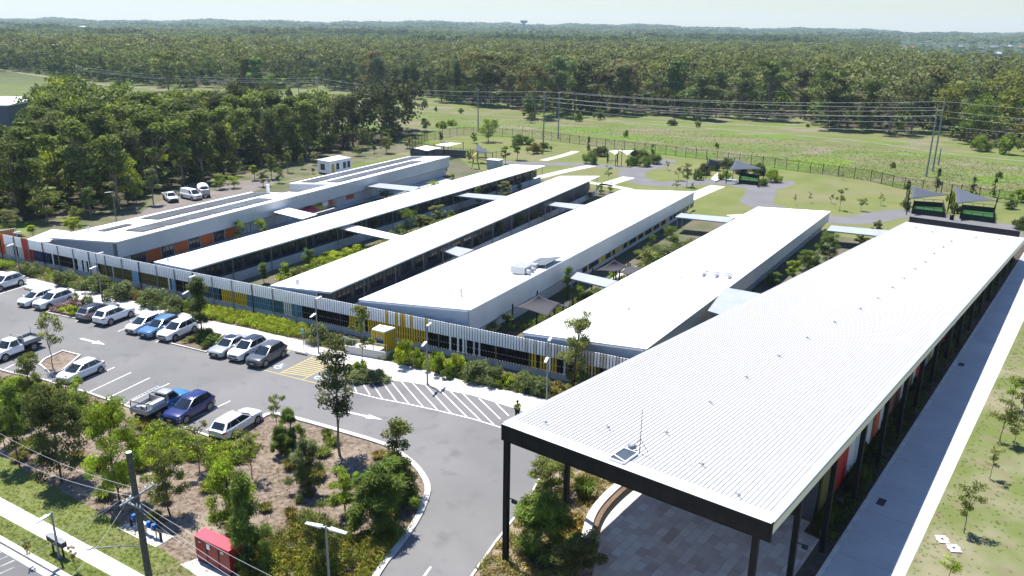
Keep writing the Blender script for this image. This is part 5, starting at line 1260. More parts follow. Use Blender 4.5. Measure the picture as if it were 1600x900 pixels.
def quad_mesh(name, V, T, mat_, col=None):
    """V (n,4,3), T tint (n,) or colours (n,3)"""
    n = len(V); me = bpy.data.meshes.new(name)
    me.vertices.add(n * 4); me.vertices.foreach_set('co', V.reshape(-1).astype(np.float32))
    me.loops.add(n * 4); me.loops.foreach_set('vertex_index', np.arange(n * 4, dtype=np.int32))
    me.polygons.add(n); me.polygons.foreach_set('loop_start', np.arange(0, n * 4, 4, dtype=np.int32))
    try: me.polygons.foreach_set('loop_total', np.full(n, 4, dtype=np.int32))
    except Exception: pass
    at = me.attributes.new('tcol', 'FLOAT_COLOR', 'POINT')
    C = np.ones((n, 4, 4), dtype=np.float32)
    C[:, :, :3] = T[:, None, None] if T.ndim == 1 else T[:, None, :]
    at.data.foreach_set('color', C.reshape(-1)); me.materials.append(mat_); me.update(calc_edges=True)
    return me
def trunk_mesh(name, rng, H, r0, top=.85, limbs=(), lean=.04, mat_=None, n=7):
    m = MB(); pts = []; x = y = 0.0
    k = 7
    for i in range(k + 1):
        t = i / k; pts.append(Vector((x, y, H * top * t))); x += rng.normal() * lean * H / k; y += rng.normal() * lean * H / k
    m.tube(pts, [r0 * (1 - .82 * i / k) for i in range(k + 1)], n)
    for c, z0 in limbs:
        i = min(k - 1, max(1, int(z0 / (H * top) * k))); a = pts[i]; c = Vector(c)
        m.tube([a, a.lerp(c, .5) + Vector((0, 0, .04 * H)), c], [r0 * .38, r0 * .24, r0 * .08], 5)
    me_o = m.build(name, mat_); me = me_o.data; bpy.data.objects.remove(me_o); me.polygons.foreach_set('use_smooth', [True] * len(me.polygons))
    return me
PROTO = {}
def proto(key, seed):
    """tree of height 1 (all sizes in tree heights); returns crown mesh, trunk mesh"""
    kk = (key, seed)
    if kk in PROTO: return PROTO[kk]
    rng = np.random.default_rng(seed * 77 + sum(map(ord, key))); cl = []; limbs = []; tm = MX['bark']; r0 = .014; top = .85; lean = .05
    N = lambda *a: rng.normal(*a); R = lambda a, b: rng.uniform(a, b)
    if key == 'gum':            # spreading woodland eucalypt
        for i in range(15):
            z = R(.46, .95); a = R(0, 6.28); rr_ = R(.06, .26) * (1.15 - abs(z - .68) * 1.5); c = (rr_ * math.cos(a), rr_ * math.sin(a), z); cl.append((c, (R(.08, .13), R(.08, .13), R(.05, .085)), 150)); limbs.append((c, R(.3, .6)))
        cl.append(((0, 0, .93), (.09, .09, .05), 90)); size, el, dr = .022, .5, .5; r0 = .016
    elif key == 'slimgum':      # taller, narrower crown
        for i in range(14):
            z = R(.35, .96); a = R(0, 6.28); rr_ = R(.03, .16) * (1.25 - z); c = (rr_ * math.cos(a), rr_ * math.sin(a), z); cl.append((c, (R(.07, .115), R(.07, .115), R(.055, .095)), 150)); limbs.append((c, z * R(.6, .85)))
        size, el, dr = .021, .5, .5
    elif key == 'casuarina':    # dark, drooping, full to the ground
        for i in range(24):
            z = R(.10, .95); a = R(0, 6.28); rr_ = R(.02, .20) * (1.2 - z) ** .8; c = (rr_ * math.cos(a), rr_ * math.sin(a), z); cl.append((c, (R(.07, .115), R(.07, .115), R(.08, .14)), 130)); limbs.append((c, z * .8))
        size, el, dr = .025, .26, 1.2; tm = MX['barkd']
    elif key == 'bush':         # dense rounded tree
        for i in range(20):
            z = R(.25, .88); a = R(0, 6.28); rr_ = R(.05, .30) * math.sqrt(max(.05, 1 - ((z - .5) / .52) ** 2)); c = (rr_ * math.cos(a), rr_ * math.sin(a), z); cl.append((c, (R(.09, .14), R(.09, .14), R(.08, .12)), 95)); limbs.append((c, z * .6))
        size, el, dr = .024, .5, .2; top = .6
    elif key == 'young':        # foreground tree, fine leaves
        for i in range(34):
            z = R(.28, .95); a = R(0, 6.28); rr_ = R(.03, .24) * math.sqrt(max(.08, 1 - ((z - .55) / .48) ** 2)); c = (rr_ * math.cos(a), rr_ * math.sin(a), z); cl.append((c, (R(.055, .095), R(.055, .095), R(.04, .075)), 230)); limbs.append((c, z * R(.6, .8)))
        size, el, dr = .0145, .36, .5; r0 = .012; tm = MX['barkd']
    elif key == 'dense':        # foreground tree, thick crown to near the ground
        for i in range(52):
            z = R(.14, .93); a = R(0, 6.28); rr_ = R(.06, .28) * math.sqrt(max(.08, 1 - ((z - .5) / .55) ** 2)); c = (rr_ * math.cos(a), rr_ * math.sin(a), z); cl.append((c, (R(.065, .105), R(.065, .105), R(.05, .08)), 220)); limbs.append((c, z * .75))
        size, el, dr = .0145, .38, .3; r0 = .012; tm = MX['barkd']
    elif key == 'slim':         # slender column
        for i in range(30):
            z = R(.24, .97); a = R(0, 6.28); rr_ = R(.0, .09); c = (rr_ * math.cos(a), rr_ * math.sin(a), z); cl.append((c, (R(.045, .08), R(.045, .08), R(.05, .08)), 130)); limbs.append((c, z * .85))
        size, el, dr = .016, .36, .5; r0 = .010; tm = MX['barkd']
    elif key == 'tallgum':      # airy tall foreground gum
        for i in range(26):
            z = R(.34, .97); a = R(0, 6.28); rr_ = R(.02, .15) * (1.25 - z); c = (rr_ * math.cos(a), rr_ * math.sin(a), z); cl.append((c, (R(.045, .075), R(.045, .075), R(.035, .06)), 120)); limbs.append((c, z * .88))
        size, el, dr = .013, .36, .6; r0 = .009; tm = MX['bark']
    elif key == 'sapling':
        for i in range(13):
            z = R(.42, .97); a = R(0, 6.28); rr_ = R(.02, .19); c = (rr_ * math.cos(a), rr_ * math.sin(a), z); cl.append((c, (R(.06, .10), R(.06, .10), R(.045, .075)), 70)); limbs.append((c, z * .8))
        size, el, dr = .024, .36, .4; r0 = .009
    elif key == 'feather':      # young casuarina, upright feathery
        for i in range(40):
            z = R(.05, .93); a = R(0, 6.28); rr_ = R(.03, .31) * (1.08 - z) ** .75; c = (rr_ * math.cos(a), rr_ * math.sin(a), z); cl.append((c, (R(.05, .085), R(.05, .085), R(.07, .11)), 200)); limbs.append((c, z * .6))
        size, el, dr = .042, .10, -1.4; r0 = .012; tm = MX['barkd']
    elif key == 'conifer':
        for i in range(26):
            z = R(.08, .97); a = R(0, 6.28); rr_ = R(.02, .16) * (1.03 - z); c = (rr_ * math.cos(a), rr_ * math.sin(a), z); cl.append((c, (R(.04, .07), R(.04, .07), R(.05, .07)), 40)); limbs.append((c, z * .9))
        size, el, dr = .026, .3, .3; tm = MX['barkd']
    V, T = leaf_arrays(rng, cl, size, el, .25, dr)
    cm = quad_mesh(key + '_crown', V, T, LEAF)
    tmn = trunk_mesh(key + '_trunk', rng, 1.0, r0, top, [l for l in limbs][:14], lean, tm)
    PROTO[kk] = (cm, tmn); return PROTO[kk]
def tree(key, seed, base, H, Wd, col, label, group=None, name='tree', rz=None, jit=.12):
    cm, tm = proto(key, seed)
    r = thing(name, label, 'tree', base, rz if rz is not None else (seed * 2.39 + base[0]) % 6.28, group)
    nat = dict(gum=.62, slimgum=.42, casuarina=.42, bush=.80, young=.54, dense=.68, slim=.27, tallgum=.40, sapling=.46, feather=.60, conifer=.36)[key]
    s = Wd / (nat * H) if Wd else 1.0; s = min(2.2, max(.5, s))
    for nm, me in (('trunk', tm), ('crown', cm)):
        o = bpy.data.objects.new(nm, me); COL.objects.link(o); o.parent = r; o.scale = (H * s, H * s, H)
        if nm == 'crown': o.color = (*col, 1)
    return r
OLIVE = (.115, .135, .048); DARK = (.064, .08, .036); BRIGHT = (.16, .22, .028); LIME = (.22, .27, .03); MID = (.085, .125, .035); GREYG = (.105, .13, .075); PALE = (.158, .175, .085); BROWNG = (.15, .13, .05)
def T_(key, seed, bx, by, ty, wpx, col, label, group=None, off=0.0):
    b = A(bx, by); H = hgt(bx, by, ty); w = wpx / pxm(b + Vector((0, 0, H * .6))) * (1.5 if key == 'feather' else 1.02 if key not in ('tallgum', 'slim', 'conifer') else 1.08)
    return tree(key, seed, b, H, w, col, label, group)
# --- foreground island and lawn
FG = [
 ('young', 1, 30, 726, 600, 66, MID, 'thin leaning tree at the left edge between the lawn and the mulch'),
 ('dense', 2, 96, 752, 597, 108, DARK, 'broad dark tree casting a round black shadow on the street lawn'),
 ('dense', 3, 187, 786, 622, 92, BRIGHT, 'tree with a bright yellow-green crown standing left of the wooden pole top'),
 ('young', 4, 266, 806, 692, 68, OLIVE, 'olive-green tree on a bare trunk just right of the wooden pole'),
 ('dense', 5, 362, 838, 716, 88, BRIGHT, 'dense bright green tree behind the red cabinet'),
 ('feather', 6, 388, 880, 742, 62, MID, 'feathery mid-green tree at the right end of the red cabinet'),
 ('tallgum', 7, 531, 712, 524, 98, (.062, .075, .035), 'tall airy gum tree rising in front of the disabled bays'),
 ('sapling', 8, 434, 676, 614, 32, OLIVE, 'sapling with sparse leaves beside the small dark casuarinas'),
 ('feather', 9, 456, 694, 637, 34, MID, 'small dark green casuarina near the kerb'),
 ('feather', 10, 440, 712, 664, 28, MID, 'smallest casuarina in the group near the kerb'),
 ('feather', 11, 482, 768, 680, 46, GREYG, 'pale feathery casuarina in the middle of the mulch'),
 ('young', 12, 540, 806, 733, 62, BRIGHT, 'bright green rounded small tree in the mulch near the driveway bend'),
 ('feather', 13, 592, 832, 724, 84, MID, 'bushy green casuarina nearest the driveway bend'),
 ('slim', 14, 622, 768, 656, 50, OLIVE, 'slender gum above the bushy casuarina at the driveway bend'),
 ('feather', 15, 616, 790, 715, 62, MID, 'second green casuarina behind the bushy one at the driveway bend'),
 ('young', 16, 505, 886, 778, 74, OLIVE, 'tall tree with brownish tips behind the near T-shaped lamp post'),
 ('sapling', 17, 312, 738, 660, 48, OLIVE, 'thin-stemmed young tree in the mulch below the white station wagon'),
 ('sapling', 18, 394, 748, 668, 44, OLIVE, 'young bright tree at the head of the mulch below the end of the bays'),
 ('young', 19, 55, 640, 552, 46, OLIVE, 'olive tree at the left edge below the white ute'),
 ('young', 20, 8, 700, 618, 34, MID, 'leafy small tree at the far left of the planted island'),
 ('sapling', 21, 122, 632, 585, 32, BRIGHT, 'small bright sapling below the empty parking bays'),
 ('feather', 23, 30, 640, 590, 40, BRIGHT, 'light green bushy tree at the left edge of the planted island'),
 ('sapling', 24, 83, 576, 490, 46, PALE, 'sapling with pale leaves on the small tree island in the car park'),
 ('slim', 25, 318, 527, 434, 36, DARK, 'slender dark column-shaped tree on the shrub island in the car park'),
 ('sapling', 26, 569, 586, 477, 42, OLIVE, 'young round-headed tree on the island at the hatched area'),
 ('young', 27, 898, 606, 486, 64, PALE, 'airy olive gum tree in front of the right end of the slatted fence'),
 ('sapling', 28, 121, 488, 440, 22, PALE, 'thin sapling on the purple-flowered shrub island'),
 ('feather', 29, 846, 872, 768, 92, MID, 'bright green conifer-like bush tree under the front of the ribbed roof'),
 ('dense', 30, 862, 775, 712, 84, OLIVE, 'olive shrubby tree between the driveway and the black posts'),
 ('young', 31, 905, 925, 838, 95, DARK, 'dark shrubby tree at the bottom edge beside the stone paving'),
 ('sapling', 32, 47, 884, 842, 14, BROWNG, 'tiny bare sapling on the street lawn, farther from the pole'),
 ('sapling', 33, 119, 893, 850, 16, BROWNG, 'tiny bare sapling on the street lawn, nearer the pole'),
]
for f in FG: T_(*f)
# --- right-hand verge
for i, (bx, by, ty, w, col) in enumerate([(1506, 833, 750, 42, OLIVE), (1562, 690, 612, 42, OLIVE), (1592, 668, 590, 40, OLIVE), (1546, 748, 698, 28, PALE), (1578, 640, 586, 26, BRIGHT), (1482, 905, 866, 34, BRIGHT), (1584, 700, 655, 30, PALE)]):
    T_('sapling', 40 + i % 4, bx, by, ty, w, col, ['round-headed sapling nearest the access covers in the dry verge', 'tallest sapling of the dry verge, at the right', 'sapling at the very right edge of the dry verge', 'thin pale sapling halfway along the dry verge', 'bright bushy sapling behind the tallest one in the dry verge', 'low bright bush at the bottom of the dry verge', 'faint sapling at the right edge below the bright bushy one'][i])
# --- courts between the blocks
CT = [
 ('bush', 375, 374, 344, 24, BRIGHT, 'bright round tree in the paved court beside the orange doors'), ('bush', 409, 366, 339, 24, BRIGHT, 'round tree next to the near canopy in the paved court'), ('young', 322, 381, 362, 15, OLIVE, 'small tree in front of an orange door'),
 ('young', 604, 312, 292, 30, OLIVE, 'low spreading tree below the rear canopy of the solar-roofed block'), ('bush', 676, 296, 281, 28, BRIGHT, 'bright bush at the far end of the paved court'), ('bush', 707, 284, 270, 13, BRIGHT, 'last small bush of the paved court, at the far corner'),
 ('bush', 636, 369, 325, 42, MID, 'largest tree of the first garden court'), ('young', 657, 360, 335, 26, OLIVE, 'olive tree just behind the largest one in the first garden court'), ('young', 684, 347, 319, 28, PALE, 'yellowish tree in the middle of the first garden court'), ('young', 705, 340, 328, 34, OLIVE, 'low tree before the far covered way in the first garden court'), ('slim', 586, 366, 333, 16, MID, 'slender tree beside the near covered way'),
 ('young', 484, 420, 387, 25, MID, 'tree in the grass at the near end of the first garden court'), ('slim', 413, 443, 411, 15, MID, 'slim dark tree against the narrow block behind the fence'), ('young', 446, 432, 410, 22, BRIGHT, 'light shrubby tree near the fence in the first garden court'), ('slim', 747, 322, 291, 14, MID, 'slender tree beyond the far covered way'), ('young', 787, 310, 283, 26, PALE, 'pale tree at the far end of the first garden court'), ('young', 812, 298, 287, 22, MID, 'low tree at the end of the narrow flat block'),
 ('young', 744, 388, 372, 18, MID, 'small tree by the nearer short canopy of the second court'), ('slim', 780, 371, 346, 14, MID, 'slim tree in the middle of the second court'), ('young', 812, 358, 335, 24, MID, 'tree in front of the farther short canopy of the second court'), ('young', 840, 348, 330, 26, OLIVE, 'loose tree beside the farther short canopy of the second court'), ('bush', 938, 303, 288, 18, MID, 'bush at the far end of the middle narrow block'), ('young', 922, 312, 300, 26, OLIVE, 'low shrubby tree near the end of the middle narrow block'), ('young', 953, 300, 290, 26, PALE, 'pale shrubby tree before the concrete yard path'),
 ('bush', 769, 523, 476, 34, BRIGHT, 'bright-topped tree at the near corner of the yellow-panelled block'), ('young', 793, 523, 490, 26, MID, 'darker tree next to the bright-topped one at the block corner'), ('slim', 886, 468, 417, 18, MID, 'slender tree with a bright top against the yellow-panelled wall'), ('bush', 905, 472, 444, 26, BRIGHT, 'round bright tree below the court canopy'), ('bush', 960, 437, 413, 20, BRIGHT, 'bright small tree between the two far shade sails'), ('bush', 818, 508, 498, 26, OLIVE, 'low bush at the fence end of the shade-sail court'),
 ('bush', 1017, 391, 365, 20, MID, 'dark green bush tree at the yellow panels, nearer one'), ('bush', 1048, 374, 350, 28, MID, 'dark green bush tree at the yellow panels, by the long thin canopy'), ('dense', 1054, 382, 366, 18, MID, 'dark small tree below the end of the long thin canopy'),
 ('dense', 1290, 412, 362, 40, MID, 'dense green tree at the far corner of the wide block'), ('dense', 1262, 424, 384, 40, MID, 'dense green tree beside the orange-lined windows'), ('young', 1238, 440, 405, 26, BRIGHT, 'brighter bush tree against the ribbed roof'), ('dense', 1208, 446, 424, 28, MID, 'dark bush beyond the grey link roof'), ('young', 1368, 378, 344, 22, GREYG, 'grey-green tree standing behind the thin canopy at the ribbed roof'), ('young', 1345, 388, 368, 30, BRIGHT, 'bright green tree below the thin canopy at the ribbed roof'),
]
for i, c in enumerate(CT): T_(c[0], 50 + i % 3, *c[1:6], c[6])
# --- yard behind the blocks
YD = [('sapling', 950, 285, 258, 12, MID, 'round-headed sapling on the lawn beside the white-sail seat'), ('young', 1073, 292, 254, 18, PALE, 'young tree inside the loop of the yard path, the tallest'), ('sapling', 1060, 282, 258, 16, PALE, 'pale sapling next to the tallest one in the path loop'), ('sapling', 1056, 298, 280, 14, OLIVE, 'sapling at the lower edge of the path loop'), ('sapling', 1043, 266, 250, 10, PALE, 'faint sapling near the fence at the path loop'), ('sapling', 1081, 300, 284, 6, DARK, 'thin dark sapling at the corner of the yellow-panelled block'),
 ('conifer', 919, 243, 212, 11, DARK, 'dark narrow conifer behind the round dark hedge'), ('conifer', 1019, 246, 225, 14, DARK, 'dark conifer behind the long hedge by the white sails'), ('conifer', 1414, 322, 281, 18, DARK, 'dark tree left of the right-hand playground sails'), ('conifer', 1462, 302, 261, 18, DARK, 'dark conifer at the foot of the twin power poles'), ('conifer', 1519, 304, 276, 17, DARK, 'broad dark conifer behind the right playground sail'), ('conifer', 1551, 308, 272, 14, DARK, 'narrow dark conifer right of the playground sails'),
 ('sapling', 1265, 317, 300, 7, MID, 'sapling on the back lawn, second from the left'), ('sapling', 1242, 320, 302, 6, PALE, 'faint sapling on the back lawn, first from the left'), ('sapling', 1299, 318, 302, 9, MID, 'sapling on the back lawn next to the largest one'), ('sapling', 1312, 329, 293, 17, MID, 'largest sapling of the back lawn'), ('sapling', 1345, 330, 308, 18, MID, 'bent sapling of the back lawn, right of the largest'), ('sapling', 1376, 321, 302, 12, PALE, 'pale sapling of the back lawn nearest the playground'), ('sapling', 1316, 281, 268, 7, MID, 'bright sapling close to the boundary fence'),
 ('bush', 763, 222, 183, 42, BRIGHT, 'bright green round tree beyond the boundary fence'), ('bush', 741, 224, 206, 14, MID, 'dark little tree at the corner of the boundary fence'), ('young', 808, 250, 210, 22, MID, 'dark green tree by the bend of the yard path'), ('young', 790, 256, 228, 16, MID, 'lower tree left of the bend of the yard path'), ('bush', 733, 253, 234, 14, MID, 'small tree by the dark sail of the rear play yard'), ('slim', 689, 222, 205, 8, MID, 'narrow young tree on the inner side of the boundary fence'), ('bush', 829, 192, 176, 20, DARK, 'dark round bush standing alone in the field'), ('dense', 1576, 326, 308, 26, MID, 'loose dark shrub tree right of the play enclosures'), ('bush', 665, 205, 183, 22, OLIVE, 'small olive tree at the right end of the dark wood'),
 ('bush', 1192, 349, 342, 12, MID, 'tiny bush before the far end of the wide block')]
for i, c in enumerate(YD): T_(c[0], 55 + i % 3, *c[1:6], c[6])
# --- along the service road behind the solar roof
SR = [(18, 368, 326, 40, PALE), (75, 348, 290, 60, OLIVE), (52, 372, 350, 30, LIME), (116, 366, 338, 34, LIME), (122, 352, 320, 30, OLIVE), (142, 340, 288, 30, MID), (174, 334, 304, 22, OLIVE), (213, 318, 268, 34, BRIGHT), (240, 320, 258, 30, GREYG), (344, 296, 272, 26, BRIGHT), (366, 294, 272, 28, BRIGHT), (398, 282, 256, 20, BRIGHT), (425, 280, 240, 26, MID), (436, 286, 258, 20, MID), (450, 270, 236, 16, OLIVE), (472, 264, 240, 13, OLIVE), (491, 258, 236, 16, OLIVE), (489, 272, 262, 14, MID), (412, 292, 268, 22, MID), (560, 244, 226, 24, OLIVE), (585, 240, 226, 22, MID), (604, 240, 214, 26, OLIVE), (637, 232, 212, 20, OLIVE)]
for i, (bx, by, ty, w, col) in enumerate(SR):
    T_(('young', 'bush', 'slimgum')[i % 3], 60 + i % 3, bx, by, ty, w, col, 'small light-green tree along the service road in front of the dark wood', 'small trees along the service road')

# --- woodland, individual trees
def inside(poly, x, y):
    c = False; n = len(poly)
    for i in range(n):
        x1, y1 = poly[i]; x2, y2 = poly[i - 1]
        if (y1 > y) != (y2 > y) and x < (x2 - x1) * (y - y1) / (y2 - y1) + x1: c = not c
    return c
LF = [(-260, 402), (0, 352), (60, 347), (100, 336), (150, 332), (205, 324), (236, 304), (332, 281), (400, 270), (480, 250), (560, 234), (618, 221), (655, 212), (660, 202), (600, 200), (520, 216), (420, 230), (300, 234), (200, 226), (150, 212), (100, 196), (0, 188), (-260, 180)]
MFE = [(-500, 96), (-200, 106), (0, 112), (60, 114), (130, 127), (200, 132), (270, 140), (330, 141), (400, 151), (440, 146), (460, 136), (520, 143), (600, 152), (650, 156), (700, 162), (800, 172), (830, 186), (870, 182), (900, 178), (960, 180), (1100, 188), (1200, 190), (1250, 192), (1300, 206), (1400, 214), (1450, 206), (1520, 230), (1620, 243), (1800, 262), (2300, 310)]
def mfe(px):
    for (a, va), (b, vb) in zip(MFE, MFE[1:]):
        if a <= px <= b: return va + (vb - va) * (px - a) / (b - a)
    return 0
rng = np.random.default_rng(11)
LFT = []
for gx in np.arange(-140, 20, 6.0):
    for gy in np.arange(120, 300, 6.0):
        x, y = gx + rng.uniform(-2.6, 2.6), gy + rng.uniform(-2.6, 2.6); px, py, d = P((x, y, 0))
        if d > 10 and inside(LF, px, py) and px > -70:
            if px < 68 and 190 < py < 246: continue
            LFT.append((x, y, px, py))
sk = lambda px, py: (px < 70 and 198 < py < 285)
LFT.sort(key=lambda t: math.hypot(t[0], t[1])); LFS = []
for i, (x, y, px, py) in enumerate(LFT):
    r_ = rng.random(); w = None
    if 560 < px < 660 and py < 235: key, col, H, w = 'casuarina', (.046, .054, .034), rng.uniform(15, 17.5), .62
    elif r_ < .36: key, col, H, w = 'slimgum', (.085, .11, .038), rng.uniform(12.5, 16), .58
    elif r_ < .62: key, col, H, w = 'gum', (.078, .105, .034), rng.uniform(12, 15.5), .74
    elif r_ < .86: key, col, H, w = 'casuarina', (.058, .07, .034), rng.uniform(10, 14.5), .60
    else: key, col, H, w = 'bush', (.15, .18, .032), rng.uniform(8, 11), .80
    if sk(px, py): H *= .6
    elif py < 250 and px < 430: H = rng.uniform(14.5, 17)
    col = tuple(np.array(col) * rng.uniform(.8, 1.4))
    if i < 118: tree(key, 70 + i % 4, (x, y, 0), H, H * w, col, 'tree standing in the dense wood behind the solar-roofed block', 'trees of the dense wood behind the solar-roofed block')
    else: LFS.append((x, y, 0, H, col, 'gum' if key == 'gum' else 'cas'))
MF = []
for gx in np.arange(-620, 560, 9.6):
    for gy in np.arange(130, 950, 9.6):
        x, y = gx + rng.uniform(-4.6, 4.6), gy + rng.uniform(-4.6, 4.6)
        d2 = math.hypot(x, y)
        if d2 > 900: continue
        px, py, d = P((x, y, 0))
        if px < -90 or px > 1690 or py > mfe(px): continue
        if 300 < px < 420 and 128 < py < 140 and rng.random() < .5: continue
        MF.append((py - mfe(px), x, y, px, py, d2))
MF.sort(key=lambda t: math.hypot(t[1], t[2]))
NI = max(30, 296 - len(FG) - 7 - len(CT) - len(YD) - len(SR) - min(118, len(LFT)))
print('woodland trees', len(LFT), len(MF), 'individual', NI)
edge = sorted(MF, key=lambda t: -t[0] * 6 - 0 + t[5] * .35)[:NI]; es = set((t[1], t[2]) for t in edge)
def mtype(px, py):
    """kind, colour, height for a woodland tree by where it stands"""
    r_ = rng.random()
    if px > 1470 and r_ < .7: return 'casuarina' if r_ < .2 else 'bush', (.112, .128, .036), rng.uniform(14, 18.5)
    if 440 < px < 720 and r_ < .6: return 'casuarina', (.062, .078, .048), rng.uniform(13, 18)
    if px < 440 and r_ < .45: return 'slimgum', (.095, .125, .050), rng.uniform(13, 18)
    if r_ < .62: return 'gum', (.102, .118, .064), rng.uniform(15, 23)
    if r_ < .80: return 'slimgum', (.105, .12, .066), rng.uniform(17, 22.5)
    if r_ < .9: return 'bush', (.10, .14, .035), rng.uniform(6, 10)
    return 'casuarina', (.07, .085, .045), rng.uniform(12, 17)
for i, t in enumerate(edge):
    key, col, H = mtype(t[3], t[4]); col = tuple(c * rng.uniform(.82, 1.18) for c in col)
    tree(key, 70 + i % 4, (t[1], t[2], 0), H, H * rng.uniform(.85, 1.15) * dict(gum=.84, slimgum=.62, casuarina=.56, bush=.9)[key], col, 'tree at the front of the woodland beyond the open field', 'trees at the front of the woodland beyond the field')
T_('gum', 72, 264, 143, 79, 60, OLIVE, 'big spreading gum standing alone in the clearing before the far woodland')

# --- the rest of the woodland as one mass
def low_tree(seed, nq, key):
    r2 = np.random.default_rng(seed); cl = []
    k = max(4, min(11, nq // 14))
    for i in range(k):
        a = r2.uniform(0, 6.28)
        if key == 'gum': z = r2.uniform(.50, .94); rr_ = r2.uniform(.04, .27); rad = (r2.uniform(.10, .17), r2.uniform(.10, .17), r2.uniform(.06, .10))
        else: z = r2.uniform(.28, .90); rr_ = r2.uniform(.02, .24) * (1.15 - z); rad = (r2.uniform(.09, .15), r2.uniform(.09, .15), r2.uniform(.08, .12))
        cl.append(((rr_ * math.cos(a), rr_ * math.sin(a), z), rad, nq / k))
    return leaf_arrays(r2, cl, .040 * math.sqrt(150 / nq), .78, .55, .1, .17)
def mass(name, spots, nq, label, flat=1.0):
    """spots: x, y, z, H, colour, key"""
    lib = {k: [low_tree(900 + i * 7 + nq, nq, k) for i in range(6)] for k in ('gum', 'cas')}
    Vs = []; Cs = []
    for (x, y, z, H, col, key) in spots:
        V, T = lib[key][rng.integers(6)]; a = rng.uniform(0, 6.28); c, s = math.cos(a) * H * flat, math.sin(a) * H * flat
        R3 = np.array([[c, -s, 0], [s, c, 0], [0, 0, H]]); Vs.append(V @ R3.T + np.array([x, y, z])); Cs.append(T[:, None] * np.array(col)[None, :])
    me = quad_mesh(name, np.concatenate(Vs), np.concatenate(Cs), LEAF)
    o = bpy.data.objects.new(name, me); COL.objects.link(o); tag(o, label, 'woodland', None, 'stuff'); return o
spots = []
for t in MF:
    if (t[1], t[2]) in es: continue
    if t[3] > 1380 and t[5] > 640 and rng.random() < .75: continue
    key, col, H = mtype(t[3], t[4]); col = tuple(np.array(col) * rng.uniform(.8, 1.15))
    spots.append((t[1], t[2], 0, H, col, 'gum' if key in ('gum', 'slimgum') else 'cas'))
mass('woodland', [t for t in spots if math.hypot(t[0], t[1]) < 520], 420, 'mixed gum woodland filling the land beyond the field', 1.22)
mass('woodland', [t for t in spots if math.hypot(t[0], t[1]) >= 520], 260, 'mixed gum woodland farther beyond the field', 1.3)
mass('woodland', LFS, 420, 'rear trees of the dense wood behind the solar-roofed block', 1.15)
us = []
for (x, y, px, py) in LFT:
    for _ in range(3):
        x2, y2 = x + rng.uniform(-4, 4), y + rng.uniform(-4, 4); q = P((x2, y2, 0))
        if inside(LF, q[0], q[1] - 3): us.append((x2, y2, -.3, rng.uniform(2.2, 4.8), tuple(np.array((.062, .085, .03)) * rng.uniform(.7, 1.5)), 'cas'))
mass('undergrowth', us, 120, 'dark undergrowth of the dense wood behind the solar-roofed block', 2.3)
us = []
for t in MF:
    if t[0] > -24 and rng.random() < .95:
        for _ in range(4):
            x2, y2 = t[1] + rng.uniform(-5, 5), t[2] + rng.uniform(-2, 11); g_ = rng.random()
            us.append((x2, y2, -.3, rng.uniform(2.5, 8.0), tuple(np.array((.062, .09, .030) if g_ < .65 else (.10, .14, .035)) * rng.uniform(.7, 1.3)), 'cas'))
mass('undergrowth', us, 90, 'green undergrowth along the front of the far woodland', 1.9)
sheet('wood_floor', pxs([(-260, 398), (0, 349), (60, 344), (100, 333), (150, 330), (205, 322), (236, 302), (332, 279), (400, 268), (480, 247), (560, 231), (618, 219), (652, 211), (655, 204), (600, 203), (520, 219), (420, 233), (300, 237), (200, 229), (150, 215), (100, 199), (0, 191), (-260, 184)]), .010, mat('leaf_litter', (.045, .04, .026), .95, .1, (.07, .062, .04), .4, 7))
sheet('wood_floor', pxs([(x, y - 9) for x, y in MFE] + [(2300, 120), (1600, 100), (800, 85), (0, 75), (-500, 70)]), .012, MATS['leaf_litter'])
def far(d0, d1, sp, nq, name, label, flat, hs):
    s = []; n = int(.62 * (d1 * d1 - d0 * d0) / (sp * sp))
    for _ in range(n):
        d = math.sqrt(rng.uniform(d0 * d0, d1 * d1)); px = rng.uniform(-70, 1670); a = math.atan2(px - 800, FPX); x, y = d * math.sin(a), d * math.cos(a)
        if px > 1370 and d < 2300 and rng.random() < .86: continue
        q = math.sin(x * .009 + 1.3) * math.cos(y * .006) + .5 * math.sin(x * .023 + y * .017)
        dk = .62 if q > .55 else 1.0
        col = np.array((.085, .112, .048)) * rng.uniform(.75, 1.15) * dk
        H = rng.uniform(*hs) * (1.25 if (q > .55 and d > 1000) else 1) * (.6 if px > 1370 and d < 2300 else 1)
        s.append((x, y, terrain(x, y) - .5, H, tuple(col), 'gum' if rng.random() < .6 else 'cas'))
    return mass(name, s, nq, label, flat)
far(880, 1900, 13, 120, 'woodland', 'farther woodland stretching towards the horizon', 1.5, (11, 20))
far(1850, 6100, 34, 36, 'woodland', 'distant tree cover along the horizon', 2.6, (10, 17))

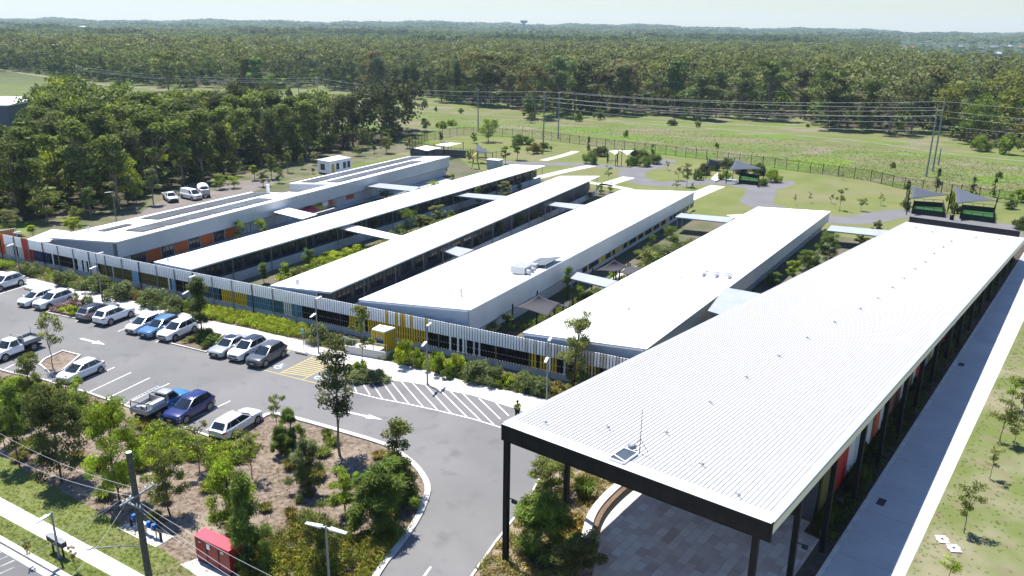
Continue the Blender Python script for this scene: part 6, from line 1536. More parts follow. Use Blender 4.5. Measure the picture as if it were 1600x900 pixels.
# --- shrubs
def dome(key, seed):
    kk = ('dome' + key, seed)
    if kk in PROTO: return PROTO[kk]
    r2 = np.random.default_rng(seed + 5); cl = []
    if key == 'round':
        for i in range(26):
            a = r2.uniform(0, 6.28); e = r2.uniform(.12, 1.3); rr_ = r2.uniform(.35, .78); cl.append(((rr_ * math.cos(a) * math.cos(e), rr_ * math.sin(a) * math.cos(e), .12 + .72 * rr_ * math.sin(e) / .78), (.26, .26, .22), 120))
        V, T = leaf_arrays(r2, cl, .07, .3, .3, -.4)
    elif key == 'loose':
        for i in range(16):
            a = r2.uniform(0, 6.28); rr_ = r2.uniform(.1, .75); z = r2.uniform(.2, .9) * (1.1 - rr_ * .6); cl.append(((rr_ * math.cos(a), rr_ * math.sin(a), z), (.24, .24, .22), 130))
        V, T = leaf_arrays(r2, cl, .08, .36, .2, -.3)
    elif key == 'grass':
        n = 420; a = r2.uniform(0, 6.28, n); rr_ = r2.random(n) ** .6 * .35; b0 = np.stack([rr_ * np.cos(a), rr_ * np.sin(a), np.zeros(n)], 1)
        o_ = np.stack([np.cos(a), np.sin(a), np.zeros(n)], 1); L = r2.uniform(.5, 1.0, n)[:, None]; sp = r2.uniform(.2, .85, n)[:, None]
        tip = b0 + o_ * sp * L * .8 + np.array([0, 0, 1]) * L * (1.05 - sp * .6); mid = b0 + o_ * sp * L * .28 + np.array([0, 0, 1]) * L * .68
        sd = np.stack([-np.sin(a), np.cos(a), np.zeros(n)], 1) * .030
        V = np.stack([b0, mid + sd, tip, mid - sd], 1); T = np.clip(1 + .25 * r2.normal(size=n), .4, 1.8)
    PROTO[kk] = quad_mesh('shrub_' + key, V, T, LEAF); return PROTO[kk]
def shrub(key, seed, bx, by, wpx, h, col, label, group=None, name='shrub', cat='shrub', world=None):
    b = world or A(bx, by); w = wpx / pxm(b) / 2 * 1.38 if not world else wpx; h *= 1.2
    o = bpy.data.objects.new(name, dome(key, seed)); COL.objects.link(o); o.location = b; o.rotation_euler = (0, 0, (seed * 1.7 + b.x) % 6.28); o.scale = (w, w, h); o.color = (*col, 1)
    return tag(o, label, cat, group)
g1 = 'rounded shrubs in the bed along the slatted fence'
SH = [(50, 430, 32, 1.5, GREYG), (4, 420, 30, 1.1, BRIGHT), (106, 446, 42, 1.9, GREYG), (152, 454, 44, 1.9, GREYG), (192, 466, 46, 1.9, GREYG), (126, 452, 20, 1.3, PALE), (240, 477, 44, 1.9, GREYG), (271, 486, 38, 1.7, GREYG), (214, 472, 12, .9, (.14, .07, .04)), (303, 484, 26, 1.5, MID), (497, 533, 40, 1.7, GREYG), (548, 545, 26, 1.3, GREYG)]
for i, (x, y, w, h, c) in enumerate(SH): shrub('round', 1 + i % 3, x, y, w, h, c, 'rounded grey-green shrub between the footpath and the left half of the slatted fence' if c is GREYG else ('small reddish-brown shrub in the fence bed', 'bright low shrub at the far left of the fence bed', 'pale wispy shrub in the fence bed', 'darker shrub in the fence bed behind the slender tree')[{.14: 0, BRIGHT[0]: 1, PALE[0]: 2, MID[0]: 3}[c[0]]], g1 if c is GREYG else None)
SH2 = [('loose', 633, 571, 36, 2.3, LIME, 'tall yellow-green shrub at the foot of the yellow slats'), ('loose', 655, 572, 22, 1.3, BRIGHT, 'low shrub just right of the tall yellow-green one'), ('loose', 681, 582, 34, 1.9, BRIGHT, 'yellow-green shrub behind the forecourt lamp post'), ('loose', 716, 586, 36, 1.8, LIME, 'yellow-leaved shrub beside the long grey-green one'), ('round', 744, 594, 52, 1.9, GREYG, 'long grey-green shrub on the forecourt edge'), ('round', 768, 600, 40, 1.8, GREYG, 'right-hand half of the long grey-green shrub on the forecourt edge'), ('loose', 792, 604, 28, 1.1, BRIGHT, 'low bright shrub between the two grey-green masses'), ('round', 824, 610, 46, 1.7, GREYG, 'grey-green shrub left of the last lamp post'), ('round', 846, 614, 40, 1.5, GREYG, 'grey-green shrub behind the last lamp post'), ('loose', 872, 620, 36, 1.2, BROWNG, 'brownish shrub at the corner of the ribbed roof'), ('loose', 700, 590, 24, 1.0, MID, 'low dark shrub on the forecourt edge'), ('loose', 905, 612, 50, 1.6, OLIVE, 'olive shrub in front of the airy gum by the ribbed roof'), ('round', 560, 594, 46, .9, GREYG, 'grey-green shrub on the island at the hatched area, left'), ('round', 588, 594, 40, .9, GREYG, 'grey-green shrub on the island at the hatched area, right'), ('loose', 560, 582, 26, 1.1, BRIGHT, 'bright shrub under the young round-headed tree'),
 ('round', 335, 541, 34, 1.1, MID, 'dark green shrub beside the silver sedan'), ('round', 322, 530, 32, 1.1, MID, 'green shrub at the foot of the slender tree'), ('loose', 300, 533, 26, .5, OLIVE, 'low thin shrub at the left of the shrub island'),
 ('loose', 112, 491, 30, .9, LIME, 'bright yellow-green shrub on the purple-flowered island'), ('round', 95, 484, 26, .7, (.20, .14, .22), 'purple-flowering lavender shrub, left'), ('round', 113, 477, 28, .7, (.20, .14, .22), 'purple-flowering lavender shrub, right'), ('round', 137, 474, 18, .8, GREYG, 'grey-green shrub at the rear of the purple-flowered island')]
for i, (k, x, y, w, h, c, lb) in enumerate(SH2): shrub(k, 1 + i % 3, x, y, w, h, c, lb)
# hedges of the yard
HD = [('round', 922, 256, 24, 2.6, MID, 'round dark hedge at the white-sail garden'), ('round', 939, 244, 28, 2.4, DARK, 'dark hedge behind the garden seat, left'), ('round', 988, 258, 22, 2.2, MID, 'clipped hedge right of the garden seat, first'), ('round', 1006, 260, 24, 2.2, MID, 'clipped hedge right of the garden seat, second'), ('round', 1024, 256, 24, 2.2, MID, 'clipped hedge right of the garden seat, last'), ('round', 1000, 246, 34, 2.0, DARK, 'dark hedge behind the garden seat, right'), ('round', 1090, 281, 16, 2.2, MID, 'near end of the curved hedge round the sand pit'), ('round', 1100, 273, 20, 2.4, DARK, 'middle of the curved hedge round the sand pit'), ('round', 1116, 266, 22, 2.4, DARK, 'dark hedge behind the sand pit'), ('round', 1136, 263, 22, 2.2, DARK, 'far end of the hedge behind the sand pit'), ('loose', 1132, 281, 18, 1.8, BRIGHT, 'bright shrub between the sand pit and the blue bench'), ('round', 1160, 272, 26, 2.4, DARK, 'dark hedge behind the ball court, left'), ('round', 1184, 273, 26, 2.4, DARK, 'dark hedge behind the ball court, right'), ('round', 1206, 284, 26, 2.6, BRIGHT, 'bright-topped hedge at the right end of the ball court'), ('round', 1192, 290, 18, 1.6, MID, 'low dark hedge in front of the ball court'), ('loose', 1485, 325, 14, 2.8, LIME, 'yellow-green shrub between the two right-hand enclosures'), ('loose', 1492, 333, 16, 1.6, OLIVE, 'low planter shrub between the two right-hand enclosures'), ('loose', 1416, 330, 10, 1.8, DARK, 'dark shrub at the left of the right-hand enclosures'), ('loose', 1594, 316, 26, 2.2, BRIGHT, 'bright shrub at the right edge of the yard'), ('round', 1597, 358, 26, 2.0, DARK, 'dark hedge behind the far corner of the ribbed roof'), ('loose', 834, 240, 24, 2.6, BROWNG, 'brownish shrub at the bend of the yard path'), ('loose', 850, 236, 22, 2.0, OLIVE, 'olive shrub along the fence by the yard path'), ('loose', 818, 226, 30, 2.0, MID, 'green shrub along the boundary fence near the bend'), ('round', 1034, 395, 52, 1.2, GREYG, 'wide grey-green shrub bed under the yellow panels'), ('loose', 1012, 407, 42, 1.3, OLIVE, 'loose shrub beside the pale paving of the shade-sail court'), ('loose', 560, 395, 40, 1.0, LIME, 'bright tufted shrub under the near covered way'), ('loose', 520, 405, 40, .9, LIME, 'bright tufted shrub in the first garden court'), ('loose', 463, 432, 40, 1.0, OLIVE, 'loose shrub in the near end of the first garden court'), ('loose', 670, 350, 40, 1.1, OLIVE, 'shrub bed in the middle of the first garden court'), ('loose', 610, 372, 30, 1.0, MID, 'shrub at the foot of the near covered way')]
for i, (k, x, y, w, h, c, lb) in enumerate(HD): shrub(k, 1 + i % 3, x, y, w, h, c, lb)
# grasses and low shrubs of the planted island
rr = random.Random(9)
ISL = [(400, 660), (510, 676), (600, 702), (636, 735), (650, 762), (645, 790), (610, 860), (585, 890), (540, 960), (430, 960), (300, 880), (215, 828), (140, 788), (60, 744), (0, 705), (-20, 600), (60, 608), (160, 640), (240, 665), (330, 700)]
n = 0
while n < 46:
    x, y = rr.uniform(0, 650), rr.uniform(600, 890)
    if not inside(ISL, x, y): continue
    n += 1; shrub('grass', 1 + n % 3, x, y, rr.uniform(12, 20) * 2, rr.uniform(.5, .9), rr.choice([(.13, .125, .045), (.11, .14, .04), (.17, .14, .06)]), 'tussock of narrow-leaved grass on the mulch of the planted island', 'grass tussocks on the planted island', 'grass_tussock', 'grass tussock')
def blanket(name, label, poly, n, size, h, cols, seed, key='leaf'):
    """low planting nobody could count"""
    r2 = np.random.default_rng(seed); xs = [p[0] for p in poly]; ys = [p[1] for p in poly]; C = []; k = 0
    pts = []
    while len(pts) < n:
        x, y = r2.uniform(min(xs), max(xs)), r2.uniform(min(ys), max(ys))
        if inside(poly, x, y): pts.append(A(x, y))
    Vs = []; Cs = []
    for p in pts:
        m_ = 44; hh = h * r2.uniform(.5, 1.15); c = np.array(cols[r2.integers(len(cols))]) * r2.uniform(.75, 1.25)
        V, T = leaf_arrays(r2, [((p.x, p.y, hh * .45), (size * 2.6, size * 2.6, hh * .5), m_)], size * .72, .30, .2, -1.2 if key == 'blade' else .2)
        Vs.append(V); Cs.append(T[:, None] * c[None, :])
    o = bpy.data.objects.new(name, quad_mesh(name, np.concatenate(Vs), np.concatenate(Cs), LEAF)); COL.objects.link(o); return tag(o, label, 'ground cover', None, 'stuff')
blanket('ground_cover', 'bright green leafy ground cover below the parked cars', [(235, 665), (285, 680), (350, 700), (400, 690), (392, 722), (330, 735), (300, 720), (230, 735), (200, 700)], 420, .16, .9, [BRIGHT, MID, LIME], 3)
blanket('ground_cover', 'leafy green ground cover below the empty bays', [(0, 592), (70, 602), (130, 620), (165, 640), (190, 660), (150, 680), (90, 640), (40, 640), (0, 690)], 420, .16, .9, [BRIGHT, MID, OLIVE], 4)
blanket('ground_cover', 'dark yellow-green heath planting at the bottom of the planted island', [(400, 838), (470, 828), (560, 836), (640, 826), (618, 850), (590, 890), (560, 930), (400, 930), (370, 900), (390, 860)], 620, .13, .9, [(.13, .15, .025), (.09, .105, .03), (.16, .15, .03)], 5, 'blade')
blanket('ground_cover', 'yellow-green strappy planting along the slatted fence', [(285, 474), (345, 485), (400, 495), (478, 512), (480, 531), (430, 522), (388, 511), (322, 498), (280, 484)], 780, .14, .8, [LIME, BRIGHT, (.19, .20, .05)], 6, 'blade')
blanket('ground_cover', 'low mixed planting in the left part of the fence bed', [(0, 404), (60, 418), (120, 432), (220, 455), (285, 474), (285, 484), (220, 471), (110, 448), (0, 421)], 520, .13, .6, [BRIGHT, OLIVE, MID, (.16, .12, .15)], 7)
blanket('ground_cover', 'low planting at the front edge of the forecourt bed', [(490, 520), (540, 532), (620, 548), (700, 566), (800, 590), (880, 608), (900, 632), (850, 622), (740, 597), (610, 565), (500, 540)], 560, .14, .6, [BRIGHT, OLIVE, GREYG], 8)
blanket('ground_cover', 'dry grasses and straw in the garden beside the ribbed roof', [(745, 892), (780, 850), (820, 800), (850, 740), (920, 730), (970, 745), (930, 790), (905, 830), (900, 900), (800, 930)], 380, .13, .45, [(.27, .22, .13), (.21, .18, .09), (.13, .14, .05)], 10, 'blade')
blanket('ground_cover', 'orange-brown dry plants beside the curved seat wall', [(872, 830), (895, 808), (912, 815), (905, 850), (885, 862), (870, 850)], 60, .15, .8, [(.27, .18, .07), (.20, .15, .06)], 12)
blanket('ground_cover', 'scattered low plants in the first garden court', [(425, 440), (500, 405), (560, 392), (640, 365), (720, 335), (700, 350), (620, 385), (520, 415), (450, 440)], 260, .2, .8, [BRIGHT, OLIVE, LIME], 13)
blanket('ground_cover', 'scattered low plants in the court of the two wide blocks', [(800, 520), (880, 480), (960, 440), (1050, 385), (1090, 372), (1050, 400), (960, 445), (860, 500)], 240, .2, .7, [MID, OLIVE, GREYG], 14)
shrub('grass', 2, 912, 779, 46, 1.6, MID, 'spiky yucca-like plant beside the black post under the ribbed roof', None, 'yucca', 'plant')
# dark low plants along the side path
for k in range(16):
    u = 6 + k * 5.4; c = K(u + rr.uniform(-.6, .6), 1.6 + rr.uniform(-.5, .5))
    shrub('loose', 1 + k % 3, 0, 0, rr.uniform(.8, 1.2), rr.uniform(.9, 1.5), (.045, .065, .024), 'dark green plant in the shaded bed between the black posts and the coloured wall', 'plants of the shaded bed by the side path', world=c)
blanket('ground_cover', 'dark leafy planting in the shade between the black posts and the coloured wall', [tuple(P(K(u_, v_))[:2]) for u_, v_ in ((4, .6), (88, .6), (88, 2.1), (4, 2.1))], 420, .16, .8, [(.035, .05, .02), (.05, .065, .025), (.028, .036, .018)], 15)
# straw tufts and weeds of the verge and lawn
def tufts(name, label, fn, n, size, cols, seed):
    r2 = np.random.default_rng(seed); Vs = []; Cs = []
    for _ in range(n):
        p = fn(r2); V, T = leaf_arrays(r2, [((p.x, p.y, size * .5), (size * 1.6, size * 1.6, size * .5), 9)], size * .8, .16, .2, -1.0); Vs.append(V); Cs.append(T[:, None] * np.array(cols[r2.integers(len(cols))])[None, :])
    o = bpy.data.objects.new(name, quad_mesh(name, np.concatenate(Vs), np.concatenate(Cs), LEAF)); COL.objects.link(o); return tag(o, label, 'litter' if name == 'leaf_litter' else 'grass', None, 'stuff')
tufts('grass', 'thin tufts of grass on the dry verge', lambda r: K(r.uniform(-8, 70), -4.1 - r.random() ** 1.6 * 26), 2600, .085, [(.11, .135, .045), (.17, .155, .08), (.09, .125, .035)], 21)
def lawnp(r):
    while True:
        x, y = r.uniform(0, 330), r.uniform(700, 900)
        if inside([(0, 712), (60, 748), (140, 792), (215, 832), (290, 884), (330, 930), (230, 900), (0, 777)], x, y) or inside([(0, 808), (178, 903), (105, 903), (0, 846)], x, y): return A(x, y)
tufts('grass', 'short mown grass of the street lawn', lawnp, 2600, .07, [(.13, .17, .045), (.17, .19, .06), (.10, .14, .035)], 22)
def fieldp(r):
    while True:
        x, y = r.uniform(640, 1620), r.uniform(178, 330)
        if inside([(660, 180), (800, 188), (1000, 198), (1200, 214), (1400, 234), (1620, 262), (1620, 320), (1412, 292), (1210, 259), (1040, 238), (847, 214), (725, 207)], x, y): return A(x, y)
tufts('grass', 'long dry grass and weeds of the open field', fieldp, 8000, .17, [(.115, .125, .045), (.14, .13, .07), (.10, .13, .036), (.145, .13, .085), (.10, .145, .03)], 23)

def mulchp(r):
    while True:
        x, y = r.uniform(0, 665), r.uniform(600, 900)
        if inside(ISL, x, y): return A(x, y)
tufts('leaf_litter', 'fallen leaves, twigs and bark chips on the mulch of the planted island', mulchp, 3600, .075, [(.17, .13, .10), (.10, .07, .05), (.24, .19, .13), (.06, .05, .035), (.14, .13, .06)], 24)
tufts('leaf_litter', 'dry leaf litter in the bed along the slatted fence', lambda r: F(r.uniform(-6, 84), -.4 - r.random() * 2.6), 1400, .07, [(.12, .09, .06), (.07, .05, .035), (.10, .11, .04)], 25)

for i, (x, y, w, h, c) in enumerate([(664, 167, 9, 2.6, MID), (681, 174, 6, 1.6, OLIVE), (978, 214, 9, 2.2, BRIGHT), (720, 178, 8, 1.8, OLIVE), (905, 190, 12, 3.0, MID), (935, 187, 16, 3.6, MID), (1050, 196, 16, 2.0, DARK), (1090, 199, 8, 2.2, BRIGHT), (1262, 199, 6, 1.2, DARK), (1120, 232, 8, 1.4, OLIVE), (1395, 262, 9, 1.3, OLIVE), (1560, 278, 10, 1.4, OLIVE), (705, 196, 16, 1.8, BRIGHT), (690, 200, 18, 2.0, BRIGHT), (1530, 236, 34, 4.5, (.12, .16, .04)), (1572, 241, 36, 4.8, (.12, .16, .04)), (60, 116, 9, 3.0, OLIVE), (430, 156, 10, 4, DARK), (452, 153, 10, 4, DARK), (420, 153, 14, 5, MID), (185, 138, 12, 4, MID)]):
    shrub('loose' if i % 2 else 'round', 1 + i % 3, x, y, w, h, c, 'bush growing in the long grass of the open field', 'bushes of the open field')
# ================================================================== POLES AND WIRES
def power_pole(bx, by, ty, label, r0=.20, arms=(), ang=0.0, group=None, mt='pole', top_px=None):
    b = A(bx, by); H = hgt(bx, by, ty); r = thing('power_pole', label, 'power pole', b, 0, group)
    m = MB(b); m.tube([b, b + UZ * H], [r0, r0 * .62], 10); m.build('pole', MX[mt], r)
    d = Vector((math.cos(ang), math.sin(ang), 0))
    for dz, w in arms:
        m = MB(b); m.bar(b + UZ * (H - dz) - d * w, b + UZ * (H - dz) + d * w, .14); m.build('crossarm', MX['steel'], r)
    return b, H, d
LD = math.atan2(A(1452, 272).y - A(848, 222).y, A(1452, 272).x - A(848, 222).x)
AN = LD + 1.57
pp = []
for bx, by, ty, lb, arms in [(122, 130, 104, 'slim power pole in the clearing at the far left', ((.4, .8),)), (467, 148, 122, 'power pole in the clearing, left of a close pair', ((.4, 1.0),)), (497, 160, 121, 'power pole with lamps in the clearing, right of a close pair', ((.5, 1.1), (1.6, .9))), (747, 206, 138, 'grey power pole behind the bright round tree', ((.5, 1.0),)), (849, 224, 142, 'left one of the two tall poles in front of the woodland', ((.5, 1.1), (2.2, .9))), (872, 217, 142, 'right one of the two tall poles in front of the woodland', ((.5, 1.1), (2.2, .9))), (1447, 276, 167, 'front one of the twin tall poles at the right of the field', ((.6, 1.2), (2.4, 1.2), (4.2, 1.1))), (1457, 268, 155, 'rear one of the twin tall poles at the right of the field', ((.8, 1.3), (2.4, 1.2))), (1466, 258, 232, 'short stub pole behind the twin tall poles', ())]:
    pp.append(power_pole(bx, by, ty, lb, .21, arms, AN))
def wire(a, b, sag, label, group, r=.035, n=12):
    g = a.lerp(b, .5); m = MB(g); m.tube([a.lerp(b, k / n) - UZ * (sag * 4 * (k / n) * (1 - k / n)) for k in range(n + 1)], r, 4, caps=False)
    o = m.build('overhead_wire', MX['cable'], None); o.location = g
    return tag(o, label, 'overhead wire', group)
bR, HR, _ = pp[6]; bR2, HR2, _ = pp[7]; bL, HL, _ = pp[4]; bL2, HL2, _ = pp[5]
nxt = bR2 + (bR2 - bL2).normalized() * 95 + Vector((6, -14, 0))
b5_, H5, _ = pp[3]; b3_, H3, _ = pp[2]; b2_, H2, _ = pp[1]; b1_, H1, _ = pp[0]
for k, dz in enumerate((.2, 2.2, 3.4, 5.2)):
    s_ = 'overhead wires across the open field'
    wire(bL + UZ * (HL - dz * .8), bR + UZ * (HR - dz), 1.0 + .2 * k, 'thin overhead wire between the two pairs of tall poles', s_, .019)
    if k < 3: wire(bL2 + UZ * (HL2 - dz), bR2 + UZ * (HR2 - dz - .3), 1.4, 'thin overhead wire between the two pairs of tall poles', s_, .019)
    wire(bR2 + UZ * (HR2 - dz * 1.1 - .3), nxt + UZ * (HR2 - dz - .5), 1.2, 'thin overhead wire running from the twin tall poles to the right edge', 'overhead wires at the right of the field', .018)
    wire(bL + UZ * (HL - dz * .7), b3_ + UZ * (H3 - dz * .6), 2.0, 'thin overhead wire running from the tall poles to the left over the clearing', 'overhead wires over the clearing', .024, 16)
    if k < 3: wire(b3_ + UZ * (H3 - dz * .6), b1_ + UZ * (H1 - dz * .5), 2.2, 'thin overhead wire crossing the far left clearing', 'overhead wires of the far left clearing', .026, 16)
# the wooden pole in the foreground
b = A(240, 945); top = 9.3
for _ in range(30):
    y_ = P(b + UZ * top)[1]; top += (y_ - 707) * .01
tp_ = A(201, 707, top); tp_.z = top
wp = thing('wooden_power_pole', 'thick weathered wooden power pole in the foreground with crossarms and a long lamp arm', 'power pole', b)
m = MB(b); m.tube([b, b.lerp(tp_, .5), tp_], [.20, .175, .15], 14); m.build('pole', MX['wood'], wp)
m = MB(b); dd = (tp_ - b).normalized(); m.tube([tp_ + dd * .002, tp_ + dd * .03], .153, 14); m.build('pole_cap', MX['cladl'], wp)
def onpole(py):
    lo, hi = 0.0, 1.0
    for _ in range(40):
        mm = (lo + hi) / 2
        if P(b.lerp(tp_, mm))[1] > py: lo = mm
        else: hi = mm
    return b.lerp(tp_, lo)
c1 = onpole(772); e1a = A(177, 790, c1.z); e1b = A(229, 758, c1.z)
c2 = onpole(787); e2a = A(216, 782, c2.z); e2b = A(239, 792, c2.z)
for nm, a_, e_, c_ in (('crossarm', e1a, e1b, c1), ('crossarm', e2a, e2b, c2)):
    m = MB(b); d_ = (e_ - a_).normalized(); s_ = Vector((-d_.y, d_.x, 0)); s_ *= (.20 if (Vector((0, 0, CAM_H)) - c_).dot(s_) > 0 else -.20); L_ = (e_ - a_).length
    m.bar(c_ + s_ - d_ * min(1.5, L_ * .55), c_ + s_ + d_ * min(1.4, L_ * .5), .08, .10); m.build(nm, MX['pole'], wp)
    m = MB(b)
    for t in (-.9, -.45, .45, .9): q_ = c_ + s_ + d_ * (t * min(1.4, L_ * .5)); m.tube([q_ + UZ * .06, q_ + UZ * .22], [.05, .035], 8)
    m.build('insulator', MX['white'], wp)
cl = onpole(854); el = A(143, 857, cl.z + .5)
m = MB(b); m.tube([cl, cl.lerp(el, .5) + UZ * .1, el], [.05, .04, .03], 6); m.build('lamp_arm', MX['pole'], wp)
m = MB(b); dl = (el - cl).normalized(); m.hexa([el + Vector((x_, y_, -.05)) for x_, y_ in ((0, -.12), (.02, .12))] + [el + dl * .6 + Vector((0, .08, -.03)), el + dl * .6 + Vector((0, -.08, -.03))], [el + Vector((x_, y_, .05)) for x_, y_ in ((0, -.12), (.02, .12))] + [el + dl * .6 + Vector((0, .08, .0)), el + dl * .6 + Vector((0, -.08, .0))]); m.build('lamp_head', MX['cladl'], wp)
d1 = (e1b - e1a).normalized(); gW = 'wires of the wooden pole'
for k, (x, y) in enumerate(((-60, 905), (-60, 868), (60, 950))):
    wire(c1 + d1 * (-1.2 + k * .45) + UZ * .15, A(x, y, 6.3), .5, 'thin wire leaving the wooden pole towards the bottom left', gW, .0095)
for k, (x, y) in enumerate(((620, 985), (540, 990), (470, 960))):
    wire(c2 + UZ * (.2 - .25 * k), A(x, y, 6.6 - .2 * k), .5, 'thin wire leaving the wooden pole towards the bottom right', gW, .0095)
for k, (x, y) in enumerate(((-60, 640), (-70, 668))):
    wire(c1 + d1 * (.3 - .7 * k) + UZ * .15, A(x, y, 6.8), .7, 'thin wire leaving the wooden pole past the broad dark tree', gW, .0085)

# ================================================================== FAR HOUSES AND WATER TOWER
rr = random.Random(21)
HC = dict(r=mat('terracotta_tiles', (.20, .105, .08), .8, .2), g=mat('grey_tiles', (.15, .15, .16), .8, .2), w=mat('pale_roof', (.30, .295, .29), .6, .2))
HS = [(1393, 72, 'r'), (1404, 76, 'r'), (1420, 77, 'r'), (1433, 78, 'w'), (1410, 81, 'w'), (1480, 78, 'g'), (1500, 77, 'g'), (1520, 75, 'w'), (1530, 79, 'g'), (1545, 74, 'w'), (1553, 78, 'g'), (1565, 73, 'g'), (1574, 77, 'w'), (1588, 75, 'g'), (1597, 79, 'r'), (1540, 84, 'r'), (1556, 87, 'w'), (1575, 84, 'g'), (1385, 62, 'r'), (1446, 70, 'g'), (1520, 62, 'w'), (1300, 57, 'w'), (858, 66, 'r'), (907, 64, 'w'), (951, 67, 'w'), (762, 64, 'w'), (775, 66, 'w'), (540, 49, 'w'), (98, 41, 'w'), (104, 41.5, 'w'), (130, 41, 'w'), (180, 40, 'w'), (571, 64, 'w'), (697, 58, 'w')]
for i, (px, py, k) in enumerate(HS[::2] + HS[19:22]):
    c = A(px, py + 3); d = math.hypot(c.x, c.y)
    if d > 2600: s_ = 2600 / d; c = Vector((c.x * s_, c.y * s_, 0))
    d = math.hypot(c.x, c.y)
    zt = terrain(c.x, c.y); c = Vector((c.x, c.y, zt))
    # lift to where the land shows it
    ad = rr.uniform(-.6, .6); L_, W_ = rr.uniform(8, 12), rr.uniform(5, 7)
    zc = CAM_H - d / FPX * (py - HY - SLOPE * (px - 800)) - 3; base = max(zt, zc)
    r = thing('house', ('distant house with a %s roof among the trees on the ' % dict(r='terracotta', g='grey', w='pale')[k]) + ('right' if px > 1200 else 'skyline in the middle' if px > 500 else 'skyline at the left'), 'house', c, ad, 'distant houses with %s roofs' % dict(r='terracotta', g='grey', w='pale')[k])
    m = MB(); m.box((0, 0, (base - zt + 3.4) / 2), (L_, W_, (base - zt + 3.4) / 2)); m.build('wall', HC['w'], r)
    m = MB(); z0 = base - zt + 3.4; e = [Vector((-L_ - .6, -W_ - .6, z0)), Vector((L_ + .6, -W_ - .6, z0)), Vector((L_ + .6, W_ + .6, z0)), Vector((-L_ - .6, W_ + .6, z0))]; t1, t2 = Vector((-L_ + W_ * .8, 0, z0 + 3)), Vector((L_ - W_ * .8, 0, z0 + 3))
    m.poly([e[0], e[1], t2, t1]); m.poly([e[1], e[2], t2]); m.poly([e[2], e[3], t1, t2]); m.poly([e[3], e[0], t1]); m.poly(e[::-1]); m.build('roof', HC[k], r)
c = A(818, 66); s_ = 2600 / math.hypot(c.x, c.y); c = Vector((c.x * s_, c.y * s_, 0)); c.z = terrain(c.x, c.y)
wt = thing('water_tower', 'water tower with a flared tank on the horizon', 'water tower', c)
zt = CAM_H + 2600 / FPX * (HY - 33) - c.z
m = MB(c); m.tube([c, c + UZ * (zt - 9)], [3.2, 2.6], 12); m.build('shaft', MX['concg'], wt)
m = MB(c); m.tube([c + UZ * (zt - 9), c + UZ * (zt - 5), c + UZ * zt], [3, 11, 11], 16); m.build('tank', MX['block'], wt)

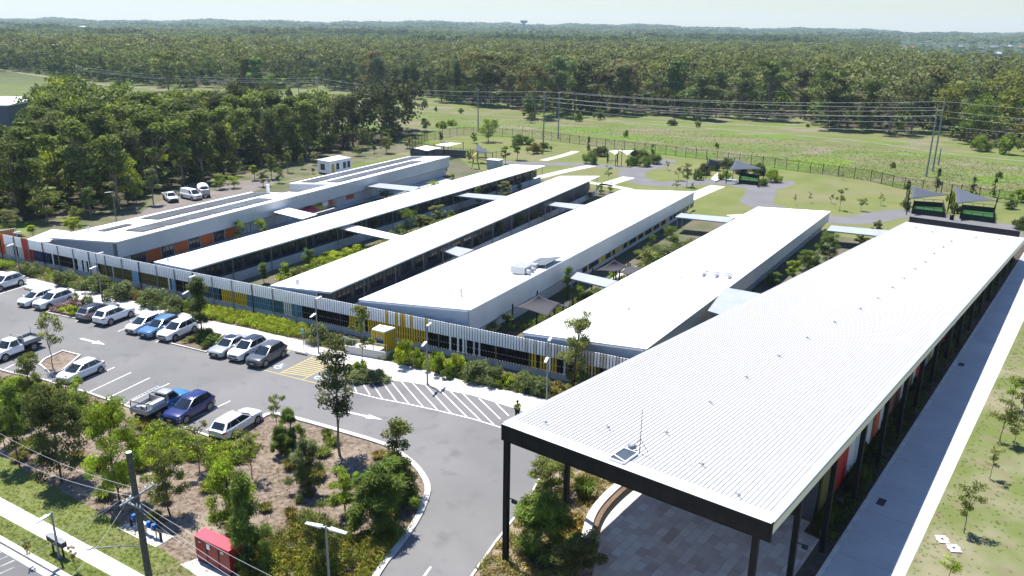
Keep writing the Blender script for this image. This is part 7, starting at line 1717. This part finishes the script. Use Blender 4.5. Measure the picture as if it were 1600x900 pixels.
# ================================================================== PERSON
def person(base, face, label):
    """standing figure with hands held together in front; local +X is forward"""
    r = thing('person', label, 'person', base, face)
    skin = mat('skin', (.30, .19, .14), .6, .3); 
    J = {}; E_ = []; 
    def v(n, p, rad, par=None):
        J[n] = (len(J), Vector(p), rad)
        if par: E_.append((J[par][0], J[n][0]))
    v('pelvis', (0, 0, .95), .155); v('waist', (0, 0, 1.10), .135, 'pelvis'); v('chest', (.01, 0, 1.30), .165, 'waist'); v('neck0', (0, 0, 1.46), .075, 'chest'); v('neck', (.01, 0, 1.53), .055, 'neck0'); v('head', (.03, 0, 1.63), .092, 'neck'); v('crown', (.02, 0, 1.72), .075, 'head')
    for s, n in ((1, 'l'), (-1, 'r')):
        v('sh' + n, (0, .20 * s, 1.42), .068, 'chest'); v('el' + n, (-.06, .33 * s, 1.16), .048, 'sh' + n); v('wr' + n, (.16, .14 * s, 1.06), .032, 'el' + n); v('ha' + n, (.23, .07 * s, 1.05), .036, 'wr' + n)
        v('hip' + n, (0, .10 * s, .90), .105, 'pelvis'); v('kn' + n, (.02, .12 * s, .50), .066, 'hip' + n); v('an' + n, (-.02, .13 * s, .10), .046, 'kn' + n); v('toe' + n, (.15, .15 * s, .04), .042, 'an' + n)
    def skinned(name, JJ, EE, m_, parent, lev=2, scale=1.0, root=0):
        me = bpy.data.meshes.new(name); L_ = sorted(JJ.values()); me.from_pydata([tuple(p) for _, p, _ in L_], EE, [])
        o = bpy.data.objects.new(name, me); COL.objects.link(o); o.parent = parent
        sm = o.modifiers.new('skin', 'SKIN'); sd = o.modifiers.new('sub', 'SUBSURF'); sd.levels = lev; sd.render_levels = lev
        if not me.skin_vertices: me.skin_vertices.new()
        for i, (_, _, rad) in enumerate(L_):
            me.skin_vertices[0].data[i].radius = (rad * scale, rad * scale); me.skin_vertices[0].data[i].use_root = (i == root)
        dg = bpy.context.evaluated_depsgraph_get(); ev = o.evaluated_get(dg); nm = bpy.data.meshes.new_from_object(ev); o.modifiers.clear(); o.data = nm; nm.materials.clear(); nm.materials.append(m_)
        nm.polygons.foreach_set('use_smooth', [True] * len(nm.polygons)); return o
    for s, n in ((1, 'l'), (-1, 'r')):
        for f_ in range(4):
            k0 = 'f%s%d' % (n, f_); ln = (.060, .072, .068, .054)[f_]
            v(k0 + 'a', (.255, .055 * s, 1.075 - .018 * f_), .0085, 'ha' + n); v(k0 + 'b', (.265 + ln * .3, .02 * s, 1.07 - .018 * f_), .008, k0 + 'a'); v(k0 + 'c', (.262 + ln * .2, .02 * s - ln * .35 * s, 1.06 - .018 * f_), .007, k0 + 'b')
        v('t' + n + 'a', (.225, .045 * s, 1.095), .0095, 'ha' + n); v('t' + n + 'b', (.25, .015 * s, 1.11), .0085, 't' + n + 'a')
    skinned('body', J, E_, skin, r)
    def sub(names, grow, top=None):
        ids = {n: i for i, n in enumerate(names)}; JJ = {n: (ids[n], J[n][1].copy(), J[n][2] + grow) for n in names}
        inv = {J[n][0]: n for n in J}; EE = [(ids[inv[a]], ids[inv[b]]) for a, b in E_ if inv[a] in ids and inv[b] in ids]; return JJ, EE
    JJ, EE = sub(['pelvis', 'hipl', 'knl', 'anl', 'hipr', 'knr', 'anr'], .022); skinned('trousers', JJ, EE, mat('dark_trousers', (.02, .022, .035), .9, .1), r)
    JJ, EE = sub(['waist', 'pelvis', 'chest', 'neck0', 'shl', 'shr'], .026)
    for n in ('shl', 'shr'): pass
    JJ['pelvis'] = (JJ['pelvis'][0], Vector((0, 0, 1.0)), .165); JJ['neck0'] = (JJ['neck0'][0], Vector((0, 0, 1.44)), .08); 
    for n, s in (('shl', 1), ('shr', -1)):
        i = len(JJ); JJ['e' + n] = (i, Vector((-.035, .27 * s, 1.28)), .068); EE.append((JJ[n][0], i))
    skinned('hi_vis_shirt', JJ, EE, mat('hi_vis_yellow', (.50, .68, .02), .7, .2), r)
    for s in (1, -1):
        m = MB(); m.hexa([Vector((x, y * 1 + .14 * s, .005)) for x, y in ((-.09, -.05), (.19, -.055), (.19, .055), (-.09, .05))], [Vector((x, y + .14 * s, z)) for x, y, z in ((-.08, -.045, .12), (.17, -.05, .06), (.17, .05, .06), (-.08, .045, .12))]); m.build('boot', MX['trim'], r, smooth=True)
    # head details
    m = MB()
    for i in range(7):
        a = math.pi * i / 6
        for j in range(10): pass
    hp = bpy.data.meshes.new('hair'); bm = bmesh.new(); bmesh.ops.create_uvsphere(bm, u_segments=16, v_segments=10, radius=.108)
    for v_ in bm.verts: v_.co.z *= 1.12
    bmesh.ops.delete(bm, geom=[v_ for v_ in bm.verts if v_.co.z < -.02 and v_.co.x > -.03 or v_.co.z < -.075], context='VERTS'); bmesh.ops.translate(bm, verts=bm.verts, vec=(.012, 0, 1.675)); bm.to_mesh(hp); bm.free()
    ho = bpy.data.objects.new('hair', hp); COL.objects.link(ho); ho.parent = r; hp.materials.append(mat('dark_hair', (.015, .012, .01), .6, .3))
    m = MB(); m.hexa([Vector((.11, y, 1.615)) for y in (-.014, .014)] + [Vector((.145, .012, 1.62)), Vector((.145, -.012, 1.62))], [Vector((.112, y, 1.66)) for y in (-.008, .008)] + [Vector((.118, .007, 1.66)), Vector((.118, -.007, 1.66))]); m.build('nose', skin, r)
    for s in (1, -1):
        m = MB(); m.disc((.112, .033 * s, 1.655), (1, 0, 0), .012, .01, 10); m.build('eye', MX['trim'], r)
        m = MB(); m.disc((.02, .097 * s, 1.64), (0, 1, 0), .028, .016, 10); m.build('ear', skin, r)
    m = MB(); m.box((.113, 0, 1.59), (.006, .024, .005)); m.build('mouth', mat('lips', (.25, .09, .08), .5, .3), r)
pb_ = A(809, 640)
_g = A(808, 656)
person(Vector((_g.x, _g.y, .016)), math.atan2(-_g.y, -_g.x) + .5, 'person in hi-vis yellow shirt and dark trousers standing by the ribbed roof')

# ================================================================== AIR
HAZE = True
if HAZE:
    m = MB(); m.box((0, 2900, 70), (4600, 4200, 76)); hz = m.build('haze', [], None); tag(hz, kind='stuff')
    hm = bpy.data.materials.new('haze'); hm.use_nodes = True; n = hm.node_tree.nodes; n.clear(); o = n.new('ShaderNodeOutputMaterial'); v = n.new('ShaderNodeVolumePrincipled')
    v.inputs['Color'].default_value = (.66, .84, 1.0, 1); v.inputs['Density'].default_value = .00009; v.inputs['Anisotropy'].default_value = .3
    hm.node_tree.links.new(v.outputs[0], o.inputs['Volume']); hz.data.materials.clear(); hz.data.materials.append(hm)
